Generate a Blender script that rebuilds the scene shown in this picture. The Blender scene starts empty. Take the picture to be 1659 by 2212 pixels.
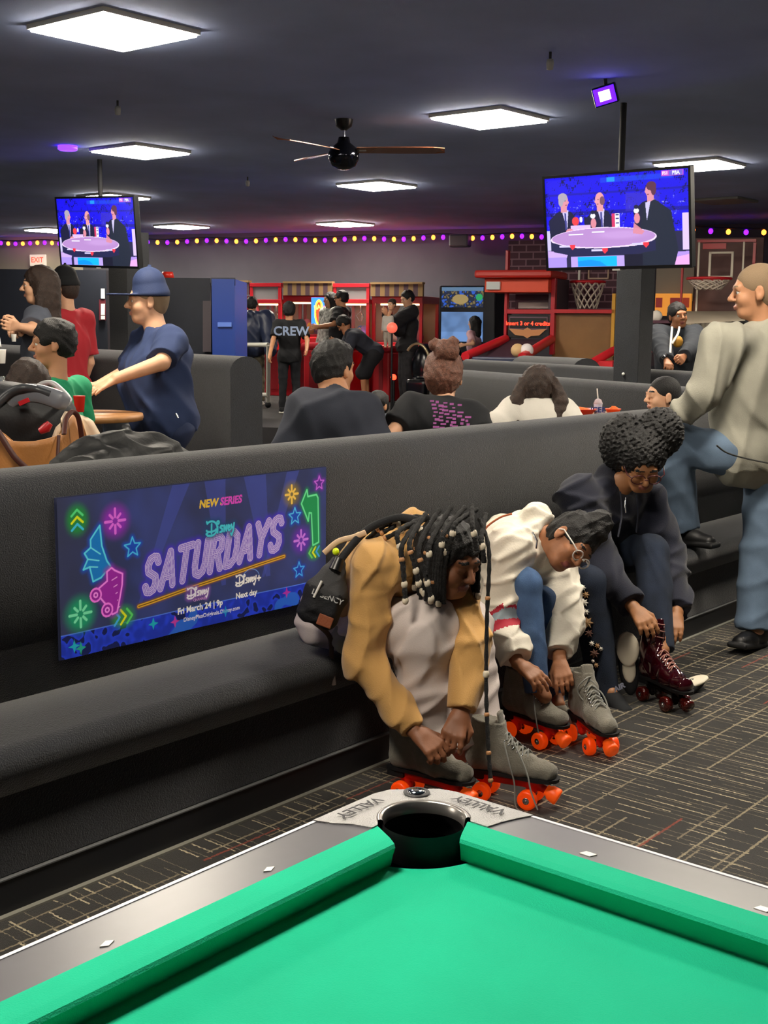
import bpy, math, random
import numpy as np
from mathutils import Vector, Matrix
SC = bpy.context.scene
COL = SC.collection
PI = math.pi

# ------------------------------------------------------------------ camera
FPX, YAW, PITCH, ROLL = 2702.4, 0.68852581, 0.14770568, -0.01091662
EYE = np.array([0.0, 0.0, 1.47])
_fw = np.array([math.cos(YAW)*math.cos(PITCH), math.sin(YAW)*math.cos(PITCH), -math.sin(PITCH)])
_rt = np.array([math.sin(YAW), -math.cos(YAW), 0.0])
_dn = np.cross(_fw, _rt)
VIEW = np.array([_rt*math.cos(ROLL)+_dn*math.sin(ROLL), -_rt*math.sin(ROLL)+_dn*math.cos(ROLL), _fw])
cam = bpy.data.cameras.new('camera'); co = bpy.data.objects.new('camera', cam); COL.objects.link(co)
_m = Matrix.Identity(4)
for _i in range(3):
    _m[_i][0] = VIEW[0][_i]; _m[_i][1] = -VIEW[1][_i]; _m[_i][2] = -VIEW[2][_i]; _m[_i][3] = EYE[_i]
co.matrix_world = _m
cam.sensor_fit = 'VERTICAL'; cam.sensor_height = 24.0; cam.lens = 24.0*FPX/2212; cam.clip_start = 0.05; cam.clip_end = 200
SC.camera = co
# ------------------------------------------------------------------ world, exposure
SC.view_settings.view_transform = 'Standard'
SC.view_settings.look = 'None'
SC.view_settings.gamma = 1.0
SC.view_settings.use_curve_mapping = False
SC.view_settings.exposure = 1.3
W = bpy.data.worlds.new('world'); SC.world = W; W.use_nodes = True
W.node_tree.nodes['Background'].inputs[0].default_value = (0.75, 0.85, 1.0, 1)
W.node_tree.nodes['Background'].inputs[1].default_value = 0.12
PANEL_POWER = 30.0          # glow of the ceiling panels

# ------------------------------------------------------------------ geometry of pixels to places
def ray(x, y): return np.array([(x-829.5)/FPX, (y-1106)/FPX, 1.0]) @ VIEW
def onz(x, y, z): d = ray(x, y); return EYE+(z-EYE[2])/d[2]*d
def ony(x, y, Y): d = ray(x, y); return EYE+Y/d[1]*d
def atd(x, y, D): return EYE+ray(x, y)*D
def nrm(v):
    v = np.asarray(v, float); return v/(np.linalg.norm(v)+1e-12)

# ------------------------------------------------------------------ materials
def lin(h):
    if isinstance(h, (tuple, list)): return tuple(h[:3])
    h = h.lstrip('#'); o = []
    for i in (0, 2, 4):
        c = int(h[i:i+2], 16)/255
        o.append(c/12.92 if c <= .04045 else ((c+.055)/1.055)**2.4)
    return tuple(o)
_mats = {}
def mat(name, hexc, rough=.7, metal=0., bump=0., bscale=60., var=0., vscale=12., sheen=0., emit=0., trans=0., coat=0., spec=.5, attr=False, ior=1.45, alpha=1.):
    if name in _mats: return _mats[name]
    m = bpy.data.materials.new(name); m.use_nodes = True; nt = m.node_tree; N = nt.nodes; L = nt.links
    b = N['Principled BSDF']; c = lin(hexc)
    b.inputs['Base Color'].default_value = (*c, 1); b.inputs['Roughness'].default_value = rough
    b.inputs['Metallic'].default_value = metal; b.inputs['Specular IOR Level'].default_value = spec
    if sheen: b.inputs['Sheen Weight'].default_value = sheen; b.inputs['Sheen Roughness'].default_value = .5
    if coat: b.inputs['Coat Weight'].default_value = coat; b.inputs['Coat Roughness'].default_value = .06
    if trans: b.inputs['Transmission Weight'].default_value = trans; b.inputs['IOR'].default_value = ior
    if alpha < 1: b.inputs['Alpha'].default_value = alpha
    src = None
    if attr:
        a = N.new('ShaderNodeAttribute'); a.attribute_name = 'print'; src = a.outputs['Color']
        L.new(src, b.inputs['Base Color'])
    tc = N.new('ShaderNodeTexCoord')
    if var:
        n = N.new('ShaderNodeTexNoise'); n.inputs['Scale'].default_value = vscale; n.inputs['Detail'].default_value = 4
        L.new(tc.outputs['Object'], n.inputs['Vector'])
        r = N.new('ShaderNodeMapRange'); r.inputs[1].default_value = .3; r.inputs[2].default_value = .7
        r.inputs[3].default_value = 1-var; r.inputs[4].default_value = 1+var
        L.new(n.outputs['Fac'], r.inputs[0])
        mx = N.new('ShaderNodeVectorMath'); mx.operation = 'SCALE'
        if src is not None: L.new(src, mx.inputs[0])
        else: mx.inputs[0].default_value = c
        L.new(r.outputs[0], mx.inputs['Scale']); L.new(mx.outputs[0], b.inputs['Base Color'])
    if bump:
        n = N.new('ShaderNodeTexNoise'); n.inputs['Scale'].default_value = bscale; n.inputs['Detail'].default_value = 3
        L.new(tc.outputs['Object'], n.inputs['Vector'])
        bp = N.new('ShaderNodeBump'); bp.inputs['Strength'].default_value = bump; bp.inputs['Distance'].default_value = .004
        L.new(n.outputs['Fac'], bp.inputs['Height']); L.new(bp.outputs[0], b.inputs['Normal'])
    if emit:
        b.inputs['Emission Strength'].default_value = emit
        if src is not None: L.new(src, b.inputs['Emission Color']); b.inputs['Base Color'].default_value = (0.01,)*3+(1,)
        else: b.inputs['Emission Color'].default_value = (*c, 1)
        if attr:
            for l in list(b.inputs['Base Color'].links): L.remove(l)
    _mats[name] = m
    return m

# ------------------------------------------------------------------ objects
def tag(o, label=None, cat=None, group=None, kind=None):
    if label: o['label'] = label
    if cat: o['category'] = cat
    if group: o['group'] = group
    if kind: o['kind'] = kind
    return o
def empty(name, loc, label=None, cat=None, group=None, kind=None, rz=0.):
    o = bpy.data.objects.new(name, None); COL.objects.link(o); o.empty_display_size = .1
    o.location = tuple(float(v) for v in loc); o.rotation_euler = (0, 0, rz)
    return tag(o, label, cat, group, kind)
def arr_mesh(name, V, F, mats, mi=None, smooth=True, cols=None):
    """V (n,3), F (m,k) arrays of one polygon size"""
    me = bpy.data.meshes.new(name)
    V = np.asarray(V, np.float32); F = np.asarray(F, np.int32); k = F.shape[1]
    me.vertices.add(len(V)); me.vertices.foreach_set('co', V.ravel())
    me.loops.add(F.size); me.loops.foreach_set('vertex_index', F.ravel())
    me.polygons.add(len(F)); me.polygons.foreach_set('loop_start', np.arange(0, F.size, k, dtype=np.int32))
    me.polygons.foreach_set('use_smooth', np.full(len(F), smooth))
    for m in mats: me.materials.append(m)
    if mi is not None: me.polygons.foreach_set('material_index', np.asarray(mi, np.int32))
    if cols is not None:
        a = me.color_attributes.new('print', 'FLOAT_COLOR', 'POINT')
        a.data.foreach_set('color', np.asarray(cols, np.float32).ravel())
    me.update(calc_edges=True); me.validate()
    return me
def link(name, me, parent=None, world=True, label=None):
    """mesh given in world space; parent keeps it there"""
    o = bpy.data.objects.new(name, me); COL.objects.link(o)
    if parent is not None:
        o.parent = parent
        if world: o.matrix_parent_inverse = wmat(parent).inverted()
    if label: o['label'] = label
    return o
def wmat(o):
    m = o.matrix_basis.copy()
    if o.parent: m = wmat(o.parent) @ o.matrix_parent_inverse @ m
    return m

class MB:
    """collects polygons, then links them as one mesh object"""
    def __init__(s): s.v = []; s.f = []; s.m = []; s.s = []
    def add(s, vs, fs, mi=0, smooth=False):
        o = len(s.v); s.v += [tuple(float(c) for c in v) for v in vs]
        for f in fs: s.f.append([i+o for i in f]); s.m.append(mi); s.s.append(smooth)
        return s
    def box(s, lo, hi, mi=0, R=None, c=None, bev=0.):
        x0, y0, z0 = lo; x1, y1, z1 = hi
        if bev <= 0:
            vs = [(x, y, z) for z in (z0, z1) for y in (y0, y1) for x in (x0, x1)]
            fs = [(0, 2, 3, 1), (4, 5, 7, 6), (0, 1, 5, 4), (2, 6, 7, 3), (0, 4, 6, 2), (1, 3, 7, 5)]
        else:
            bm_v = []; b = min(bev, (x1-x0)/2.01, (y1-y0)/2.01, (z1-z0)/2.01)
            cen = np.array([(x0+x1)/2, (y0+y1)/2, (z0+z1)/2]); hx = np.array([(x1-x0)/2, (y1-y0)/2, (z1-z0)/2])
            import bmesh
            bm = bmesh.new(); bmesh.ops.create_cube(bm, size=1)
            for v in bm.verts: v.co = Vector(cen+np.array(v.co)*2*hx)
            bmesh.ops.bevel(bm, geom=list(bm.edges), offset=b, segments=2, affect='EDGES', profile=.5)
            bm.verts.index_update()
            vs = [tuple(v.co) for v in bm.verts]; fs = [tuple(v.index for v in f.verts) for f in bm.faces]; bm.free()
        if R is not None:
            c = np.zeros(3) if c is None else np.asarray(c, float)
            vs = [tuple(c+np.asarray(R) @ np.array(v)) for v in vs]
        return s.add(vs, fs, mi)
    def prism(s, poly, z0, z1, mi=0, mi_side=None, smooth=False):
        n = len(poly); a = sum(poly[i][0]*poly[(i+1) % n][1]-poly[(i+1) % n][0]*poly[i][1] for i in range(n))
        if a < 0: poly = poly[::-1]
        vs = [(x, y, z0) for x, y in poly]+[(x, y, z1) for x, y in poly]
        s.add(vs, [tuple(range(n, 2*n)), tuple(range(n-1, -1, -1))], mi)
        return s.add(vs, [(i, (i+1) % n, n+(i+1) % n, n+i) for i in range(n)], mi if mi_side is None else mi_side, smooth)
    def sweep(s, prof, p0, p1, up=(0, 0, 1), mi=0, smooth=False, caps=True):
        """profile (u,w) swept from p0 to p1: u along the side axis, w along up"""
        p0 = np.asarray(p0, float); p1 = np.asarray(p1, float); d = nrm(p1-p0); up = np.asarray(up, float)
        side = nrm(np.cross(d, up)); n = len(prof)
        vs = [p0+side*u+up*w for u, w in prof]+[p1+side*u+up*w for u, w in prof]
        s.add(vs, [(i, (i+1) % n, n+(i+1) % n, n+i) for i in range(n)], mi, smooth)
        if caps: s.add(vs, [tuple(range(n-1, -1, -1)), tuple(range(n, 2*n))], mi)
        return s
    def tube(s, pts, r, n=8, mi=0, caps=True, flat=None):
        pts = [np.asarray(p, float) for p in pts]; k = len(pts)
        rs = [r]*k if np.isscalar(r) else r
        ref = np.array([0, 0, 1.]); vs = []
        for i, p in enumerate(pts):
            t = nrm(pts[min(i+1, k-1)]-pts[max(i-1, 0)])
            if flat is not None: ref = np.asarray(flat, float)
            a = np.cross(t, ref)
            if np.linalg.norm(a) < .05: a = np.cross(t, [1., 0, 0])
            a = nrm(a); b = np.cross(t, a); ref = -b if flat is None else ref
            fl = .35 if flat is not None else 1.
            for j in range(n):
                g = 2*PI*j/n; vs.append(p+(a*math.cos(g)+b*math.sin(g)*fl)*rs[i])
        fs = [(i*n+j, i*n+(j+1) % n, (i+1)*n+(j+1) % n, (i+1)*n+j) for i in range(k-1) for j in range(n)]
        s.add(vs, fs, mi, True)
        if caps: s.add(vs, [tuple(range(n-1, -1, -1)), tuple((k-1)*n+j for j in range(n))], mi)
        return s
    def cyl(s, p0, p1, r0, r1=None, n=20, mi=0):
        return s.tube([p0, p1], [r0, r0 if r1 is None else r1], n, mi)
    def lathe(s, prof, c=(0, 0, 0), axis=(0, 0, 1), n=24, mi=0):
        """prof: (radius, height) pairs"""
        ax = nrm(axis); a = nrm(np.cross(ax, [1, 0, 0] if abs(ax[0]) < .9 else [0, 1, 0])); b = np.cross(ax, a); c = np.asarray(c, float)
        k = len(prof)
        vs = [c+ax*h+(a*math.cos(2*PI*j/n)+b*math.sin(2*PI*j/n))*max(r, 1e-5) for r, h in prof for j in range(n)]
        return s.add(vs, [(i*n+j, i*n+(j+1) % n, (i+1)*n+(j+1) % n, (i+1)*n+j) for i in range(k-1) for j in range(n)], mi, True)
    def ball(s, c, r, mi=0, n=12, sc=(1, 1, 1)):
        c = np.asarray(c, float); k = n//2
        prof = [(math.sin(PI*i/k)*r, -math.cos(PI*i/k)*r) for i in range(k+1)]
        vs = [c+np.array([math.cos(2*PI*j/n)*q*sc[0], math.sin(2*PI*j/n)*q*sc[1], h*sc[2]]) for q, h in prof for j in range(n)]
        return s.add(vs, [(i*n+j, i*n+(j+1) % n, (i+1)*n+(j+1) % n, (i+1)*n+j) for i in range(k) for j in range(n)], mi, True)
    def build(s, name, mats, parent=None, label=None, world=True):
        if not isinstance(mats, (list, tuple)): mats = [mats]
        me = bpy.data.meshes.new(name); me.from_pydata(s.v, [], s.f)
        for m in mats: me.materials.append(m)
        me.polygons.foreach_set('material_index', s.m); me.polygons.foreach_set('use_smooth', s.s)
        import bmesh
        bm = bmesh.new(); bm.from_mesh(me); bmesh.ops.recalc_face_normals(bm, faces=bm.faces[:]); bm.to_mesh(me); bm.free()
        me.update()
        return link(name, me, parent, world, label)

def text_geo(txt, size, bold=0., shear=0., spacing=1.):
    c = bpy.data.curves.new('t', 'FONT'); c.body = txt; c.size = size; c.offset = bold; c.shear = shear; c.space_character = spacing
    c.align_x = 'CENTER'; c.align_y = 'CENTER'; c.resolution_u = 3
    o = bpy.data.objects.new('t', c); COL.objects.link(o)
    dg = bpy.context.evaluated_depsgraph_get(); me = bpy.data.meshes.new_from_object(o.evaluated_get(dg)); me.calc_loop_triangles()
    V = np.array([v.co[:2] for v in me.vertices]) if len(me.vertices) else np.zeros((0, 2)); T = [tuple(t.vertices) for t in me.loop_triangles]
    bpy.data.objects.remove(o); bpy.data.curves.remove(c); bpy.data.meshes.remove(me)
    return V, T
def lettering(txt, size, c, u, v, m, parent, bold=0., shear=0., lift=.0, name='lettering', spacing=1., thick=.0006):
    """letters lying in the plane of unit vectors u (reading direction) and v (up), centred on c"""
    V, T = text_geo(txt, size, bold, shear, spacing); u = nrm(u); v = nrm(v); n = np.cross(u, v); c = np.asarray(c, float)+n*lift
    b = MB(); b.add([c+u*p[0]+v*p[1]+n*thick for p in V], T)
    me = bpy.data.meshes.new(name); me.from_pydata(b.v, [], b.f); me.materials.append(m); me.update()
    return link(name, me, parent)

# ------------------------------------------------------------------ soft bodies from blended primitives
class Sdf:
    def __init__(s, k=.02): s.p = []; s.k = k
    def _add(s, fn, lo, hi, m, k, op): s.p.append((fn, np.asarray(lo, float), np.asarray(hi, float), m, s.k if k is None else k, op)); return s
    def cone(s, a, b, ra, rb=None, m=0, k=None, op='u', flat=None, fs=1., cap=False, cap0=False):
        a = np.asarray(a, np.float32); b = np.asarray(b, np.float32); rb = ra if rb is None else rb
        ba = b-a; L2 = max(float(ba @ ba), 1e-9); d = ba/math.sqrt(L2)
        fl = None if flat is None else nrm(flat).astype(np.float32)
        def fn(P):
            q = P-a
            h = np.clip((q @ ba)/L2, 0, 1)
            w = q-h[..., None]*ba
            if fl is not None:
                t = w @ fl; w = w-(t*(1-1/fs))[..., None]*fl
            r = np.sqrt((w*w).sum(-1))-(ra+(rb-ra)*h)
            if cap: r = np.maximum(r, (P-b) @ d)
            if cap0: r = np.maximum(r, (a-P) @ d)
            return r
        R = max(ra, rb)*max(1, fs)
        return s._add(fn, np.minimum(a, b)-R, np.maximum(a, b)+R, m, k, op)
    def ell(s, c, r, R=None, m=0, k=None, op='u'):
        c = np.asarray(c, np.float32); r = np.asarray(r, np.float32); R = np.eye(3, dtype=np.float32) if R is None else np.asarray(R, np.float32)
        def fn(P):
            q = (P-c) @ R
            k0 = np.sqrt(((q/r)**2).sum(-1)); k1 = np.sqrt(((q/(r*r))**2).sum(-1))+1e-9
            return k0*(k0-1)/k1
        e = np.abs(R) @ r
        return s._add(fn, c-e, c+e, m, k, op)
    def box(s, c, h, R=None, rad=.01, m=0, k=None, op='u'):
        c = np.asarray(c, np.float32); h = np.asarray(h, np.float32); R = np.eye(3, dtype=np.float32) if R is None else np.asarray(R, np.float32)
        def fn(P):
            q = np.abs((P-c) @ R)-(h-rad)
            return np.sqrt((np.maximum(q, 0)**2).sum(-1))+np.minimum(q.max(-1), 0)-rad
        e = np.abs(R) @ h
        return s._add(fn, c-e, c+e, m, k, op)
    def mesh(s, name, mats, res, parent=None, disp=None, label=None, zmin=None):
        us = [q for q in s.p if q[5] == 'u']
        lo = np.min([q[1] for q in us], 0)-3*res-.01; hi = np.max([q[2] for q in us], 0)+3*res+.01
        n = np.ceil((hi-lo)/res).astype(int)+1
        D = np.full(n, .2, np.float32); B = np.full(n, 9., np.float32); Lb = np.zeros(n, np.uint8)
        ax = [(lo[i]+np.arange(n[i])*res).astype(np.float32) for i in range(3)]
        for fn, a, b, m, k, op in s.p:
            g = (k+2.5*res) if op == 'u' else res
            i0 = np.clip(np.floor((a-g-lo)/res).astype(int), 0, n-1); i1 = np.clip(np.ceil((b+g-lo)/res).astype(int)+1, 1, n)
            if (i1 <= i0).any(): continue
            sl = tuple(slice(i0[i], i1[i]) for i in range(3))
            P = np.stack(np.meshgrid(*[ax[i][sl[i]] for i in range(3)], indexing='ij'), -1)
            d = fn(P).astype(np.float32); cur = D[sl]
            if op == 'u':
                h = np.maximum(k-np.abs(cur-d), 0)/max(k, 1e-6)
                D[sl] = np.minimum(cur, d)-h*h*k*.25
                u = d < B[sl]; B[sl] = np.where(u, d, B[sl]); Lb[sl] = np.where(u, m, Lb[sl])
            elif op == 's':
                h = np.maximum(k-np.abs(cur+d), 0)/max(k, 1e-6)
                D[sl] = np.maximum(cur, -d)+h*h*k*.25
            elif op == 'p':          # paint only
                u = (d < 0); Lb[sl] = np.where(u, m, Lb[sl])
        if disp is not None:
            I = np.argwhere(np.abs(D) < .035)
            D[tuple(I.T)] += disp((lo+I*res).astype(np.float32)).astype(np.float32)
        if zmin is not None:
            zz = ax[2][None, None, :]; D = np.maximum(D, zmin-zz)
        S = D < 0; S[0] = S[-1] = False; S[:, 0] = S[:, -1] = False; S[:, :, 0] = S[:, :, -1] = False
        D = np.where(S, np.minimum(D, -1e-6), np.maximum(D, 1e-6))
        cnt = np.zeros(n-1, np.uint8)
        for dx in (0, 1):
            for dy in (0, 1):
                for dz in (0, 1): cnt += S[dx:n[0]-1+dx, dy:n[1]-1+dy, dz:n[2]-1+dz]
        mixed = (cnt > 0) & (cnt < 8); C = np.argwhere(mixed)
        vid = np.full(n-1, -1, np.int32); vid[tuple(C.T)] = np.arange(len(C))
        acc = np.zeros((len(C), 3)); w = np.zeros(len(C))
        cs = [(x, y, z) for x in (0, 1) for y in (0, 1) for z in (0, 1)]
        val = {c: D[C[:, 0]+c[0], C[:, 1]+c[1], C[:, 2]+c[2]] for c in cs}
        for c in cs:
            for a in range(3):
                if c[a]: continue
                e = list(c); e[a] = 1; e = tuple(e); A = val[c]; Bv = val[e]; x = (A < 0) != (Bv < 0)
                t = np.where(x, A/np.where(x, A-Bv, 1), 0); p = np.tile(np.array(c, float), (len(C), 1)); p[:, a] = t
                acc += p*x[:, None]; w += x
        V = lo+(C+acc/w[:, None])*res
        Fs = []; Ms = []
        for a in range(3):
            sa = [slice(None)]*3; sb = [slice(None)]*3; sa[a] = slice(0, -1); sb[a] = slice(1, None)
            A = S[tuple(sa)]; Bs = S[tuple(sb)]; E = np.argwhere(A != Bs); o1 = (a+1) % 3; o2 = (a+2) % 3
            E = E[(E[:, o1] > 0) & (E[:, o2] > 0)]
            ins = A[tuple(E.T)]
            def vv(d1, d2):
                q = E.copy(); q[:, o1] -= d1; q[:, o2] -= d2; return vid[tuple(q.T)]
            f = np.stack([vv(1, 1), vv(0, 1), vv(0, 0), vv(1, 0)], 1)
            f[~ins] = f[~ins][:, ::-1]; Fs.append(f)
            q = E.copy(); q[:, a] += (~ins).astype(int); Ms.append(Lb[tuple(q.T)])
        F = np.concatenate(Fs); Mi = np.concatenate(Ms); ok = (F >= 0).all(1)
        me = arr_mesh(name, V, F[ok], mats if isinstance(mats, (list, tuple)) else [mats], Mi[ok])
        return link(name, me, parent, True, label)

def folds(amp, freq, seed, axis=None):
    """cloth creases as a displacement of the surface"""
    r = np.random.RandomState(seed); K = r.normal(size=(7, 3)); K /= np.linalg.norm(K, axis=1)[:, None]
    if axis is not None: K = K-.75*(K @ nrm(axis))[:, None]*nrm(axis) if axis is not None else K
    ph = r.uniform(0, 6.28, 7)
    def f(P):
        w = np.sin(P @ K[5]*freq*.4+ph[5])*1.3; w2 = np.sin(P @ K[6]*freq*.5+ph[6])*1.2; g = .5+.5*np.sin(P @ K[4]*freq*.3+ph[4]+w2)
        a = 0
        for i in range(4):
            n = np.sin(P @ K[i]*freq*(.5+.22*i)+ph[i]+(w if i % 2 else w2)); m = g if i % 2 else 1-g
            a = a+np.exp(-4.5*n*n)*(.35+m)
        return amp*(.75-a*.75)
    return f

# ================================================================== SETTING
BOOTH = mat('charcoal_carpet', '#11151d', .95, bump=.9, bscale=260, var=.28, vscale=7, sheen=.3)
BOOTH_D = mat('dark_carpet', '#13161c', .95, bump=.6, bscale=200, var=.2, vscale=5, sheen=.2)
CEIL = mat('ceiling_paint', '#9aabd8', .85, bump=.3, bscale=180, var=.1, vscale=1.3)
WALLP = mat('wall_paint', '#57565f', .85, var=.08, vscale=2)
WALLPALE = mat('wall_pale', '#b9b29c', .8)
BLACK = mat('black_plastic', '#0c0d10', .35)
BLACKM = mat('black_matte', '#101216', .8)
WHITE = mat('white_plastic', '#e8e6df', .4)
STEEL = mat('steel', '#c8c8cc', .22, metal=1.)
CHROME = mat('chrome', '#dedee2', .08, metal=1.)
RED = mat('red_enamel', '#c2202a', .35)
ORANGE = mat('orange_panel', '#e2451c', .45)

def carpet():
    m = bpy.data.materials.new('patterned_carpet'); m.use_nodes = True; nt = m.node_tree; N = nt.nodes; L = nt.links
    b = N['Principled BSDF']; b.inputs['Roughness'].default_value = .95; b.inputs['Sheen Weight'].default_value = .15
    tc = N.new('ShaderNodeTexCoord'); sp = N.new('ShaderNodeSeparateXYZ'); L.new(tc.outputs['Object'], sp.inputs[0])
    def M(op, a, c=None, d=None):
        n = N.new('ShaderNodeMath'); n.operation = op
        for i, x in enumerate((a, c, d)):
            if x is None: continue
            if isinstance(x, (int, float)): n.inputs[i].default_value = x
            else: L.new(x, n.inputs[i])
        return n.outputs[0]
    nz = N.new('ShaderNodeTexNoise'); nz.inputs['Scale'].default_value = 90; nz.inputs['Detail'].default_value = 2; L.new(tc.outputs['Object'], nz.inputs['Vector'])
    jit = M('MULTIPLY', M('SUBTRACT', nz.outputs['Fac'], .5), .012)
    def layer(u, v, w, Ls, t, thr, seed):
        v2 = M('DIVIDE', M('ADD', v, jit), w); row = M('FLOOR', v2); fr = M('SUBTRACT', v2, row)
        line = M('LESS_THAN', M('ABSOLUTE', M('SUBTRACT', fr, .5)), t)
        wn = N.new('ShaderNodeTexWhiteNoise'); wn.noise_dimensions = '1D'; L.new(M('ADD', row, seed), wn.inputs['W'])
        us = M('ADD', M('DIVIDE', u, Ls), M('MULTIPLY', wn.outputs['Value'], 17.)); seg = M('FLOOR', us)
        w2 = N.new('ShaderNodeTexWhiteNoise'); w2.noise_dimensions = '2D'; cb = N.new('ShaderNodeCombineXYZ')
        L.new(row, cb.inputs[0]); L.new(seg, cb.inputs[1]); L.new(cb.outputs[0], w2.inputs['Vector'])
        return M('MULTIPLY', line, M('LESS_THAN', w2.outputs['Value'], thr)), w2.outputs['Value']
    x, y = sp.outputs[0], sp.outputs[1]
    cur = None
    base = N.new('ShaderNodeMix'); base.data_type = 'RGBA'
    n2 = N.new('ShaderNodeTexNoise'); n2.inputs['Scale'].default_value = 9; n2.inputs['Detail'].default_value = 5; L.new(tc.outputs['Object'], n2.inputs['Vector'])
    L.new(n2.outputs['Fac'], base.inputs[0]); base.inputs[6].default_value = (*lin('#181716'), 1); base.inputs[7].default_value = (*lin('#2a2724'), 1)
    cur = base.outputs[2]
    for (u, v, w, Ls, t, thr, sd, hx) in [(y, x, .031, .17, .045, .55, 3, '#857b64'), (y, x, .047, .12, .05, .5, 41, '#c4b696'),
                                          (x, y, .128, .55, .03, .62, 7, '#9a8e73'), (x, y, .083, .34, .04, .3, 77, '#8a7e66'), (x, y, .29, .3, .014, .16, 5, '#8e3a26')]:
        k, _ = layer(u, v, w, Ls, t, thr, sd)
        mx = N.new('ShaderNodeMix'); mx.data_type = 'RGBA'; L.new(M('MULTIPLY', k, M('ADD', M('MULTIPLY', nz.outputs['Fac'], .9), .3)), mx.inputs[0])
        L.new(cur, mx.inputs[6]); mx.inputs[7].default_value = (*lin(hx), 1); cur = mx.outputs[2]
    L.new(cur, b.inputs['Base Color'])
    bp = N.new('ShaderNodeBump'); bp.inputs['Strength'].default_value = .7; bp.inputs['Distance'].default_value = .003
    n3 = N.new('ShaderNodeTexNoise'); n3.inputs['Scale'].default_value = 420; L.new(tc.outputs['Object'], n3.inputs['Vector'])
    L.new(n3.outputs['Fac'], bp.inputs['Height']); L.new(bp.outputs[0], b.inputs['Normal'])
    return m
def plain(name, lo, hi, m, kind='structure'):
    return tag(MB().box(lo, hi).build(name, m), kind=kind)
plain('floor', (-6, -6, -.1), (24, 28, 0), carpet())
DECK = mat('deck_carpet', '#2c2b2c', .95, bump=.5, bscale=300, var=.25, vscale=3)
LZ = .35                                       # raised arcade deck
MB_ = MB(); MB_.prism([(7.6, 13.5), (13.2, 4.0), (23, 0.5), (23, 27), (4, 27), (4, 17)], 0.002, LZ); tag(MB_.build('floor_raised', DECK), kind='structure')
tag(plain('ceiling', (-6, -6, 3.0), (24, 28, 3.1), CEIL))
# the back wall runs slantwise behind the arcade machines
WA = np.array([13.2, 21.66]); WD = nrm([4.0, -12.1]); WN = np.array([-WD[1], WD[0]])*-1
if WN @ (-WA) < 0: WN = -WN                     # towards the room
def wpt(s, o=0., z=0.): p = WA+WD*s+WN*o; return np.array([p[0], p[1], z])
def wall_seg(name, s0, s1, m, z0=0., z1=3.0, th=.2):
    a, b, c, d = wpt(s0), wpt(s1), wpt(s1, -th), wpt(s0, -th)
    return tag(MB().prism([p[:2] for p in (a, b, c, d)], z0, z1).build(name, m), kind='structure')
S_PALE = 3.1
wall_seg('wall_back', S_PALE, 26, WALLP); wall_seg('wall_left', -6, S_PALE, WALLPALE)
plain('wall_right', (-6, -6.2, 0), (24, -6, 3.0), WALLP)
plain('wall_behind', (-6.2, -6, 0), (-6, 28, 3.0), WALLP)

# ------------------------------------------------------------------ ceiling panels
GLOW = mat('panel_glow', '#fff3e0', .5, emit=PANEL_POWER)
PANFR = mat('panel_frame', '#d8d4c8', .4)
def panel(c, name_label, s=.61):
    t = empty('ceiling_light', (c[0], c[1], 3.0), name_label, 'ceiling light', 'square ceiling light panels')
    h = s/2
    f = MB()
    for a, b_ in (((-h-.012, -h-.012), (h+.012, -h)), ((-h-.012, h), (h+.012, h+.012)), ((-h-.012, -h), (-h, h)), ((h, -h), (h+.012, h))):
        f.box((c[0]+a[0], c[1]+a[1], 2.975), (c[0]+b_[0], c[1]+b_[1], 3.0))
    f.build('frame', PANFR, t)
    MB().box((c[0]-h, c[1]-h, 2.962), (c[0]+h, c[1]+h, 2.999), bev=.006).build('diffuser', GLOW, t)
    return t
for c, lb in [((4.37, 5.46), 'large square ceiling light at the top left corner of the photo'),
              ((7.8, 5.46), 'square ceiling light right of the ceiling fan, above the right television'),
              ((7.47, 9.0), 'square ceiling light on the left beside the small purple lamp'),
              ((10.75, 9.0), 'square ceiling light just below the ceiling fan'),
              ((11.1, 5.38), 'square ceiling light partly behind the top right corner of the right television'),
              ((14.5, 12.75), 'small distant ceiling light in the middle above the string of bulbs'),
              ((13.5, 15.3), 'distant ceiling light right of the left television'),
              ((12.85, 17.8), 'distant ceiling light left of the left television'),
              ((9.95, 12.5), 'ceiling light peeking over the top edge of the left television'),
              ((14.6, 21.2), 'farthest ceiling light over the exit sign at far left')]:
    panel(c, lb)
for x, y, w_ in ((.95, 1.8, 'right above the pool table'), (7.7, 1.8, 'beyond the grey hoodie man'), (4.37, 1.8, 'in front of the skaters'), (-2.4, 5.46, 'far left of the bench')):
    panel((x, y), 'square ceiling light outside the photo, '+w_)
panel((.95, 5.46), 'square ceiling light outside the photo, left of the banner')
panel((11.1, 1.8), 'square ceiling light outside the photo, far right')
# unlit panel to the right
b_ = MB(); cU = onz(1565, 431, 3.0); b_.box((cU[0]-.3, cU[1]-.3, 2.97), (cU[0]+.3, cU[1]+.3, 3.0), bev=.01)
tag(b_.build('ceiling_vent', mat('vent_grey', '#8c8a84', .6)), 'pale unlit ceiling panel right of the right television', 'vent')

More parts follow.
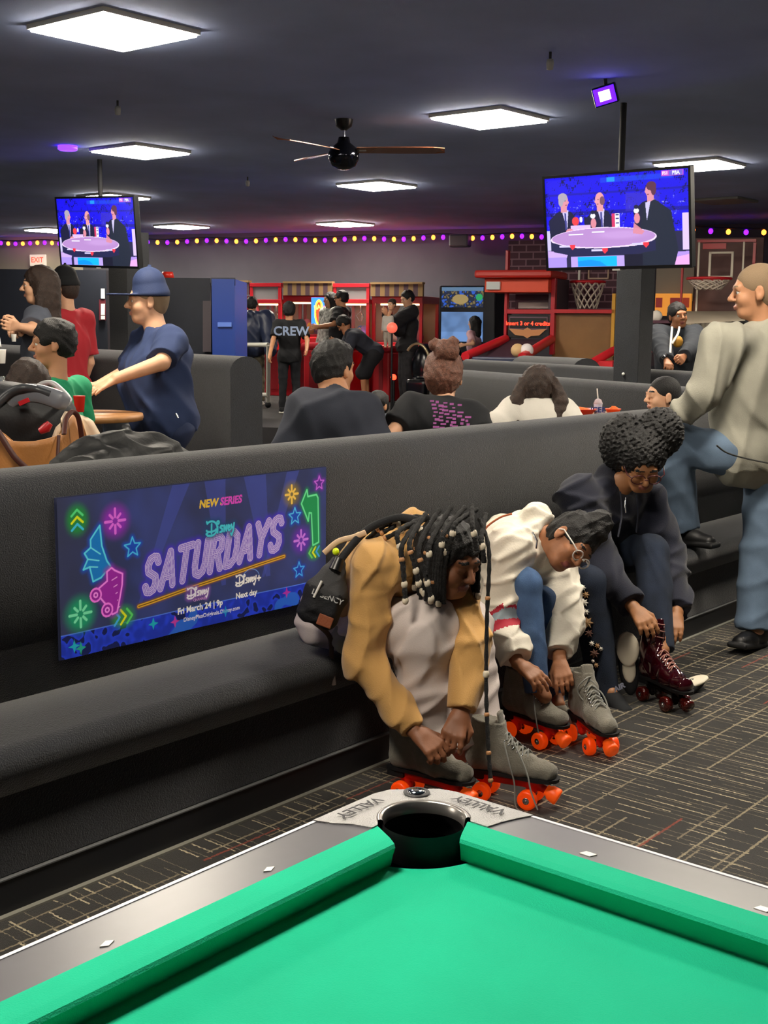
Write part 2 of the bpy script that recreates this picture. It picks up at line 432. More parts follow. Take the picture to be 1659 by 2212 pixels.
# ------------------------------------------------------------------ upholstered bench with high back
X0, X1 = -2.0, 9.5
bench = empty('bench', (3.5, 2.9, 0), 'long charcoal carpeted bench with a high back where the skaters sit', 'bench')
def rrect(prof, n=6):
    return prof
def arc(cx, cy, r, a0, a1, n=8): return [(cx+r*math.cos(a0+(a1-a0)*i/n), cy+r*math.sin(a0+(a1-a0)*i/n)) for i in range(n+1)]
def sweepx(prof, name, m, x0=X0, x1=X1, smooth=True):
    """profile in (Y,Z) swept along X"""
    b = MB(); n = len(prof); k = max(2, int((x1-x0)/.5)); vs = []
    for j in range(k+1):
        x = x0+(x1-x0)*j/k
        vs += [(x, p[0], p[1]) for p in prof]
    b.add(vs, [(j*n+i, j*n+(i+1) % n, (j+1)*n+(i+1) % n, (j+1)*n+i) for j in range(k) for i in range(n)], 0, smooth)
    b.add(vs, [tuple(range(n)), tuple(k*n+i for i in range(n-1, -1, -1))], 0)
    return b.build(name, m, bench)
sweepx([(2.9, .40)]+[(2.9, .96)]+arc(2.99, .975, .09, PI, PI/2, 6)+arc(3.03, .985, .08, PI/2, 0, 6)+[(3.11, .40), (3.11, .02), (2.95, .02), (2.95, .40)], 'backrest', BOOTH)
sweepx([(2.62, .325), (2.56, .325)]+arc(2.585, .40, .045, -PI, -PI*1.5, 6)+[(2.72, .452), (2.9, .44), (2.93, .42), (2.93, .325)], 'seat', BOOTH)
sweepx([(2.602, .1), (2.602, .33), (2.94, .33), (2.94, .1)], 'front_panel', BOOTH, smooth=False)
sweepx([(2.592, .0), (2.592, .094), (2.94, .094), (2.94, .0)], 'kick_board', mat('vinyl_kickboard', '#14161b', .5), smooth=False)
sweepx([(2.588, .094), (2.588, .0975), (2.61, .0975), (2.61, .094)], 'edge_strip', mat('dusty_edge', '#5d5e60', .6), smooth=False)
b_ = MB(); b_.box((X0, 2.575, .0), (X1, 2.592, .006)); b_.build('floor_strip', mat('dusty_floor_strip', '#77756c', .7), bench)

# ------------------------------------------------------------------ pool table
FELT = mat('green_felt', '#00b68c', .95, bump=.35, bscale=500, var=.06, vscale=6)
LAM = mat('grey_laminate', '#55545a', .34, var=.04, vscale=30, spec=1.)
TRIM = mat('white_trim', '#dcdce4', .3)
pool = empty('pool_table', (.79, -.01, 0), 'coin pool table with green felt, grey rails and silver corner casting', 'pool table')
TX0, TX1, TY0, TY1, TZ = .15, 1.42, -1.13, 1.112, .80
JY, JX, NY, NX, BZ = 1.028, 1.336, .972, 1.28, .765
PC = np.array([1.304, .996]); PR = .057
BL = MB(); BL.box((TX0+.06, TY0+.06, BZ-.03), (NX+.03, NY+.03, BZ-.002))
# bed with a scoop for the pocket
def disc_cut(poly_fn): pass
bed = []
n = 14
a0 = math.atan2(NY+.02-PC[1], 1.215-PC[0]); 
pts = [(TX0+.08, TY0+.08), (NX+.03, TY0+.08), (NX+.03, .905)]
q0, q1 = np.array([NX+.03, .905]), np.array([1.205, NY+.035])
mid = (q0+q1)/2; inw = nrm(np.array([-1., -1.]))
for i in range(n+1):
    t = i/n; p = q0*(1-t)+q1*t+inw*.022*math.sin(PI*t); pts.append(tuple(p))
pts += [(TX0+.08, NY+.035)]
MB().prism(pts, BZ-.03, BZ).build('bed', FELT, pool)
# cushions: top flat, nose, undercut
def cushion(J0, J1, N1, N0, name='cushion'):
    """J0..J1 joint line, N0..N1 nose line (plan)"""
    J0, J1, N0, N1 = [np.array(p, float) for p in (J0, J1, N0, N1)]
    b = MB(); dn = nrm(J0-N0)
    def sec(J, Nn):
        e = (J-Nn)
        return [(*J, TZ), (*(Nn+e*.3), TZ+.0012), (*(Nn+e*.05), TZ-.0005), (*Nn, TZ-.005), (*(Nn+e*.12), TZ-.018), (*(Nn+e*.22), BZ), (*J, BZ)]
    k = 24; vs = []
    for i in range(k+1):
        t = i/k; vs += sec(J0*(1-t)+J1*t, N0*(1-t)+N1*t)
    m = 7
    b.add(vs, [(i*m+j, i*m+(j+1) % m, (i+1)*m+(j+1) % m, (i+1)*m+j) for i in range(k) for j in range(m)], 0, False)
    b.add(vs, [tuple(range(m)), tuple(k*m+j for j in range(m-1, -1, -1))], 0)
    o = b.build(name, FELT, pool); return o
cushion((TX0+.07, JY), (1.243, JY), (1.212, NY), (TX0+.11, NY))
cushion((JX, TY0+.07), (JX, .945), (NX, .918), (NX, TY0+.11))
cushion((TX0+.085, TY0+.11), (TX0+.085, JY-.03), (TX0+.14, NY-.05), (TX0+.14, TY0+.15))
cushion((TX0+.11, TY0+.085), (JX-.06, TY0+.085), (NX-.05, TY0+.14), (TX0+.15, TY0+.14))
# laminate rails with white edge; the rails fall away slightly towards the outside
def slope(o, k=.05):
    for v in o.data.vertices: v.co.z -= k*max(0., v.co.x-JX, v.co.y-JY)
    return o
def rail(poly, name='rail'):
    return slope(MB().prism(poly, TZ-.04, TZ).build(name, LAM, pool))
cutL = [(1.243-.012, JY), (1.225, JY+.03), (1.212, JY+.055), (1.205, TY1-.006)]
rail([(TX0, TY1-.006), (TX0, JY)]+cutL)
cutR = [(JX, .912), (JX+.03, .908), (JX+.055, .902), (TX1-.006, .893)]
rail([(TX1-.006, TY0), (JX, TY0)]+cutR)
rail([(TX0+.006, TY0), (TX0+.085, TY0), (TX0+.085, JY), (TX0+.006, JY)]); rail([(TX0+.085, TY0+.006), (JX, TY0+.006), (JX, TY0+.085), (TX0+.085, TY0+.085)])
t_ = MB(); t_.box((TX0, TY1-.006, TZ-.042), (1.205, TY1, TZ+.001)); slope(t_.build('edge_trim', TRIM, pool))
t_ = MB(); t_.box((TX1-.006, TY0, TZ-.042), (TX1, .893, TZ+.001)); slope(t_.build('edge_trim', TRIM, pool))
# corner casting
CAST = mat('cast_aluminium', '#aeaeae', .42, metal=.55, bump=.8, bscale=420)
ch = [(1.205, TY1), (1.336, TY1), (1.362, 1.104), (1.412, 1.052), (TX1, 1.028), (TX1, .893)]
inner = cutR[::-1][0:4]
arcp = []
for i in range(17):
    a = math.radians(-48+ (138+48)*i/16.); arcp.append((PC[0]+(PR+.007)*math.cos(a), PC[1]+(PR+.007)*math.sin(a)))
cast = ch+[(TX1-.002, .893)]+[(JX+.055, .902), (JX+.03, .908), (JX, .912), (JX, .94)]+arcp+[(1.243, JY), (1.231, JY), (1.225, JY+.03), (1.212, JY+.055)]
# triangulated fan-safe: use bmesh for the concave outline
def flat_poly(b, poly, z0, z1):
    import bmesh
    bm = bmesh.new(); vs = [bm.verts.new((x, y, z1)) for x, y in poly]; f = bm.faces.new(vs); bmesh.ops.triangulate(bm, faces=[f]); bm.verts.index_update()
    V = [tuple(v.co) for v in bm.verts]; F = [tuple(v.index for v in g.verts) for g in bm.faces]; bm.free(); b.add(V, F)
    n = len(poly); vs = [(x, y, z0) for x, y in poly]+[(x, y, z1) for x, y in poly]
    b.add(vs, [(i, (i+1) % n, n+(i+1) % n, n+i) for i in range(n)])
b_ = MB(); flat_poly(b_, cast, TZ-.045, TZ+.002); cst = slope(b_.build('corner_casting', CAST, pool, 'silver speckled corner casting'))
# polished pocket lip and black well
b_ = MB(); k = 30; vs = []
for i in range(k+1):
    a = math.radians(-50+(140+50)*i/k)
    for r, z in ((PR-.002, TZ-.014), (PR+.0, TZ+.001), (PR+.003, TZ+.003), (PR+.008, TZ+.0025), (PR+.010, TZ-.004)):
        vs.append((PC[0]+r*math.cos(a), PC[1]+r*math.sin(a), z))
b_.add(vs, [(i*5+j, i*5+j+1, (i+1)*5+j+1, (i+1)*5+j) for i in range(k) for j in range(4)], 0, True); b_.build('pocket_rim', mat('rim_steel', '#b0aca8', .28, metal=.9), pool, 'polished rim round the pocket')
b_ = MB(); b_.lathe([(PR+.001, TZ-.003), (PR+.004, TZ-.04), (PR-.005, TZ-.12), (.0, TZ-.13)], (PC[0], PC[1], 0), n=40); b_.build('pocket', mat('pocket_rubber', '#05070c', .6), pool, 'black corner pocket')
TZL = TZ-.001
ub, vb = nrm([1, 0, 0]), nrm([0, 1, 0])
DEC = mat('casting_print', '#26262a', .5)
lettering('VALLEY', .026, (1.272, 1.086, TZ+.002), (-1, 0, 0), (0, -1, 0), DEC, pool, .0006)
lettering('VALLEY', .026, (1.392, .965, TZ+.002), (0, 1, 0), (-1, 0, 0), DEC, pool, .0006)
b_ = MB(); em = np.array([1.372, 1.062, TZ+.002]); b_.lathe([(.0, .003), (.012, .003), (.0125, .0005)], em, n=24); b_.build('emblem', CHROME, pool, 'round metal emblem on the corner casting')
b_ = MB(); b_.lathe([(.0135, .0006), (.019, .0008), (.0195, 0)], em, n=24); b_.lathe([(.0, .0033), (.004, .0034), (.0045, .003)], em, n=12); b_.build('emblem_ring', DEC, pool)
MB().box((1.351-.0, .0, 0), (1.352, .001, .001))
for (x, y, r) in [(1.05, 1.043, 0), (.80, 1.043, 0), (.55, 1.043, 0), (.3, 1.043, 0), (1.351, .765, 1), (1.351, .53, 1), (1.351, .295, 1), (1.351, .0, 1), (1.351, -.3, 1)]:
    b_ = MB(); s1, s2 = (.010, .0055) if not r else (.0055, .010)
    b_.prism([(x-s1, y), (x-s1*.2, y-s2), (x+s1, y), (x+s1*.2, y+s2)] if not r else [(x-s1, y-s2*.6), (x+s1, y-s2), (x+s1, y+s2*.6), (x-s1, y+s2)], TZ-.001, TZ+.0006)
    b_.build('rail_sight', WHITE, pool, 'white diamond mark on the rail')
# blue sheen foil strip under casting edge and cabinet
b_ = MB(); b_.prism([(TX0+.04, TY0+.04), (TX1-.04, TY0+.04), (TX1-.04, 1.02), (1.33, TY1-.04), (TX0+.04, TY1-.04)], .42, TZ-.045); b_.build('cabinet', mat('pool_cabinet', '#1a1a1d', .5), pool)
b_ = MB(); b_.prism([(TX0, TY0), (TX1, TY0), (TX1, 1.03), (1.34, TY1), (TX0, TY1)], TZ-.075, TZ-.045); b_.build('apron', mat('apron_violet', '#4a4f9c', .35), pool)
for x in (TX0+.16, TX1-.2):
    for y in (TY0+.2, TY1-.24):
        b_ = MB(); b_.box((x-.07, y-.07, .0), (x+.07, y+.07, .42), bev=.01); b_.build('leg', BLACKM, pool)

# ================================================================== PRINTED AND LIT PICTURES
class Canvas:
    """a colour field sampled on the vertices of a flat grid; w x h metres, origin at the lower left"""
    def __init__(s, w, h, nx, ny, bg):
        s.w, s.h, s.nx, s.ny = w, h, nx, ny
        s.X, s.Y = np.meshgrid(np.linspace(0, w, nx), np.linspace(0, h, ny)); s.C = np.ones((ny, nx, 3))*np.array(lin(bg))
    def _win(s, x0, x1, y0, y1):
        i0 = max(0, int(np.floor(x0/s.w*(s.nx-1)))); i1 = min(s.nx, int(np.ceil(x1/s.w*(s.nx-1)))+2)
        j0 = max(0, int(np.floor(y0/s.h*(s.ny-1)))); j1 = min(s.ny, int(np.ceil(y1/s.h*(s.ny-1)))+2)
        return slice(max(j0, 0), max(j1, 0)), slice(max(i0, 0), max(i1, 0))
    def _mix(s, sl, a, col):
        c = np.array(lin(col)); a = np.clip(a, 0, 1)[..., None]; s.C[sl] = s.C[sl]*(1-a)+c*a
    def poly(s, P, col, a=1., glow=0.):
        P = np.asarray(P, float); sl = s._win(P[:, 0].min(), P[:, 0].max(), P[:, 1].min(), P[:, 1].max()); x, y = s.X[sl], s.Y[sl]
        ins = np.zeros(x.shape, bool); n = len(P)
        for i in range(n):
            (x0, y0), (x1, y1) = P[i], P[(i+1) % n]
            if y0 == y1: continue
            c = ((y0 <= y) != (y1 <= y)) & (x < (x1-x0)*(y-y0)/(y1-y0)+x0); ins ^= c
        s._mix(sl, ins*a, col)
    def rect(s, x0, y0, x1, y1, col, a=1.):
        s.poly([(x0, y0), (x1, y0), (x1, y1), (x0, y1)], col, a)
    def ell(s, cx, cy, rx, ry, col, a=1., soft=0.):
        sl = s._win(cx-rx*1.6, cx+rx*1.6, cy-ry*1.6, cy+ry*1.6); d = np.hypot((s.X[sl]-cx)/rx, (s.Y[sl]-cy)/ry)
        s._mix(sl, ((d < 1)*a) if not soft else np.clip((1+soft-d)/(2*soft+1e-9), 0, 1)**1.5*a, col)
    def dist(s, lines, m):
        A = np.concatenate([np.asarray(l, float) for l in lines]); sl = s._win(A[:, 0].min()-m, A[:, 0].max()+m, A[:, 1].min()-m, A[:, 1].max()+m)
        x, y = s.X[sl], s.Y[sl]; d = np.full(x.shape, 9.)
        for l in lines:
            l = np.asarray(l, float)
            for p, q in zip(l[:-1], l[1:]):
                e = q-p; L2 = max(e @ e, 1e-12); t = np.clip(((x-p[0])*e[0]+(y-p[1])*e[1])/L2, 0, 1)
                d = np.minimum(d, np.hypot(x-p[0]-t*e[0], y-p[1]-t*e[1]))
        return sl, d
    def stroke(s, lines, w, col, glow=None, gw=0., ga=.9):
        if not isinstance(lines[0][0], (tuple, list, np.ndarray)): lines = [lines]
        sl, d = s.dist(lines, gw+w*2)
        if glow: s._mix(sl, np.clip(1-(d-w)/gw, 0, 1)**1.6*ga, glow)
        px = s.w/s.nx; s._mix(sl, np.clip((w-d)/px+.5, 0, 1), col)
    def text(s, txt, size, cx, cy, col, bold=0., shear=0., rot=0., col2=None):
        V, T = text_geo(txt, size, bold, shear)
        if not len(V): return
        c, n = math.cos(rot), math.sin(rot); x0, x1 = V[:, 0].min(), V[:, 0].max()
        Wd = V @ np.array([[c, n], [-n, c]])+np.array([cx, cy])
        for t in T:
            p = Wd[list(t)]; cc = col if col2 is None or V[list(t), 0].mean() < (x0+x1)/2 else col2
            sl = s._win(p[:, 0].min(), p[:, 0].max(), p[:, 1].min(), p[:, 1].max()); x, y = s.X[sl], s.Y[sl]
            def e(a, b): return (b[0]-a[0])*(y-a[1])-(b[1]-a[1])*(x-a[0])
            a1, a2, a3 = e(p[0], p[1]), e(p[1], p[2]), e(p[2], p[0]); r = ((a1 >= 0) & (a2 >= 0) & (a3 >= 0)) | ((a1 <= 0) & (a2 <= 0) & (a3 <= 0))
            s._mix(sl, r*1., cc)
    def noise(s, amp, scale, seed=0, sl=None, col='#ffffff', thr=None):
        r = np.random.RandomState(seed); f = 0
        for i in range(9):
            k = r.normal(size=2)*scale*(1+i*.35); f = f+np.sin(s.X*k[0]+s.Y*k[1]+r.uniform(0, 6.3)+2*np.sin(s.X*k[1]*.7-s.Y*k[0]*.6))/(1+.2*i)
        return f
    def mesh(s, name, origin, u, v, m, parent=None, label=None, thick=.0, bend=None):
        u = nrm(u); v = nrm(v); P = np.asarray(origin, float)+s.X[..., None]*u+s.Y[..., None]*v
        if bend is not None: P = P+bend(s.X/s.w, s.Y/s.h)[..., None]*np.cross(u, v)
        nx, ny = s.nx, s.ny; I = np.arange(nx*ny).reshape(ny, nx); F = np.stack([I[:-1, :-1], I[:-1, 1:], I[1:, 1:], I[1:, :-1]], -1).reshape(-1, 4)
        C = np.concatenate([s.C.reshape(-1, 3), np.ones((nx*ny, 1))], 1)
        return link(name, arr_mesh(name, P.reshape(-1, 3), F, [m], None, False, C), parent, True, label)

# ------------------------------------------------------------------ banner on the bench back
PW, PH = 1.115, .462
cv = Canvas(PW, PH, 900, 373, '#333c68')
f = cv.noise(1, 9, 3); g = cv.noise(1, 30, 5)
tt = np.clip((f+2)/6, 0, 1)[..., None]; cv.C = cv.C*(1-tt*.55)+np.array(lin('#4454a8'))*tt*.55
edge = np.clip(1-cv.X/.25, 0, 1)[..., None]*.6; cv.C = cv.C*(1-edge)+np.array(lin('#3a3d55'))*edge
for x0, x1, w in ((.42, .28, .07), (.55, .62, .09), (.72, .82, .1), (.92, .8, .06)):
    cv.poly([(x0, PH), (x0+w, PH), (x1+w*.2, .12), (x1, .12)], '#4c5cc8', .4)
sl = slice(0, int(373*.148)); cv.C[sl] = np.array(lin('#2440d8'))*(1+.25*np.tanh(g[sl])[..., None])
bl = (g[sl] > 1.2)[..., None]; cv.C[sl] = np.where(bl, np.array(lin('#16205e')), cv.C[sl]); bl = (f[sl] < -1.8)[..., None]; cv.C[sl] = np.where(bl, np.array(lin('#2d6be0')), cv.C[sl])
cv.stroke([(0, PH*.15), (PW, PH*.15)], .0014, '#5a86ff')
def PX(x, y):
    """place in the banner as seen flat: fractions of width and height from the top left"""
    return np.array([x*PW, PH*(1-y)])
def star(c, r, n=5, ri=.45, rot=PI/2): return [(c[0]+(r if i % 2 == 0 else r*ri)*math.cos(rot+PI*i/n), c[1]+(r if i % 2 == 0 else r*ri)*math.sin(rot+PI*i/n)) for i in range(2*n+1)]
def burst(fx, fy, r, col, glow):
    c = PX(fx, fy); cv.ell(c[0], c[1], r*1.35, r*1.35, glow, .85, .35)
    cv.stroke([[(c[0]+r*.35*math.cos(a), c[1]+r*.35*math.sin(a)), (c[0]+r*(1 if i % 2 == 0 else .75)*math.cos(a), c[1]+r*(1 if i % 2 == 0 else .75)*math.sin(a))] for i, a in enumerate([PI/4*j+PI/2 for j in range(8)])], .0042, col)
def nstar(fx, fy, r, col, glow, fill=None):
    P = star(PX(fx, fy), r); 
    cv.stroke(P, .002, col, glow, .014)
    if fill: cv.poly(P, fill, .8); cv.stroke(P, .002, col)
burst(.18, .185, .036, '#e870f0', '#9a2cc8'); burst(.062, .735, .038, '#7ff0c0', '#18a878'); burst(.845, .17, .03, '#f8d060', '#8a7a40'); burst(.885, .52, .034, '#d080f8', '#6a2cc0')
nstar(.235, .37, .031, '#50c8ff', '#1858d8', '#1450d0'); nstar(.858, .335, .03, '#58c8ff', '#1858d8', '#1450d0'); nstar(.875, .74, .028, '#48b0ff', '#1848c8', '#1440c0'); nstar(.968, .115, .025, '#d070f0', '#7a28b8', '#5a2098')
def chev(fx, fy, s, d, cols):
    c = PX(fx, fy)
    cv.ell(c[0], c[1], s*1.6, s*1.9 if d in 'ud' else s*1.3, cols[0], .75, .3)
    for i, col in enumerate(cols[1:]):
        o = (i-1)*s*.85
        if d == 'u': L = [(c[0]-s*.8, c[1]-o-s*.35), (c[0], c[1]-o+s*.35), (c[0]+s*.8, c[1]-o-s*.35)]
        elif d == 'l': L = [(c[0]+o+s*.35, c[1]+s*.8), (c[0]+o-s*.35, c[1]), (c[0]+o+s*.35, c[1]-s*.8)]
        else: L = [(c[0]-o-s*.35, c[1]+s*.8), (c[0]-o+s*.35, c[1]), (c[0]-o-s*.35, c[1]-s*.8)]
        cv.stroke(L, .0035, col)
chev(.06, .145, .024, 'u', ['#1f9a3c', '#58e088', '#e0f020', '#40c8f0']); chev(.2, .81, .027, 'r', ['#3aa050', '#60e070', '#e8f020', '#48b8f8']); chev(.945, .63, .022, 'l', ['#3aa050', '#70e070', '#e8f020', '#40a8f8'])
A = [PX(*q) for q in [(.885, .26), (.925, .13), (.93, .2), (.955, .2), (.96, .22), (.968, .6), (.935, .61), (.93, .36), (.925, .34), (.92, .42), (.885, .26)]]
A = [PX(*q) for q in [(.888, .25), (.912, .155), (.916, .205), (.955, .2), (.962, .225), (.966, .56), (.94, .575), (.933, .33), (.922, .325), (.918, .385), (.888, .25)]]
cv.stroke(A, .004, '#60f0a0', '#1f8a58', .014); cv.poly(A, '#1f9a5c'); cv.stroke(A, .0024, '#70f0a8')
# winged skate
wing = [PX(*q) for q in [(.105, .545), (.095, .45), (.075, .46), (.09, .4), (.08, .36), (.1, .33), (.1, .28), (.13, .2), (.135, .33), (.15, .43), (.162, .47), (.13, .53), (.105, .545)]]
cv.stroke(wing, .003, '#50d8ff', '#1c58d0', .016); cv.poly(wing, '#1780d8'); cv.stroke(wing, .0024, '#60e0ff')
for q in ([(.095, .45), (.12, .46)], [(.09, .4), (.125, .42)], [(.1, .33), (.13, .38)]): cv.stroke([PX(*p) for p in q], .002, '#70e8ff')
boot = [PX(*q) for q in [(.15, .5), (.165, .48), (.175, .5), (.2, .53), (.198, .6), (.19, .68), (.18, .77), (.165, .78), (.145, .71), (.12, .64), (.12, .6), (.15, .56), (.15, .5)]]
cv.stroke(boot, .003, '#f070f0', '#9428b8', .018); cv.poly(boot, '#a428b0'); cv.stroke(boot, .0026, '#ff90ff')
for c0 in ((.112, .635), (.148, .745)):
    c = PX(*c0); cv.ell(c[0], c[1], .022, .022, '#ff80f8'); cv.ell(c[0], c[1], .016, .016, '#9a20a8'); cv.ell(c[0], c[1], .009, .009, '#ff98ff'); cv.ell(c[0], c[1], .004, .004, '#9a20a8')
for i in range(5): cv.stroke([PX(.165+.006*i, .56+.045*i), PX(.182, .545+.05*i)], .0014, '#ffb0ff')
# SATURDAYS in inline neon
GL = {'S': [[(.9, .82), (.75, .97), (.5, 1), (.25, .96), (.1, .78), (.2, .6), (.5, .5), (.8, .4), (.9, .22), (.75, .04), (.5, 0), (.25, .03), (.1, .18)]],
      'A': [[(0, 0), (.5, 1), (1, 0)], [(.24, .3), (.76, .3)]], 'T': [[(0, 1), (1, 1)], [(.5, 1), (.5, 0)]],
      'U': [[(.08, 1), (.08, .3), (.2, .08), (.5, 0), (.8, .08), (.92, .3), (.92, 1)]], 'R': [[(.1, 0), (.1, 1), (.6, 1), (.85, .88), (.85, .62), (.6, .5), (.1, .5)], [(.55, .5), (.95, 0)]],
      'D': [[(.1, 0), (.1, 1), (.5, 1), (.85, .85), (.92, .5), (.85, .15), (.5, 0), (.1, 0)]], 'Y': [[(0, 1), (.5, .5), (1, 1)], [(.5, .5), (.5, 0)]]}
B0 = PX(.262, .69); B1 = PX(.80, .548); bd = (B1-B0)/9; hgt = .104
LL = []
for i, chh in enumerate('SATURDAYS'):
    for l in GL[chh]: LL.append([tuple(B0+bd*(i+.1+.74*p[0])+np.array([.02*p[1], hgt*p[1]])) for p in l])
sl, d = cv.dist(LL, .05)
cv._mix(sl, np.clip(1-(d-.011)/.02, 0, 1)**1.3*.95, '#4a2fd8')
band = (d < .0125)*1.; cv._mix(sl, band, '#7656d8')
for r0, r1 in ((0, .0022), (.0042, .0072), (.0092, .0128)): cv._mix(sl, ((d >= r0) & (d < r1))*.95, '#d2c2fa')
U0, U1 = PX(.262, .765), PX(.815, .625)
U0, U1 = B0+np.array([-.012, -.034]), B1+np.array([.012, -.032])
cv.stroke([tuple(U0), tuple(U1)], .0052, '#f0b838', '#8a5a20', .008); cv.stroke([tuple(U0), tuple(U1)], .0018, '#7a5418')
# small print
rr = 0.
c = PX(.555, .155); cv.text('NEW SERIES', .034, c[0], c[1], '#f0c840', .0014, .15, .0, '#e050d0')
def script(fx, fy, s, col, glow=None, plus=False):
    """the looping handwritten studio word"""
    c = PX(fx, fy); Q = lambda P: [tuple(c+np.array(p)*s) for p in P]
    ar = lambda cx, cy, rx, ry, a0, a1, n=14: [(cx+rx*math.cos(math.radians(a0+(a1-a0)*i/n)), cy+ry*math.sin(math.radians(a0+(a1-a0)*i/n))) for i in range(n+1)]
    Ls = [Q([(-1.25, .42), (-1.3, .55)]+ar(-.9, .05, .55, .5, 130, -110, 20)+[(-1.2, -.42), (-1.35, -.28), (-1.2, -.2)]), Q([(-.86, .35), (-.88, -.3)]),
          Q(ar(-.9, -.05, .42, .12, 180, 360)), Q([(-.3, .12), (-.32, -.3)]), Q(ar(-.27, .4, .1, .1, 0, 360)), Q([(.18, .12), (0, .14), (-.08, .03), (.1, -.08), (.1, -.26), (-.1, -.28)]),
          Q([(.28, -.28), (.3, .12), (.34, .12), (.5, -.26), (.54, .12)]), Q([(.84, .05), (.7, .12), (.66, -.1), (.74, -.26), (.9, -.2)]), Q([(.66, -.06), (.84, -.04)]), Q([(.98, .12), (1.02, -.12), (1.18, -.05)]), Q([(1.24, .2), (1.16, -.3), (1.0, -.62), (.92, -.5)])]
    if plus: Ls += [Q([(1.6, .12), (1.6, -.3)]), Q([(1.4, -.08), (1.8, -.08)])]
    cv.stroke(Ls, s*.072, col, glow, s*.4 if glow else .001)
    if plus: cv.stroke([Q(ar(.55, -.1, 1.15, 1.0, 150, 20, 20))], s*.03, '#78a8ff')
script(.555, .335, .046, '#48d0e8', '#1c4a80'); script(.468, .755, .034, '#f4f0ff', '#9060c0'); script(.655, .735, .036, '#ffffff', None, True)
c = PX(.475, .805); cv.text('CHANNEL', .012, c[0], c[1], '#e0a0f0', .0002)
c = PX(.475, .86); cv.text('Fri March 24 | 9p', .027, c[0], c[1], '#ffffff', .0008)
c = PX(.655, .84); cv.text('Next day', .026, c[0], c[1], '#ffffff', .0008)
c = PX(.52, .925); cv.text('DisneyPlusOriginals.Disney.com', .0185, c[0], c[1], '#e8e8ff', .0004)
for fx, fy, cc in ((.04, .93, '#20c8d0'), (.06, .95, '#28c080'), (.3, .9, '#18c8c8'), (.38, .92, '#e040a0'), (.82, .89, '#d030b0'), (.57, .93, '#10a0e0')):
    P = PX(fx, fy); cv.poly(star(P, .02, 4, .35), cc, .8)
BAN = mat('banner_vinyl', '#ffffff', .55, attr=True, spec=.3)
banner = empty('banner', (2.08+PW/2, 2.9, .52), 'blue neon roller skate banner hanging on the bench back', 'banner')
wob = lambda X, Y: .006+.0025*np.sin(X*9)*(1-Y)+.002*np.sin(X*23+1)*(1-Y)
cv.mesh('printed_sheet', (2.08, 2.896, .523), (1, 0, 0), (0, 0, 1), BAN, banner, bend=wob)
MB().box((2.078, 2.8965, .521), (2.082+PW, 2.8995, .987)).build('backing', mat('banner_back', '#2a2f4d', .6), banner)

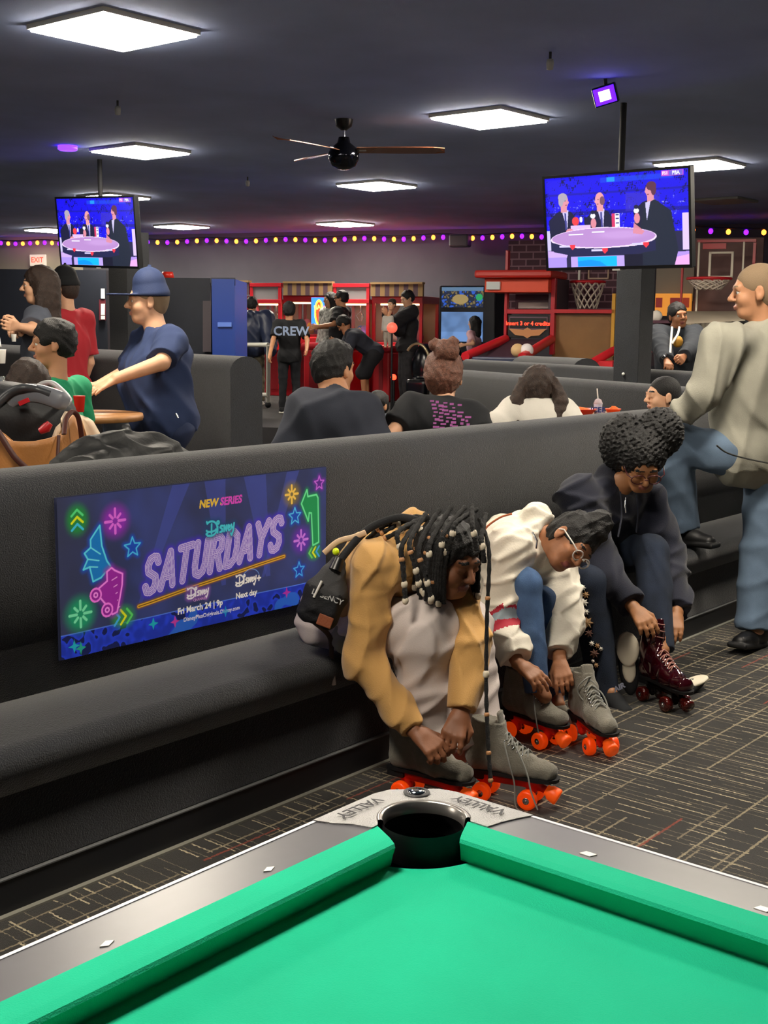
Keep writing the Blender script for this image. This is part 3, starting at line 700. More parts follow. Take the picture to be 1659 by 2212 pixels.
# ------------------------------------------------------------------ televisions
def tv_picture():
    c = Canvas(1.11, .625, 400, 226, '#1810e0')
    f = c.noise(1, 60, 8); g = c.noise(1, 110, 12)
    up = (c.Y > .23)[..., None]; c.C = np.where(up & (f > 1.6)[..., None], np.array(lin('#0a0a50')), c.C); c.C = np.where(up & (g > 2.6)[..., None] & (c.Y < .46)[..., None], np.array(lin('#8a90f0')), c.C)
    c.rect(0, .36, 1.11, .385, '#101050', .6); c.rect(0, .5, 1.11, .512, '#181878', .6); c.rect(.45, .57, 1.0, .605, '#1848e0', .6); c.rect(.5, .575, .56, .605, '#2090f0')
    c.rect(.64, .37, .9, .49, '#3a30b8', .6); c.rect(0, 0, 1.11, .225, '#26264a')
    c.poly([(0, .05), (.15, .05), (.17, .1), (0, .12)], '#c8a8f0'); c.rect(0, 0, .155, .07, '#a890f0'); c.rect(1.06, .1, 1.11, .34, '#d8c0f8'); c.rect(.0, .12, .03, .26, '#c8c0f0')
    c.rect(.87, 0, 1.11, .075, '#e8a8ea'); c.poly([(.84, .02), (.86, .08), (1.11, .09), (1.11, .07)], '#b090f0')
    def man(x, y, hs, flip, hair, skin='#d890a0', bald=False):
        s = -1 if flip else 1
        c.poly([(x-.12, y-.3), (x-.13, y-.13), (x-.06, y-.075), (x+.0, y-.06), (x+.06, y-.075), (x+.11, y-.14), (x+.12, y-.3)], '#1c1e3c')
        c.poly([(x-.02, y-.06), (x+.035, y-.06), (x+.02, y-.2)], '#c8c0f0'); c.poly([(x+.0, y-.08), (x+.014, y-.08), (x+.02, y-.19), (x+.005, y-.2)], '#40408a')
        c.rect(x-.025, y-.075, x+.025, y-.03, skin); c.ell(x, y, .036, .052, skin); c.ell(x+s*.03, y-.008, .012, .01, skin)
        if bald: c.ell(x-s*.02, y-.005, .02, .03, hair)
        else: c.ell(x-s*.008, y+.028, .038, .03, hair); c.ell(x-s*.024, y, .02, .034, hair)
        c.ell(x+s*.012, y+.004, .004, .003, '#301828'); c.ell(x+s*.018, y-.026, .008, .003, '#7a3040')
    man(.15, .46, 1, False, '#a8a0b0'); man(.44, .455, 1, True, '#785060', '#e098a0', True); man(.83, .5, 1, True, '#5a3048')
    c.poly([(.76, .0), (.74, .2), (.78, .4), (.86, .44), (.98, .36), (1.03, .1), (1.0, 0)], '#1e2638'); c.poly([(.79, .42), (.83, .43), (.8, .3)], '#c8c0f0')
    for x, y in ((.385, .34), (.725, .36)): c.ell(x, y-.04, .022, .035, '#d88898'); c.ell(x-.004, y+.01, .02, .017, '#e8e8f8'); c.ell(x-.004, y+.035, .018, .014, '#202040')
    c.rect(.2, .25, .36, .29, '#d8b8f0'); c.ell(.24, .32, .028, .03, '#e84048'); c.ell(.285, .33, .012, .02, '#e8e0ff'); c.ell(.19, .25, .03, .02, '#d88898'); c.rect(.53, .25, .555, .36, '#d03868'); c.rect(.555, .24, .59, .36, '#e8e8ff')
    for yy in (.26, .29, .32, .345): c.rect(.56, yy, .585, yy+.008, '#383878')
    c.ell(.45, .195, .42, .075, '#f0d8ff'); c.ell(.45, .2, .41, .065, '#b48ac8'); c.ell(.6, .215, .2, .03, '#c8a0dc', .6, .4)
    c.poly([(.03, .18), (.2, .135), (.45, .125), (.7, .135), (.86, .17), (.86, .1), (.65, .075), (.45, .07), (.2, .08), (.05, .11)], '#22244c'); c.rect(.62, .0, .76, .08, '#14162c')
    for x, y in ((.1, .14), (.36, .108), (.68, .14)): c.rect(x, y, x+.09, y+.014, '#d0c8f8'); c.poly([(x+.085, y+.018), (x+.13, y+.018), (x+.13, y), (x+.108, y-.02), (x+.088, y)], '#e83848')
    c.rect(.19, .0, .62, .075, '#b8a0ec'); c.rect(.245, .002, .56, .07, '#10b4fc'); c.poly([(.245, .002), (.245, .04), (.35, .05), (.43, .035), (.48, .002)], '#0890f8')
    c.poly([(.7, .49-.2), (.78, .23), (.76, .21), (.69, .22)], '#d88898', .9); c.rect(.18, .225, .3, .232, '#f0f0ff'); c.rect(.37, .235, .47, .242, '#f0f0ff')
    c.rect(.915, .585, 1.075, .62, '#c050c8'); c.rect(.97, .588, 1.07, .617, '#7060d0'); c.text('FS1', .03, .942, .602, '#ffe8ff', .0008); c.text('PBA', .032, 1.02, .602, '#ffffff', .0008)
    return c
TVP = tv_picture()
SCR = mat('screen_glow', '#ffffff', .4, attr=True, emit=.52)
def television(c, yaw, tilt, label, sc=1., roll=0.):
    """c screen centre; yaw: direction the screen faces (world angle)"""
    n = np.array([math.cos(yaw)*math.cos(tilt), math.sin(yaw)*math.cos(tilt), -math.sin(tilt)]); u = nrm(np.cross([0, 0, 1], n)); v = np.cross(n, u); c = np.asarray(c, float); u, v = u*math.cos(roll)+v*math.sin(roll), v*math.cos(roll)-u*math.sin(roll)
    t = empty('television', c, label, 'television', 'televisions hung from the ceiling'); w, h = 1.11*sc, .625*sc; R = np.stack([u, v, n], 1)
    MB().box((-w/2-.018, -h/2-.022, -.055), (w/2+.018, h/2+.018, -.004), R=R, c=c, bev=.006).build('housing', BLACK, t)
    b = MB()
    for lo, hi in (((-w/2-.018, -h/2-.022, -.01), (w/2+.018, -h/2, .006)), ((-w/2-.018, h/2, -.01), (w/2+.018, h/2+.018, .006)), ((-w/2-.018, -h/2, -.01), (-w/2, h/2, .006)), ((w/2, -h/2, -.01), (w/2+.018, h/2, .006))): b.box(lo, hi, R=R, c=c)
    b.build('bezel', BLACK, t)
    k = Canvas(w, h, 400, 226, '#000000'); k.C = TVP.C
    k.mesh('screen', c-u*w/2-v*h/2+n*.001, u, v, SCR, t)
    MB().box((-.03, -h/2-.03, -.02), (.03, -h/2-.018, .008), R=R, c=c).build('sensor_tab', WHITE, t)
    MB().cyl(c-n*.06+np.array([0, 0, h*.2]), np.array([c[0]-n[0]*.06, c[1]-n[1]*.06, 3.0]), .022, n=12).build('ceiling_pole', BLACKM, t)
    MB().box((-.16, -.12, -.09), (.16, .12, -.05), R=R, c=c).build('bracket', BLACKM, t)
    return t

# ================================================================== PEOPLE
SKIN = {}
def skin(n, h):
    m = mat('skin_'+n, h, .55, var=.07, vscale=14, bump=.12, bscale=300); SKIN[n] = m; return m
skin('deep', '#8c5a3e'); skin('brown', '#a26c4a'); skin('tan', '#c08a66'); skin('light', '#d8a684'); skin('olive', '#b98a62'); skin('amber', '#a3704a')
LIPS = {n: mat('lips_'+n, h, .45) for n, h in (('deep', '#6e3c34'), ('brown', '#8e5048'), ('tan', '#ac7460'), ('light', '#c08470'), ('olive', '#a86858'), ('amber', '#94584a'))}
HAIRB = mat('hair_black', '#060506', .6, bump=1., bscale=240)
HAIRBR = mat('hair_brown', '#33241c', .6, bump=1., bscale=240, var=.4, vscale=60)
HAIRAU = mat('hair_auburn', '#6a4434', .55, bump=1., bscale=200, var=.45, vscale=80)
HAIRGR = mat('hair_cropped', '#8a745a', .8, bump=.5, bscale=400)
EYEW = mat('eye_white', '#e0ddd6', .25); IRIS = mat('iris', '#1e120c', .15)
def F_(a): a = math.radians(a); h = nrm([_fw[0], _fw[1], 0]); return h*math.cos(a)+_rt*math.sin(a)
UP = np.array([0., 0, 1])
def frame(f, u):
    f = nrm(f); r = nrm(np.cross(f, u)); return np.stack([r, f, np.cross(r, f)], 1)

def stand(x, ytop, D, z0, a, lean=0., sit=False, H=None, wid=1.):
    """skeleton of a person from head top, depth and ground height"""
    top = atd(x, ytop, D); Hh = (top[2]-z0) if not sit else (top[2]-z0-.45)/.52
    if H: Hh = H
    f = F_(a); r = np.cross(f, UP); J = {'H': Hh, 'f': f, 'r': r}
    b = np.array([top[0], top[1], 0.])
    def pt(h, rr=0., ff=0., zz=None): return b+r*rr*Hh+f*ff*Hh+UP*(z0+h*Hh)
    J['head'] = top-UP*.065*Hh-f*.0
    if sit:
        s0 = z0+.45-.47*Hh
        P2 = lambda h, rr=0., ff=0.: b+r*rr*Hh+f*ff*Hh+UP*(s0+h*Hh)
        J['neck'] = P2(.85, 0, -.02); J['chest'] = P2(.74, 0, -.03); J['pelvis'] = P2(.53, 0, -.02-lean)
        for s, q in ((1, 'R'), (-1, 'L')):
            J['sh'+q] = P2(.815, s*.108*wid, -.025); J['el'+q] = P2(.64, s*.14*wid, .03); J['wr'+q] = P2(.60, s*.09, .16)
            J['hip'+q] = P2(.52, s*.06, -lean); k = J['hip'+q]+f*.25*Hh; J['kn'+q] = k+r*s*.03*Hh; J['an'+q] = np.array([k[0], k[1], z0+.05])+f*.03
    else:
        J['neck'] = pt(.85, 0, -.015); J['chest'] = pt(.73, 0, -.01-lean*.2); J['pelvis'] = pt(.53, 0, -lean)
        for s, q in ((1, 'R'), (-1, 'L')):
            J['sh'+q] = pt(.815, s*.108*wid, -.01); J['el'+q] = pt(.63, s*.135*wid, -.01); J['wr'+q] = pt(.49, s*.135*wid, .05)
            J['hip'+q] = pt(.51, s*.055, -lean); J['kn'+q] = pt(.28, s*.06, .01); J['an'+q] = pt(.045, s*.065, -.01)
    for q in 'RL': J['hd'+q] = nrm(J['wr'+q]-J['el'+q])
    return J
def ov(J, **kw):
    for k, v in kw.items(): J[k] = atd(*v) if len(v) == 3 and max(v) > 20 else np.asarray(v, float)
    return J

def fuzz(amp, seed):
    r = np.random.RandomState(seed); K = r.normal(size=(6, 3))*190
    return lambda P: amp*sum(np.sin(P @ K[i]+i+1.7*np.sin(P @ K[(i+2) % 6]*.45)) for i in range(6))*.3

def add_hand(S, w, d, back, thumb=1, s=1., curl=.7, m=0, spread=.12, curls=None, tcurl=.4):
    d = nrm(d); back = nrm(back-(back @ d)*d); side = np.cross(d, back)*thumb; w = np.asarray(w, float)
    S.cone(w-d*.01*s, w+d*.03*s, .021*s, .02*s, m, k=.012*s, flat=side, fs=1.25)
    L = (.070, .078, .072, .056)
    for i in range(4):
        o = (.030-.0198*i)*s; kn = w+d*(.088-.004*abs(i-1.2))*s+side*o
        S.cone(w+d*.02*s+side*o*.6, kn, .0135*s, .0115*s, m, k=.012*s)
        dd = nrm(d+side*(o/.03/s*spread)); p = kn; c = 0.; cu = (curls[i] if curls else curl)
        rr = [.0098, .0088, .0078, .0066]
        for j, fr in enumerate((.44, .31, .25)):
            c += cu*(.75 if j == 0 else 1.)
            q = p+(dd*math.cos(c)-back*math.sin(c))*L[i]*fr*s
            S.cone(p, q, rr[j]*s, rr[j+1]*s, m, k=.005*s); p = q
    t0 = w+d*.022*s+side*.022*s-back*.004*s; t1 = t0+nrm(d*.75+side*.65-back*.35)*.042*s; t2 = t1+nrm(d*.9+side*(.35-tcurl)-back*.5)*.03*s; t3 = t2+nrm(d*.8-side*tcurl-back*.6)*.024*s
    S.cone(t0, t1, .0155*s, .0115*s, m, k=.012*s); S.cone(t1, t2, .0108*s, .0095*s, m, k=.005*s); S.cone(t2, t3, .0095*s, .0078*s, m, k=.005*s)

def add_head(S, c, R, s, m=0, ml=1, mb=2, closed=False, fine=True, jaw=1., hairless=False):
    c = np.asarray(c, float); T = lambda *p: c+R @ (np.array(p)*s)
    S.ell(T(0, -.012, .035), np.array([.075, .096, .084])*s, R, m, k=.02*s)
    S.ell(T(0, .018, -.035), np.array([.057*jaw, .068, .074])*s, R, m, k=.03*s)
    S.cone(T(-.02, .052, -.088), T(.02, .052, -.088), .023*s*jaw, m=m, k=.03*s)
    for q in (-1, 1):
        S.ell(T(q*.036*jaw, .058, -.03), np.array([.024, .026, .028])*s, R, m, k=.02*s)
        S.ell(T(q*.030, .108, .004), np.array([.017, .020, .013])*s, R, m, k=.014*s, op='s')
    S.cone(T(-.036, .082, .026), T(.036, .082, .026), .013*s, m=m, k=.018*s)
    if fine:
        for q in (-1, 1):
            if closed: S.ell(T(q*.031, .082, .004), np.array([.0165, .014, .0115])*s, R, m, k=.005*s)
            else:
                S.cone(T(q*.018, .083, .011), T(q*.044, .078, .011), .0062*s, .006*s, m, k=.006*s); S.cone(T(q*.018, .084, -.006), T(q*.044, .077, -.005), .005*s, .005*s, m, k=.006*s)
            S.ell(T(q*.032, .093, .031), np.array([.021, .02, .0045])*s, R, mb, op='p')
            if closed: S.ell(T(q*.031, .096, -.006), np.array([.015, .02, .0026])*s, R, mb, op='p')
    S.cone(T(0, .088, .012), T(0, .110, -.024), .0085*s, .0125*s, m, k=.01*s)
    for q in (-1, 1): S.ell(T(q*.0125, .097, -.029), np.array([.0095, .010, .0085])*s, R, m, k=.007*s)
    S.ell(T(0, .087, -.057), np.array([.0225, .0095, .0055])*s, R, ml, k=.008*s); S.ell(T(0, .086, -.0665), np.array([.019, .0095, .006])*s, R, ml, k=.006*s)
    for q in (-1, 1):
        S.ell(T(q*.079, -.008, -.004), np.array([.009, .020, .033])*s, R, m, k=.006*s); S.ell(T(q*.077, -.003, -.026), np.array([.008, .012, .013])*s, R, m, k=.006*s)
        if fine: S.ell(T(q*.088, -.004, .004), np.array([.006, .010, .017])*s, R, m, k=.004*s, op='s')

def eyes(c, R, s, par):
    for q in (-1, 1):
        o = np.asarray(c)+R @ (np.array([q*.031, .0735, .003])*s); b = MB(); b.ball(o, .0142*s, 0, 14); k = 10
        pr = [(math.sin(a)*.0148*s, math.cos(a)*.0148*s) for a in np.linspace(.48, 0.02, 4)]
        b.lathe([(r_, h_) for r_, h_ in pr], o, R @ np.array([0, 1., -.05]), 12, 1); b.build('eye', [EYEW, IRIS], par)

def shoe(name, an, toe_dir, m, par, s=1., sole='#e8e4da', up=None, res=.006, high=False, label=None):
    f = nrm(toe_dir); u = UP if up is None else nrm(up); r = nrm(np.cross(f, u)); u = np.cross(r, f); g = np.asarray(an, float)-u*.075*s
    S = Sdf(.02*s); R = np.stack([r, f, u], 1)
    S.cone(g+f*-.045*s+u*.045*s, g+f*.09*s+u*.035*s, .042*s, .036*s, 0, flat=r, fs=1.0)
    S.cone(g+f*.08*s+u*.032*s, g+f*.165*s+u*.026*s, .038*s, .030*s, 0, flat=r, fs=1.18)
    S.cone(g+f*-.03*s+u*.06*s, g+f*-.025*s+u*(.13 if high else .095)*s, .044*s, .042*s, 0, flat=f, fs=1.15, cap=True)
    S.box(g+f*.06*s+u*.012*s, np.array([.046, .145, .013])*s, R, .011*s, 1, k=.004)
    return S.mesh(name, [m, mat('sole_'+sole, sole, .6)], res, par, None, label, zmin=None)

def figure(label, J, sk='tan', cat='person', group=None, s=None, top=None, bottom=None, hair=None, head=None, shoes=None, res=.01, hands=None, belly=0., eye=True, closed=False, seed=1,
           base=None, neckr=1., hairfn=None, feet=True, jaw=1., parts=None, facewide=1., extra_top=None, extra_bottom=None, hs=None, armr=1.):
    """one person: body (a single skin surface), clothes, hair and shoes as parts"""
    s = (J['H']/1.75) if s is None else s
    hs = s if hs is None else hs
    bx = base if base is not None else (J['anL']+J['anR'])/2
    root = empty('person', (bx[0], bx[1], max(0., min(J['anL'][2], J['anR'][2])-.07)), label, cat, group)
    f = J['f']; lat_s = nrm(J['shR']-J['shL']); lat_h = nrm(J['hipR']-J['hipL'])
    hf, hu = (head if head is not None else (f, UP)); R = frame(hf, hu); hc = J['head']
    T = lambda *p: hc+R @ (np.array(p)*hs)
    S = Sdf(.03*s)
    sp = [J['pelvis'], J['pelvis']*.62+J['chest']*.38, J['pelvis']*.3+J['chest']*.7, J['chest']]
    hw = [.060, .050, .058, .062]; rr = [.098, .088, .098, .098]
    for i in range(4):
        lt = nrm(lat_h*(1-i/3)+lat_s*i/3); S.cone(sp[i]-lt*hw[i]*s, sp[i]+lt*hw[i]*s, rr[i]*s, k=.06*s)
    S.cone(J['shR'], J['shL'], .05*s, k=.05*s); S.cone(J['chest'], J['neck'], .075*s, .052*s*neckr)
    S.cone(J['neck'], T(0, -.022, -.055), .053*s*neckr, .050*hs*neckr, k=.02*s)
    for q in 'RL':
        S.cone(J['sh'+q], J['el'+q], .046*s*armr, .037*s*armr); S.cone(J['el'+q], J['wr'+q], .039*s*armr, .026*s*armr, k=.015*s)
        S.cone(J['hip'+q], J['kn'+q], .078*s, .05*s); S.cone(J['kn'+q], J['an'+q], .05*s, .032*s)
        S.cone(J['an'+q], J['an'+q]+(nrm(J['to'+q]-J['an'+q]) if 'to'+q in J else f)*.05*s-UP*.015*s, .032*s, .028*s)
    fine = res < .0085
    for q, th in (('R', 1), ('L', -1)):
        h = (hands or {}).get(q, {})
        d = h.get('d', J['wr'+q]-J['el'+q]); bk = h.get('back', lat_s*(1 if q == 'R' else -1))
        d = nrm(d); bk = np.asarray(bk, float)
        if abs(nrm(bk) @ d) > .93: bk = UP+f*.3
        add_hand(S, J['wr'+q]+d*.012*s, d, bk, h.get('thumb', -th), s*h.get('s', 1.), h.get('curl', .45), 0, h.get('spread', .12), h.get('curls'), h.get('tcurl', .3))
    add_head(S, hc, R, hs, closed=closed, fine=fine, jaw=jaw)
    hm = {'black': HAIRB, 'brown': HAIRBR, 'auburn': HAIRAU, 'grey': HAIRGR}[(hair or ('black',))[0]]
    S.mesh('body', [SKIN[sk], LIPS[sk], hm], res, root)
    if eye and not closed: eyes(hc, R, hs, root)
    # hair
    style = (hair or ('black', 'short'))[1]
    if style != 'none':
        Hs = Sdf(.02*hs); t = {'buzz': .0035, 'short': .010, 'coil': .012, 'full': .013, 'long': .014, 'pony': .009, 'bun': .010, 'afro': .03}.get(style, .01)
        Hs.ell(T(0, -.018, .04), np.array([.077+t, .097+t, .085+t])*hs, R, 0)
        if style in ('short', 'buzz', 'full', 'pony', 'bun', 'coil'): Hs.ell(T(0, -.05, -.01), np.array([.066+t, .055+t, .07])*hs, R, 0, k=.03*hs)
        if style == 'long':
            Hs.cone(T(0, -.055, .0), T(0, -.07, -.2), .085*hs, .07*hs, k=.04*hs, flat=R[:, 0], fs=1.15)
            for q in (-1, 1): Hs.cone(T(q*.07, -.01, .02), T(q*.085, -.005, -.19), .034*hs, .03*hs, k=.03*hs)
        if style == 'bun': Hs.ell(T(0, -.06, .125), np.array([.05, .05, .045])*hs, R, 0, k=.02*hs)
        Hs.ell(T(0, .118, -.028), np.array([.098*facewide, .078, .092])*hs, R, op='s', k=.012*hs)
        if style in ('short', 'buzz', 'full', 'pony', 'bun'):
            for q in (-1, 1): Hs.ell(T(q*.085, .02, -.045), np.array([.04, .05, .05])*hs, R, op='s', k=.008*hs)
            Hs.box(T(0, -.02, -.12), np.array([.12, .12, .055])*hs, R, op='s', k=.008*hs)
        if hairfn: hairfn(Hs, T, R, hs)
        dsp = fuzz(.006, seed) if style == 'coil' else folds(.005, 95, seed) if style not in ('buzz',) else None
        Hs.mesh('hair', [hm], min(res, .008), root, dsp)
    # clothes
    if top:
        C = Sdf(.035*s); inf = top.get('inf', .018); short = top.get('short', False)
        for i in range(top.get('from', 0), 4):
            lt = nrm(lat_h*(1-i/3)+lat_s*i/3); e = belly if i in (1, 2) else belly*.6 if i == 0 else 0
            off = f*e*.6
            C.cone(sp[i]-lt*(hw[i]+e*.3)*s+off, sp[i]+lt*(hw[i]+e*.3)*s+off, (rr[i]+inf+e*.45)*s, k=.07*s)
        hem = top.get('hem', .09)
        dn = nrm(J['pelvis']-sp[1])
        if not top.get('from'): C.cone(J['pelvis']-lat_h*.055*s, J['pelvis']+lat_h*.055*s+dn*.001, (rr[0]+inf)*s, k=.05*s)
        if hem > 0:
            for z in (-1, 1): C.cone(J['pelvis']+lat_h*.06*z*s, J['pelvis']+lat_h*.062*z*s+dn*hem*s, (.098+inf)*s, (.092+inf)*s, k=.05*s, cap=True)
        C.cone(J['shR'], J['shL'], (.05+inf)*s, k=.05*s); C.cone(J['chest'], J['neck'], (.08+inf)*s, (.055+inf*.6)*s, k=.04*s, cap=True)
        sr = top.get('sleeve', .0)
        for q in 'RL':
            if short:
                e = J['sh'+q]*.42+J['el'+q]*.58 if short is True else J['sh'+q]*(1-short)+J['el'+q]*short
                C.cone(J['sh'+q], e, (.055+inf)*s, (.052+inf+sr)*s, cap=True, k=.035*s)
            else:
                C.cone(J['sh'+q], J['el'+q], (.050+inf+sr)*s, (.042+inf+sr)*s, k=.035*s); w = J['wr'+q]+nrm(J['wr'+q]-J['el'+q])*top.get('cuff', 0)*s
                C.cone(J['el'+q], w, (.042+inf+sr)*s, (.028+inf*.8+sr*.6)*s, cap=True, k=.02*s)
                if top.get('rib'): C.cone(w-nrm(J['wr'+q]-J['el'+q])*.05*s, w, (.028+inf*.6)*s, (.027+inf*.5)*s, 1, cap=True, k=.008)
        if top.get('hood'):
            bk = -hf if abs(nrm(hf) @ nrm(J['neck']-J['chest'])) < .7 else -f
            nk = J['neck']; bb = nrm(np.cross(lat_s, nrm(J['neck']-J['chest']))); bb = bb if bb @ f < 0 else -bb
            C.cone(nk-lat_s*.06*s+bb*.01*s, nk+bb*.075*s, .042*s, .05*s, 2 if top.get('hoodm') else 0, k=.03*s); C.cone(nk+lat_s*.06*s+bb*.01*s, nk+bb*.075*s, .042*s, .05*s, 2 if top.get('hoodm') else 0, k=.03*s)
            C.cone(nk+bb*.07*s, nk+bb*.09*s-nrm(J['neck']-J['chest'])*.1*s, .06*s, .045*s, k=.04*s)
        else:
            C.cone(J['neck']+(J['head']-J['neck'])*.16, J['neck']+(J['head']-J['neck'])*.9, .058*s*neckr, .07*s, op='s', k=.006)
        if extra_top: extra_top(C)
        C.mesh(top.get('name', 'shirt'), top['m'] if isinstance(top['m'], list) else [top['m']]*2, res*top.get('rs', 1.), root, folds(top.get('fold', .007)*s, top.get('ff', 26)/s, seed), top.get('label'))
    if bottom:
        C = Sdf(.03*s); inf = bottom.get('inf', .012); fl = bottom.get('flare', 0.)
        C.cone(J['pelvis']-lat_h*.06*s, J['pelvis']+lat_h*.06*s, (.100+inf)*s, k=.04*s)
        C.cone(J['hipR'], J['hipL'], (.082+inf)*s)
        for q in 'RL':
            b0 = bottom.get('shorts')
            C.cone(J['hip'+q], J['kn'+q], (.082+inf)*s, (.056+inf+fl*.6)*s)
            if not b0: C.cone(J['kn'+q], J['an'+q]+UP*bottom.get('rise', .0), (.055+inf+fl*.7)*s, (.040+inf+fl)*s, cap=True, k=.02*s)
        if extra_bottom: extra_bottom(C)
        C.mesh(bottom.get('name', 'trousers'), bottom['m'] if isinstance(bottom['m'], list) else [bottom['m']], res*bottom.get('rs', 1.), root, folds(bottom.get('fold', .006)*s, bottom.get('ff', 24)/s, seed+5), bottom.get('label'))
    if shoes:
        for q in 'RL':
            if q in shoes.get('skip', ''): continue
            shoe('shoe', J['an'+q], (J['to'+q]-J['an'+q]) if 'to'+q in J else f, shoes['m'], root, s*shoes.get('s', 1.), shoes.get('sole', '#e8e4da'), res=max(res*.8, .005), high=res < .0085)
    return root, R, T, hs

# ------------------------------------------------------------------ fabrics
TAN = mat('tan_fleece', '#c89a5a', .9, bump=.35, bscale=260, sheen=.2)
TANR = mat('tan_rib', '#c09252', .9, bump=.9, bscale=160)
PUTTY = mat('putty_cotton', '#d2c6c2', .85, bump=.35, bscale=350)
CREAM = mat('cream_windcheater', '#e6dfd0', .7, bump=.3, bscale=120)
DEN = mat('mid_denim', '#48658f', .9, bump=.5, bscale=500, var=.22, vscale=18)
DEND = mat('dark_denim', '#1a2538', .9, bump=.5, bscale=500, var=.3, vscale=14)
DENL = mat('light_denim', '#64788f', .9, bump=.5, bscale=500, var=.16, vscale=9)
NAVY = mat('navy_fleece', '#14182a', .9, bump=.4, bscale=260, sheen=.15)
GREY = mat('grey_fleece', '#9a988b', .92, bump=.4, bscale=260, var=.06, vscale=14)
TEEN = mat('navy_tee', '#26355a', .9, bump=.2, bscale=300)
CHINO = mat('navy_twill', '#243050', .9, bump=.3, bscale=400)
BLKC = mat('black_cotton', '#17181c', .9, bump=.3, bscale=300)
SUEDE = mat('grey_suede', '#7b776c', .95, bump=.6, bscale=220, var=.14, vscale=25, sheen=.25)
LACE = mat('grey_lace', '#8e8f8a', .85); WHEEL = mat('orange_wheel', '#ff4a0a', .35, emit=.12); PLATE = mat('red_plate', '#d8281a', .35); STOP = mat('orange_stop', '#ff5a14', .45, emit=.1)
SOLEB = mat('black_sole', '#0e0e12', .6)

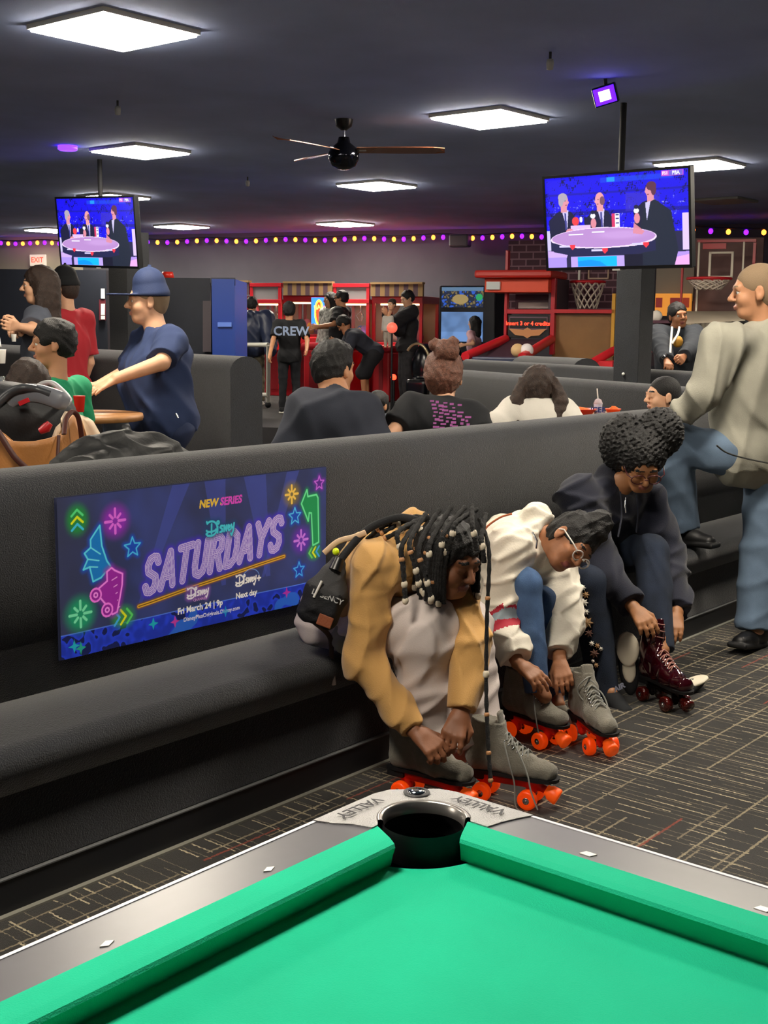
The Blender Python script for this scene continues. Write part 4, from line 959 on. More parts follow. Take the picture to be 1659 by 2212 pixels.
# ------------------------------------------------------------------ roller skates
def skate(mid, hd, label, suede=SUEDE, wheel=WHEEL, plate=PLATE, stop=STOP, lace=LACE, empty_boot=False, tilt=0., glossy=False, group='rental roller skates', tall=.0, shank=None, roll=0.):
    """mid: ground point under the wheelbase, hd: heading"""
    f = nrm([hd[0], hd[1], 0]); r = np.cross(f, UP); root = empty('roller_skate', (mid[0], mid[1], 0), label, 'roller skate', group)
    f3 = f*math.cos(tilt)+UP*math.sin(tilt); u3 = np.cross(r, f3); g = np.array([mid[0], mid[1], 0.]); R = np.stack([r, f3, u3], 1)
    P = lambda x, y, z: g+r*x+f3*y+u3*z
    z = .088
    S = Sdf(.018)
    S.cone(P(0, -.10, z+.036), P(0, .045, z+.036), .038, .038, 0, flat=r, fs=.95)
    S.cone(P(0, .04, z+.034), P(0, .125, z+.027), .038, .030, 0, flat=r, fs=1.2)
    sh = .0 if shank is None else shank
    S.cone(P(0, -.085, z+.05), P(0, -.07+sh*.5, z+.17+tall), .043, .043, 0, flat=f3, fs=1.28, cap=True)
    S.cone(P(0, .025, z+.05), P(0, -.045, z+.105), .034, .036, 0, k=.035)
    if empty_boot:
        S.cone(P(0, -.085, z+.09), P(0, -.08+sh*.5, z+.22+tall), .033, .037, 1, op='s', k=.004, flat=f3, fs=1.16)
    S.mesh('boot', [suede, BLACKM], .0042, root, folds(.0025, 60, 3), 'glossy maroon boot' if glossy else None)
    if not glossy or True:
        tg = Sdf(.01); tg.cone(P(0, -.02, z+.10), P(0, -.035+sh*.5, z+.195+tall), .006, .006, 0, flat=r, fs=4.2); tg.mesh('tongue', [suede], .004, root)
    b = MB(); ol = [(.030, -.135), (.036, -.10), (.033, -.03), (.040, .06), (.043, .10), (.036, .14), (.018, .158), (0, .162)]
    pl = ol+[(-x, y) for x, y in ol[::-1]]; n = len(pl)
    vs = [P(x, y, z-.001) for x, y in pl]+[P(x*1.01, y*1.01, z+.010) for x, y in pl]
    b.add(vs, [tuple(range(n)), tuple(range(2*n-1, n-1, -1))]+[(i, (i+1) % n, n+(i+1) % n, n+i) for i in range(n)])
    b.build('sole', SOLEB, root)
    b = MB(); b.box((-.031, -.135, z-.022), (.031, -.075, z), R=R, c=g, bev=.003); b.build('heel_block', SOLEB, root)
    S = Sdf(.01); S.box(P(0, 0, z-.012), (.017, .105, .006), R, .004); S.box(P(0, -.02, z-.022), (.012, .085, .010), R, .005)
    S.cone(P(0, -.085, z-.012), P(0, -.072, .036), .021, .015); S.cone(P(0, .085, z-.012), P(0, .072, .036), .021, .015); S.cone(P(0, .085, z-.018), P(0, .135, .05), .014, .012)
    S.mesh('plate', [plate], .0035, root)
    for y in (-.075, .075):
        MB().cyl(P(-.06, y, .031), P(.06, y, .031), .0045, n=10).build('axle', STEEL, root)
        for x in (-.044, .044):
            c = P(x, y, .031); b = MB(); w = .0155
            b.lathe([(.0085, -w), (.021, -w), (.0275, -w*.92), (.0305, -w*.55), (.0305, w*.55), (.0275, w*.92), (.021, w), (.0085, w)], c, r, 28)
            wh = b.build('wheel', wheel, root)
            b = MB(); b.lathe([(0, -.0165), (.0085, -.0165), (.0125, -.0148), (.0125, .0148), (.0085, .0165), (0, .0165)], c, r, 18); b.lathe([(0, -.0195), (.0045, -.0195), (.0045, -.016)], c, r, 8); b.lathe([(.0045, .016), (.0045, .0195), (0, .0195)], c, r, 8)
            b.build('hub', STEEL, wh)
    b = MB(); d = nrm(P(0, .18, .03)-P(0, .13, .055)); o = P(0, .125, .055); b.lathe([(0, -.004), (.017, -.004), (.0175, .004), (.024, .012), (.0265, .036), (.024, .041), (0, .042)], o, d, 22); b.build('toe_stop', stop, root)
    # laces
    b = MB(); k = 6
    for i in range(k):
        t = i/(k-1); y = .066-.086*t; zz = z+.079+.060*t**1.25
        a = P(-.022, y, zz-.009); c = P(.022, y-.012, zz-.004); a2 = P(.022, y, zz-.009); c2 = P(-.022, y-.012, zz-.004)
        m1 = P(0, y-.006, zz+.0085)
        b.tube([a, (a+m1)/2+u3*.004, m1, (m1+c)/2+u3*.004, c], .0028, 6); b.tube([a2, (a2+m1)/2+u3*.005, m1+u3*.003, (m1+c2)/2+u3*.004, c2], .0028, 6)
    if glossy:
        for i in range(5):
            t = i/4; y = -.052+sh*.35*t; zz = z+.12+(.055+tall)*t
            b.tube([P(-.024, y+.018, zz), P(0, y+.035, zz+.006), P(.024, y+.018, zz+.012)], .0026, 6)
    b.build('laces', lace, root)
    b = MB()
    for i in range(7):
        t = i/6; y = .062-.088*t; zz = z+.076+.054*t
        for x in (-.0255, .0255): b.lathe([(.0022, .0015), (.0042, .0015), (.0045, -.001)], P(x, y, zz-.008), nrm(r*np.sign(x)*.7+u3*.7), 10)
    if glossy:
        for i in range(5):
            for x in (-.028, .028): b.ball(P(x, -.03-.01*i, z+.115+.022*i), .0042, n=8)
    b.build('eyelets', CHROME if glossy else STEEL, root)
    return root, P

s1, P1 = skate((2.985, 2.265), (.11, -.99), 'grey suede skate with orange wheels being tied by the tan hoodie skater', shank=-.03)
s2, P2 = skate((3.151, 2.075), (.266, -.964), 'grey suede skate with orange wheels nearest the pool table corner')
s3, P3 = skate((3.683, 2.33), (-.168, -.986), 'grey suede skate being tied by the white jacket skater')
s4, P4 = skate((3.77, 2.14), (-.55, -.83), 'empty unlaced grey suede skate with orange wheels on the carpet', empty_boot=True, shank=-.04)
MAR = mat('maroon_patent', '#3a0712', .1, metal=.35, coat=1.); MARW = mat('smoky_red_wheel', '#5a1410', .12, trans=.35, coat=.6); MARP = mat('black_plate', '#1a1416', .25, metal=.6); MLACE = mat('rose_lace', '#a8766c', .7)
s5, P5 = skate((4.394, 2.178), (-.44, -.9), 'glossy maroon high boot skate with rose laces and smoky red wheels', MAR, MARW, MARP, MARW, MLACE, glossy=True, group='own skates', tall=.05, shank=-.03)
def hanging_lace(pts, root, m=LACE, r=.0028, name='loose_lace'):
    b = MB(); b.tube(pts, r, 6); return b.build(name, m, root)
def curve(pts, n=6):
    pts = [np.asarray(p, float) for p in pts]; o = []
    for i in range(len(pts)-1):
        p0, p1, p2, p3 = pts[max(i-1, 0)], pts[i], pts[i+1], pts[min(i+2, len(pts)-1)]
        for j in range(n):
            t = j/n; o.append(.5*((2*p1)+(p2-p0)*t+(2*p0-5*p1+4*p2-p3)*t*t+(3*p1-p0-3*p2+p3)*t**3))
    o.append(pts[-1]); return o
hanging_lace(curve([P2(.03, -.01, .20), P2(.048, .015, .14), P2(.052, .035, .08), P2(.066, .045, .015), P2(.08, .07, .004)]), s2)
hanging_lace(curve([P2(.0, -.0, .215), P2(.035, .045, .165), P2(.050, .075, .115), P2(.056, .09, .065), P2(.062, .115, .012)]), s2)
hanging_lace(curve([P3(.02, .02, .19), P3(.047, .05, .14), P3(.05, .065, .09), P3(.052, .08, .045)]), s3)
hanging_lace(curve([P4(-.02, -.05, .24), P4(.02, -.01, .25), P4(.05, -.02, .21), P4(.03, .0, .17), P4(-.02, .01, .18)]), s4)
hanging_lace(curve([P4(.02, -.03, .22), P4(-.03, .0, .2), P4(-.04, .04, .15), P4(.0, .05, .15)]), s4)

# ------------------------------------------------------------------ skater in the tan hoodie
def P_(x, y, D): return atd(x, y, D)
fA = nrm([.12, -1, 0])
JA = {'H': 1.66, 'f': fA, 'r': np.cross(fA, UP), 'pelvis': P_(728, 1330, 4.14), 'chest': P_(850, 1215, 3.98), 'neck': P_(905, 1178, 3.93), 'head': P_(972, 1212, 3.84),
      'shR': P_(812, 1222, 3.84), 'shL': P_(975, 1230, 4.0), 'elR': P_(782, 1425, 3.86), 'elL': P_(1018, 1400, 3.86), 'wrR': P_(893, 1575, 3.76), 'wrL': P_(998, 1530, 3.78),
      'hipR': P_(735, 1350, 4.06), 'hipL': P_(805, 1325, 4.3), 'knR': P_(922, 1352, 3.86), 'knL': P_(1000, 1350, 4.16), 'anR': P_(914, 1588, 3.97), 'anL': P_(1030, 1625, 3.98)}
dRA = P_(935, 1612, 3.72)-JA['wrR']; dLA = P_(972, 1608, 3.72)-JA['wrL']
toC = nrm(EYE-JA['wrR'])
upA = nrm(P_(945, 1120, 3.86)-P_(1000, 1300, 3.8)); faA = nrm(P_(1062, 1262, 3.72)-P_(972, 1212, 3.84))
def braidhair(Hs, T, R, s):
    Hs.ell(T(0, -.03, .075), np.array([.085, .09, .05])*s, R, 0, k=.03)
rA, RA, TA, sA = figure('person in a tan hoodie with beaded braids, bent over tying a skate', JA, 'deep', s=.93, res=.0045, closed=True,
    head=(faA, upA), hair=('black', 'full'), hairfn=braidhair,
    top=dict(m=[TAN, TANR, TAN], name='hoodie', inf=.020, sleeve=.005, hood=True, rib=True, hem=.0, **{'from': 1}, fold=.011, ff=32, cuff=.0),
    bottom=dict(m=PUTTY, name='trousers', inf=.02, flare=.038, fold=.013, ff=26),
    hands={'R': dict(d=dRA, back=toC*.6+UP*.6, thumb=-1, curls=(.75, .8, .85, .9), tcurl=.5), 'L': dict(d=dLA, back=toC*.7+UP*.4, thumb=-1, curls=(.6, .75, .85, .9), tcurl=.5)}, seed=4)
# braids with shell beads
BR = mat('braid_hair', '#070608', .7, bump=1., bscale=400); BEADM = mat('cowrie_bead', '#d8cdb8', .35); BEADO = mat('wood_bead', '#b98558', .4)
random.seed(5)
def braid(pts, r=.0065, beads=(), par=None, seedn=0):
    c = curve(pts, 12); rs = [r*(1+.17*math.sin(i*2.1)) for i in range(len(c))]; b = MB(); b.tube(c, rs, 7); o = b.build('braid', BR, par)
    for t, kk in beads:
        p = c[min(int(t*(len(c)-1)), len(c)-1)]; b = MB(); b.ball(p, max(.0105, r*1.3) if kk else max(.0085, r*1.25), n=10, sc=(1, 1, 1.3 if kk else 1.)); b.build('bead', BEADM if kk else BEADO, o)
    return o
for i in range(76):
    a = (i/76)*2*PI; side = math.cos(a); fr = math.sin(a)
    if fr > .6 and abs(side) < .75: continue
    st = TA(.02*side, -.02+.02*fr, .112); L = random.uniform(.12, .2); drop = np.array([0, 0, -1.])
    p1 = TA(.058*side, -.02+.066*fr, .112); p2 = TA(.100*side, -.02+.112*fr, .06); p3 = TA(.106*side, -.02+.118*fr, -.01)*.6+(p2+drop*.06)*.4; p4 = p3+drop*L*.6
    braid([st, p1, p2, p3, p4], .0072, [(random.uniform(.3, .75), 0), (.97, 1)] if i % 3 == 0 else [(random.uniform(.4, .9), i % 2)] if i % 3 == 1 else [], rA)
# thick locks at the crown falling forward, long ones hanging by the face
for (x0, y0, x1, y1, x2, y2, D, bd) in [(880, 1130, 868, 1180, 876, 1300, 3.72, 1), (900, 1110, 885, 1170, 905, 1262, 3.70, 1), (930, 1100, 905, 1180, 932, 1296, 3.68, 1), (955, 1095, 930, 1170, 925, 1240, 3.66, 0), (985, 1095, 960, 1150, 948, 1220, 3.66, 0),
                                        (890, 1120, 860, 1150, 872, 1230, 3.75, 0), (1010, 1100, 985, 1130, 968, 1190, 3.66, 0), (1030, 1110, 1040, 1160, 1046, 1215, 3.68, 0), (1000, 1092, 1020, 1130, 1030, 1190, 3.66, 0)]:
    braid([P_(x0+20, y0, D+.08), P_(x1, y1, D), P_((x1+x2)/2, (y1+y2)/2, D-.01), P_(x2, y2, D)], .0078, [(.5, 0), (.8, 1), (.98, 1)] if bd else [(.6, 1)], rA)
braid([P_(1035, 1120, 3.72), P_(1056, 1190, 3.68), P_(1052, 1330, 3.67), P_(1050, 1480, 3.66), P_(1054, 1600, 3.64), P_(1060, 1690, 3.62)], .0062, [(.36, 0), (.58, 1), (.7, 0), (.86, 0), (.99, 0)], rA)
for i, (y, dx) in enumerate([(1128, 0), (1140, 6), (1122, -8)]):
    braid([P_(930, 1118, 3.84), P_(880+dx, y-4, 3.87), P_(820+dx, y+26, 3.86), P_(770, 1185+i*4, 3.9)], .0075, [(.25, 0), (.45, 1), (.65, 0)], rA)
# sling bag
bagm = mat('black_nylon', '#14151a', .75, bump=.4, bscale=200); bagg = mat('charcoal_panel', '#3a3a3c', .8, bump=.4, bscale=300); PATCH = mat('leather_patch', '#8a4a2c', .6, bump=.4, bscale=150)
bagr = empty('sling_bag', P_(705, 1270, 3.88), 'black sling bag with a leather patch hanging on the tan hoodie', 'bag')
bu = nrm(P_(748, 1190, 3.84)-P_(690, 1340, 3.84)); bn = nrm(EYE-P_(705, 1270, 3.8)); bn = nrm(bn-(bn @ bu)*bu); bs = np.cross(bu, bn); RB = np.stack([bs, bu, bn], 1); bc = P_(708, 1272, 3.82)
S = Sdf(.03); S.box(bc-bu*.055, (.066, .062, .04), RB, .03, 0); S.cone(bc, bc+bu*.085-bs*.0, .055, .022, 1, k=.03, flat=bs, fs=1.15); S.box(bc-bu*.04+bn*.02, (.05, .045, .032), RB, .022, 0, k=.01); S.mesh('pouch', [bagm, bagg], .004, bagr, folds(.003, 50, 2))
MB().box((-.024, -.108, .040), (.022, -.073, .051), R=RB, c=bc+bs*.035 if False else bc-bs*.028*-1, bev=.003).build('leather_patch', PATCH, bagr, 'brown leather patch')
lettering('LEGENCY', .023, bc-bu*.02+bn*.053+bs*.008, bs, bu, mat('bag_print', '#b8b8b8', .6), bagr, .0005)
b_ = MB(); b_.tube([bc+bn*.055-bs*.03-bu*.035, bc+bn*.06-bs*.025+bu*.02], .004, 8); b_.build('zip_pull', WHITE, bagr)
b_ = MB(); b_.tube(curve([bc+bu*.08+bn*.01, P_(760, 1178, 3.82), P_(800, 1140, 3.84), P_(860, 1118, 3.84), P_(905, 1125, 3.82)]), .012, 8, flat=bn); b_.build('strap', bagm, bagr)
b_ = MB(); b_.tube(curve([bc-bu*.11+bn*.0, P_(712, 1375, 3.92), P_(716, 1420, 3.94), P_(722, 1480, 3.95)]), .008, 6, flat=bn); b_.build('strap_tail', mat('frayed_strap', '#4a3d38', .8), bagr)
b_ = MB(); b_.tube([bc+bu*.062+bn*.03, bc+bu*.10+bn*.022], [.02, .016], 12); b_.build('buckle', BLACK, bagr)
b_ = MB(); b_.ball(bc+bu*.115-bs*.018, .011, sc=(1, 1, 1.1)); b_.build('charm', mat('neon_yellow', '#d8f010', .4), bagr, 'neon yellow charm')
b_ = MB(); b_.tube(curve([P_(700, 1195, 3.85), P_(730, 1170, 3.84), P_(765, 1160, 3.83), P_(790, 1150, 3.82)]), .009, 8, flat=bn); b_.build('tag', mat('tag_ribbon', '#d9b896', .6), bagr)
# grey jacket hem showing below the hoodie
S = Sdf(.02); S.cone(P_(735, 1355, 3.98), P_(742, 1392, 3.92), .05, .03, flat=bn, fs=.5); S.mesh('undershirt_hem', [mat('sage_cloth', '#8f9085', .85)], .006, rA, folds(.004, 40, 3))

# ------------------------------------------------------------------ skater in the white jacket
STR = [CREAM, mat('stripe_red', '#b01c34', .7), mat('stripe_grey', '#8a98a0', .7)]
fB = nrm([.05, -1, 0]); faB = nrm(P_(1262, 1215, 4.42)-P_(1232, 1172, 4.5)); upB = nrm(P_(1290, 1128, 4.5)-P_(1225, 1185, 4.5))
JB = {'H': 1.6, 'f': fB, 'r': np.cross(fB, UP), 'pelvis': P_(1045, 1290, 4.85), 'chest': P_(1118, 1180, 4.68), 'neck': P_(1168, 1152, 4.6), 'head': P_(1232, 1172, 4.5),
      'shR': P_(1102, 1186, 4.5), 'shL': P_(1195, 1205, 4.78), 'elR': P_(1072, 1330, 4.5), 'elL': P_(1215, 1320, 4.66), 'wrR': P_(1118, 1432, 4.36), 'wrL': P_(1208, 1422, 4.5),
      'hipR': P_(1060, 1290, 4.75), 'hipL': P_(1100, 1280, 4.95), 'knR': P_(1138, 1262, 4.46), 'knL': P_(1170, 1300, 4.62), 'anR': P_(1160, 1478, 4.44), 'anL': P_(1195, 1500, 4.62)}
JB['toR'] = P_(1220, 1545, 4.35); JB['toL'] = P_(1232, 1548, 4.5)
dRB = P_(1192, 1488, 4.28)-JB['wrR']; dLB = P_(1222, 1490, 4.4)-JB['wrL']; tB = nrm(EYE-JB['wrR'])
def bunB(Hs, T, R, s):
    Hs.ell(T(0, .0, .145), np.array([.055, .05, .048])*s, R, 0, k=.02*s); Hs.ell(T(0, .02, .12), np.array([.05, .06, .03])*s, R, 0, k=.02*s)
def stripeB(C):
    a, b = JB['elR'], JB['wrR']; u = nrm(b-a)
    d = nrm(JB['elR']-JB['shR'])
    for (q0, q1, m) in ((.03, .045, 1), (.045, .075, 2), (.075, .108, 1)): C.cone(a-d*.01+u*q0, a-d*.01+u*q1, .09, .09, m, op='p', cap=True, cap0=True)
rB, RBh, TB, sB = figure('person in a white jacket with a red and grey sleeve stripe, lacing a skate', JB, 'brown', s=.90, res=.0048, closed=True, head=(faB, upB), hair=('black', 'pony'), hairfn=bunB, hs=.9,
    top=dict(m=STR, name='jacket', inf=.028, sleeve=.018, hood=True, hem=0., **{'from': 1}, fold=.014, ff=30, cuff=-.02), extra_top=stripeB,
    bottom=dict(m=DEN, name='jeans', inf=.0, flare=.008, fold=.004, ff=30, rise=-.03), shoes=dict(m=mat('grey_canvas', '#8d877a', .9), sole='#efe8da', skip='R', s=.82),
    hands={'R': dict(d=dRB, back=tB*.5+UP*.8, thumb=-1, curls=(.35, .4, .5, .6), s=.95), 'L': dict(d=dLB, back=tB*.9, thumb=1, curls=(.4, .5, .6, .7), s=.95)}, seed=9, neckr=.9)
def spectacles(T, par, m, w=.001, lens=True, s=1., r=.0022, big=1.):
    b = MB()
    for q in (-1, 1):
        c = np.array([q*.033, .106, -.004]); k = 18; P = [T(*(c+np.array([math.cos(2*PI*i/k)*.027*big, -abs(math.cos(2*PI*i/k))*.004, math.sin(2*PI*i/k)*.021*big]))) for i in range(k+1)]
        b.tube(P, r, 6, caps=False)
        b.tube([T(q*.058, .103, .004), T(q*.078, .085, .008), T(q*.086, .0, .01), T(q*.084, -.02, -.005)], r, 6)
    b.tube([T(-.007, .112, .0), T(0, .116, .003), T(.007, .112, .0)], r, 6)
    o = b.build('glasses', m, par, 'eyeglasses'); return o
spectacles(TB, rB, mat('clear_frame', '#d8d2cc', .2), r=.0028)
b_ = MB(); b_.tube(curve([P_(1106, 1110, 4.45), P_(1080, 1118, 4.46), P_(1050, 1140, 4.46), P_(1042, 1165, 4.45)]), .004, 6); b_.build('piping', mat('orange_piping', '#b4603a', .7), rB)
b_ = MB(); b_.tube([P_(1150, 1150, 4.43), P_(1160, 1168, 4.42), P_(1158, 1185, 4.42)], .0035, 6); b_.build('drawcord', STEEL, rB)
# hair bun band, ear ring detail left out

# ------------------------------------------------------------------ skater in the navy hoodie with an afro puff
fC = nrm([-.25, -1, 0]); faC = nrm(P_(1393, 1045, 4.98)-P_(1380, 992, 5.1)); upC = nrm(P_(1393, 925, 5.05)-P_(1388, 1010, 5.1))
JC = {'H': 1.66, 'f': fC, 'r': np.cross(fC, UP), 'pelvis': P_(1270, 1205, 5.45), 'chest': P_(1305, 1100, 5.3), 'neck': P_(1335, 1050, 5.22), 'head': P_(1388, 1002, 5.1),
      'shR': P_(1250, 1075, 5.15), 'shL': P_(1390, 1082, 5.38), 'elR': P_(1292, 1225, 5.1), 'elL': P_(1440, 1210, 5.3), 'wrR': P_(1368, 1312, 4.95), 'wrL': P_(1462, 1322, 5.1),
      'hipR': P_(1262, 1210, 5.35), 'hipL': P_(1315, 1200, 5.5), 'knR': P_(1275, 1262, 5.02), 'knL': P_(1408, 1192, 5.18), 'anR': P_(1305, 1478, 5.0), 'anL': P_(1425, 1378, 4.98)}
JC['toR'] = P_(1365, 1525, 4.85); JC['toL'] = P_(1450, 1440, 4.85)
tC = nrm(EYE-JC['wrR']); dRC = P_(1400, 1352, 4.86)-JC['wrR']; dLC = P_(1452, 1385, 4.98)-JC['wrL']
def afro(Hs, T, R, s):
    Hs.ell(T(0, -.045, .045), np.array([.108, .11, .10])*s, R, 0, k=.03*s); c1 = P_(1425, 935, 5.12); c0 = P_(1350, 958, 5.2); Hs.ell(c1, (.098, .098, .105), m=0, k=.02); Hs.ell(c0, (.105, .105, .125), m=0, k=.03)
rC, RCh, TC, sC = figure('person in a navy hoodie with an afro puff and glasses, pulling on a maroon skate', JC, 'amber', s=.95, res=.0052, closed=True, head=(faC, upC), hair=('black', 'coil'), hs=.95,
    top=dict(m=NAVY, name='hoodie', inf=.03, sleeve=.02, hood=True, hem=.05, fold=.014, ff=26, cuff=-.015),
    bottom=dict(m=DEND, name='jeans', inf=.008, flare=.02, fold=.005, ff=26, rise=-.055), shoes=dict(m=mat('black_knit', '#17191d', .9), sole='#1d1f22', skip='L'),
    hands={'R': dict(d=dRC, back=tC*.6+UP*.5, thumb=-1, curls=(.5, .6, .65, .7)), 'L': dict(d=dLC, back=tC, thumb=1, curls=(.3, .35, .4, .5))}, seed=2, hairfn=afro)
spectacles(TC, rC, mat('dark_red_frame', '#4a2226', .2), r=.0024, big=1.1)
b_ = MB(); b_.tube([P_(1352, 1075, 5.08), P_(1350, 1090, 5.07), P_(1352, 1108, 5.07)], .004, 6); b_.build('zip_pull', STEEL, rC)
b_ = MB(); b_.tube(curve([P_(1340, 1062, 5.1), P_(1343, 1110, 5.08), P_(1335, 1160, 5.05)]), .0035, 6); b_.tube(curve([P_(1375, 1070, 5.14), P_(1378, 1110, 5.13), P_(1374, 1150, 5.12)]), .0035, 6); b_.build('drawcord', NAVY, rC)
FL = [mat('stitch_white', '#d8d2c8', .7), mat('stitch_gold', '#a8845a', .7), mat('stitch_brown', '#5a3a2e', .7)]
random.seed(3)
for i, (x, y, r, k) in enumerate([(1259, 1270, .014, 0), (1265, 1285, .016, 1), (1262, 1302, .018, 0), (1266, 1322, .014, 0), (1268, 1345, .026, 1), (1270, 1345, .014, 2), (1272, 1368, .018, 2), (1278, 1390, .012, 0), (1290, 1395, .012, 1), (1298, 1402, .010, 0), (1284, 1412, .02, 2), (1288, 1437, .012, 1), (1281, 1428, .008, 0)]):
    D = 4.965+.0001*i; c = P_(x, y, D-.035); n = nrm(EYE-c); u = nrm(np.cross(UP, n)); v = np.cross(n, u); b = MB(); vs = [c+n*.004]
    kk = 14
    for j in range(kk): a = 2*PI*j/kk; q = r*(1 if j % 2 == 0 else .55); vs.append(c+(u*math.cos(a)+v*math.sin(a))*q)
    vs += [p-n*.03 for p in vs[1:]]
    b.add(vs, [(0, 1+j, 1+(j+1) % kk) for j in range(kk)]+[(1+j, 1+kk+j, 1+kk+(j+1) % kk, 1+(j+1) % kk) for j in range(kk)]); b.build('embroidered_flower', FL[k], rC)
# strap logo on the black sneaker
o5 = P_(1338, 1485, 4.86); lettering('AIR', .03, o5, _rt*.8+UP*.45, UP*.9-_rt*.3, mat('shoe_print', '#9aa0b8', .6), rC, .0012)
# cream sneakers lying behind the maroon skate
SNK = mat('cream_leather', '#e2d9c4', .6)
def sole_up(c, u, n, label):
    root = empty('shoe', c, label, 'shoe'); u = nrm(u); n = nrm(n); r = np.cross(u, n); R = np.stack([r, u, n], 1); c = np.asarray(c, float)
    S = Sdf(.02); S.ell(c+u*.06, (.045, .065, .014), R, 0, k=.02); S.ell(c-u*.03, (.026, .05, .014), R, 0, k=.03); S.mesh('outsole', [SNK], .005, root)
    S = Sdf(.02); S.ell(c-u*.01-n*.03, (.040, .115, .03), R, 0); S.mesh('upper', [mat('dark_upper', '#1c1d20', .8)], .005, root)
    return root
sole_up(P_(1358, 1432, 5.02), _rt*-.1+UP*.9, nrm(EYE-P_(1358, 1432, 5.02)), 'empty shoe with a cream sole standing left of the maroon skate')
c_ = onz(1478, 1475, .04); sole_up(c_, np.array([.9, -.3, -.05]), UP*.8-_rt*.2, 'empty shoe with a cream toe lying right behind the maroon skate')

# ------------------------------------------------------------------ man in the grey hoodie with one foot on the bench
fD = nrm(F_(-62)); JD = {'H': 1.82, 'f': fD, 'r': np.cross(fD, UP), 'pelvis': P_(1618, 985, 5.86), 'chest': P_(1640, 790, 5.82), 'neck': P_(1646, 715, 5.80), 'head': P_(1632, 632, 5.78),
      'shL': P_(1560, 742, 5.62), 'shR': P_(1728, 745, 5.95), 'elL': P_(1520, 850, 5.62), 'elR': P_(1760, 880, 5.9), 'wrL': P_(1472, 892, 5.7), 'wrR': P_(1740, 1000, 5.8),
      'hipL': P_(1585, 985, 5.78), 'hipR': P_(1655, 1000, 5.92), 'knL': P_(1455, 955, 5.85), 'knR': P_(1648, 1190, 5.9), 'anL': P_(1462, 1138, 5.98), 'anR': P_(1632, 1362, 5.86)}
JD['toL'] = JD['anL']+nrm(_rt*.75-_fw*[1, 1, 0]*.7)*.15; JD['toR'] = JD['anR']+fD*.1-_fw*.16
def strapD(C): pass
rD, RDh, TD, sD = figure('man in a grey hoodie and light jeans with one foot on the bench', JD, 'tan', s=1.04, res=.0065, head=(nrm(F_(-82)-UP*.06), UP), hair=('grey', 'buzz'), belly=.03,
    top=dict(m=GREY, name='hoodie', inf=.030, sleeve=.008, hood=True, hem=.06, fold=.013, ff=21), bottom=dict(m=DENL, name='jeans', inf=.014, flare=.040, fold=.008, ff=20),
    shoes=dict(m=mat('black_leather', '#0d0d0f', .5), sole='#101012'), hands={'L': dict(back=UP, curl=.5)}, seed=7)
b_ = MB(); b_.tube(curve([P_(1668, 1002, 5.62), P_(1610, 990, 5.6), P_(1570, 978, 5.55), P_(1548, 962, 5.52)]), .004, 6); b_.build('hem_cord', mat('dark_cord', '#3a3a38', .8), rD)

# ------------------------------------------------------------------ man in a navy cap and tee, behind the bench
JE = stand(318, 590, 7.3, 0, -78); JE.update(H=1.74)
fE = JE['f']
JE.update({'head': P_(318, 652, 7.3), 'neck': P_(335, 708, 7.32), 'chest': P_(355, 765, 7.33), 'pelvis': P_(366, 905, 7.3), 'shL': P_(372, 735, 7.12), 'shR': P_(322, 735, 7.5), 'elL': P_(350, 783, 6.98), 'elR': P_(280, 800, 7.42),
           'wrL': P_(250, 818, 6.9), 'wrR': P_(210, 835, 7.25), 'hipL': P_(378, 925, 7.2), 'hipR': P_(352, 925, 7.38)})
def mous(Hs, T, R, s): Hs.ell(T(0, .098, -.045), np.array([.026, .006, .004])*s, R, 0, k=.004); 
rE, REh, TE, sE = figure('man in a navy flat brim cap and navy tee reaching his hands forward', JE, 'light', s=1.02, res=.0075, head=(nrm(F_(-108)), UP), hair=('grey', 'buzz'), belly=.11, hairfn=None, hs=1.1,
    top=dict(m=TEEN, name='tee_shirt', inf=.03, short=.9, sleeve=.006, hem=.07, fold=.016, ff=18), bottom=dict(m=CHINO, name='trousers', inf=.02, flare=.03, fold=.006, ff=18), shoes=dict(m=BLKC),
    hands={'L': dict(back=UP*.8+tC*.3, curl=.12, d=P_(205, 842, 6.85)-P_(250, 818, 6.9)), 'R': dict(back=-UP, curl=.15, d=P_(165, 830, 7.2)-P_(210, 835, 7.25))}, seed=31, neckr=1.15, jaw=1.15, armr=1.15)
CAPM = mat('navy_cap', '#1f2f55', .8, bump=.3, bscale=300)
def flatcap(T, R, s, par, m, brim=True, name='cap'):
    S = Sdf(.015*s); S.cone(T(0, -.018, .045), T(0, -.012, .095), .103*s, .088*s, 0, cap=False, k=.02*s); S.box(T(0, 0, -.06), np.array([.13, .14, .09])*s, R, op='s', k=.004)
    if brim: S.box(T(0, .135, .036), np.array([.078, .075, .004])*s, R, .004*s, 0, k=.01*s)
    S.ell(T(0, -.015, .19), np.array([.012, .012, .005])*s, R, 0, k=.005)
    return S.mesh(name, [m], .0065, par)
flatcap(TE, REh, sE, rE, CAPM)
b_ = MB(); b_.tube([P_(380, 893, 6.95), P_(385, 903, 6.95)], .006, 6); b_.build('pocket_clip', STEEL, rE)

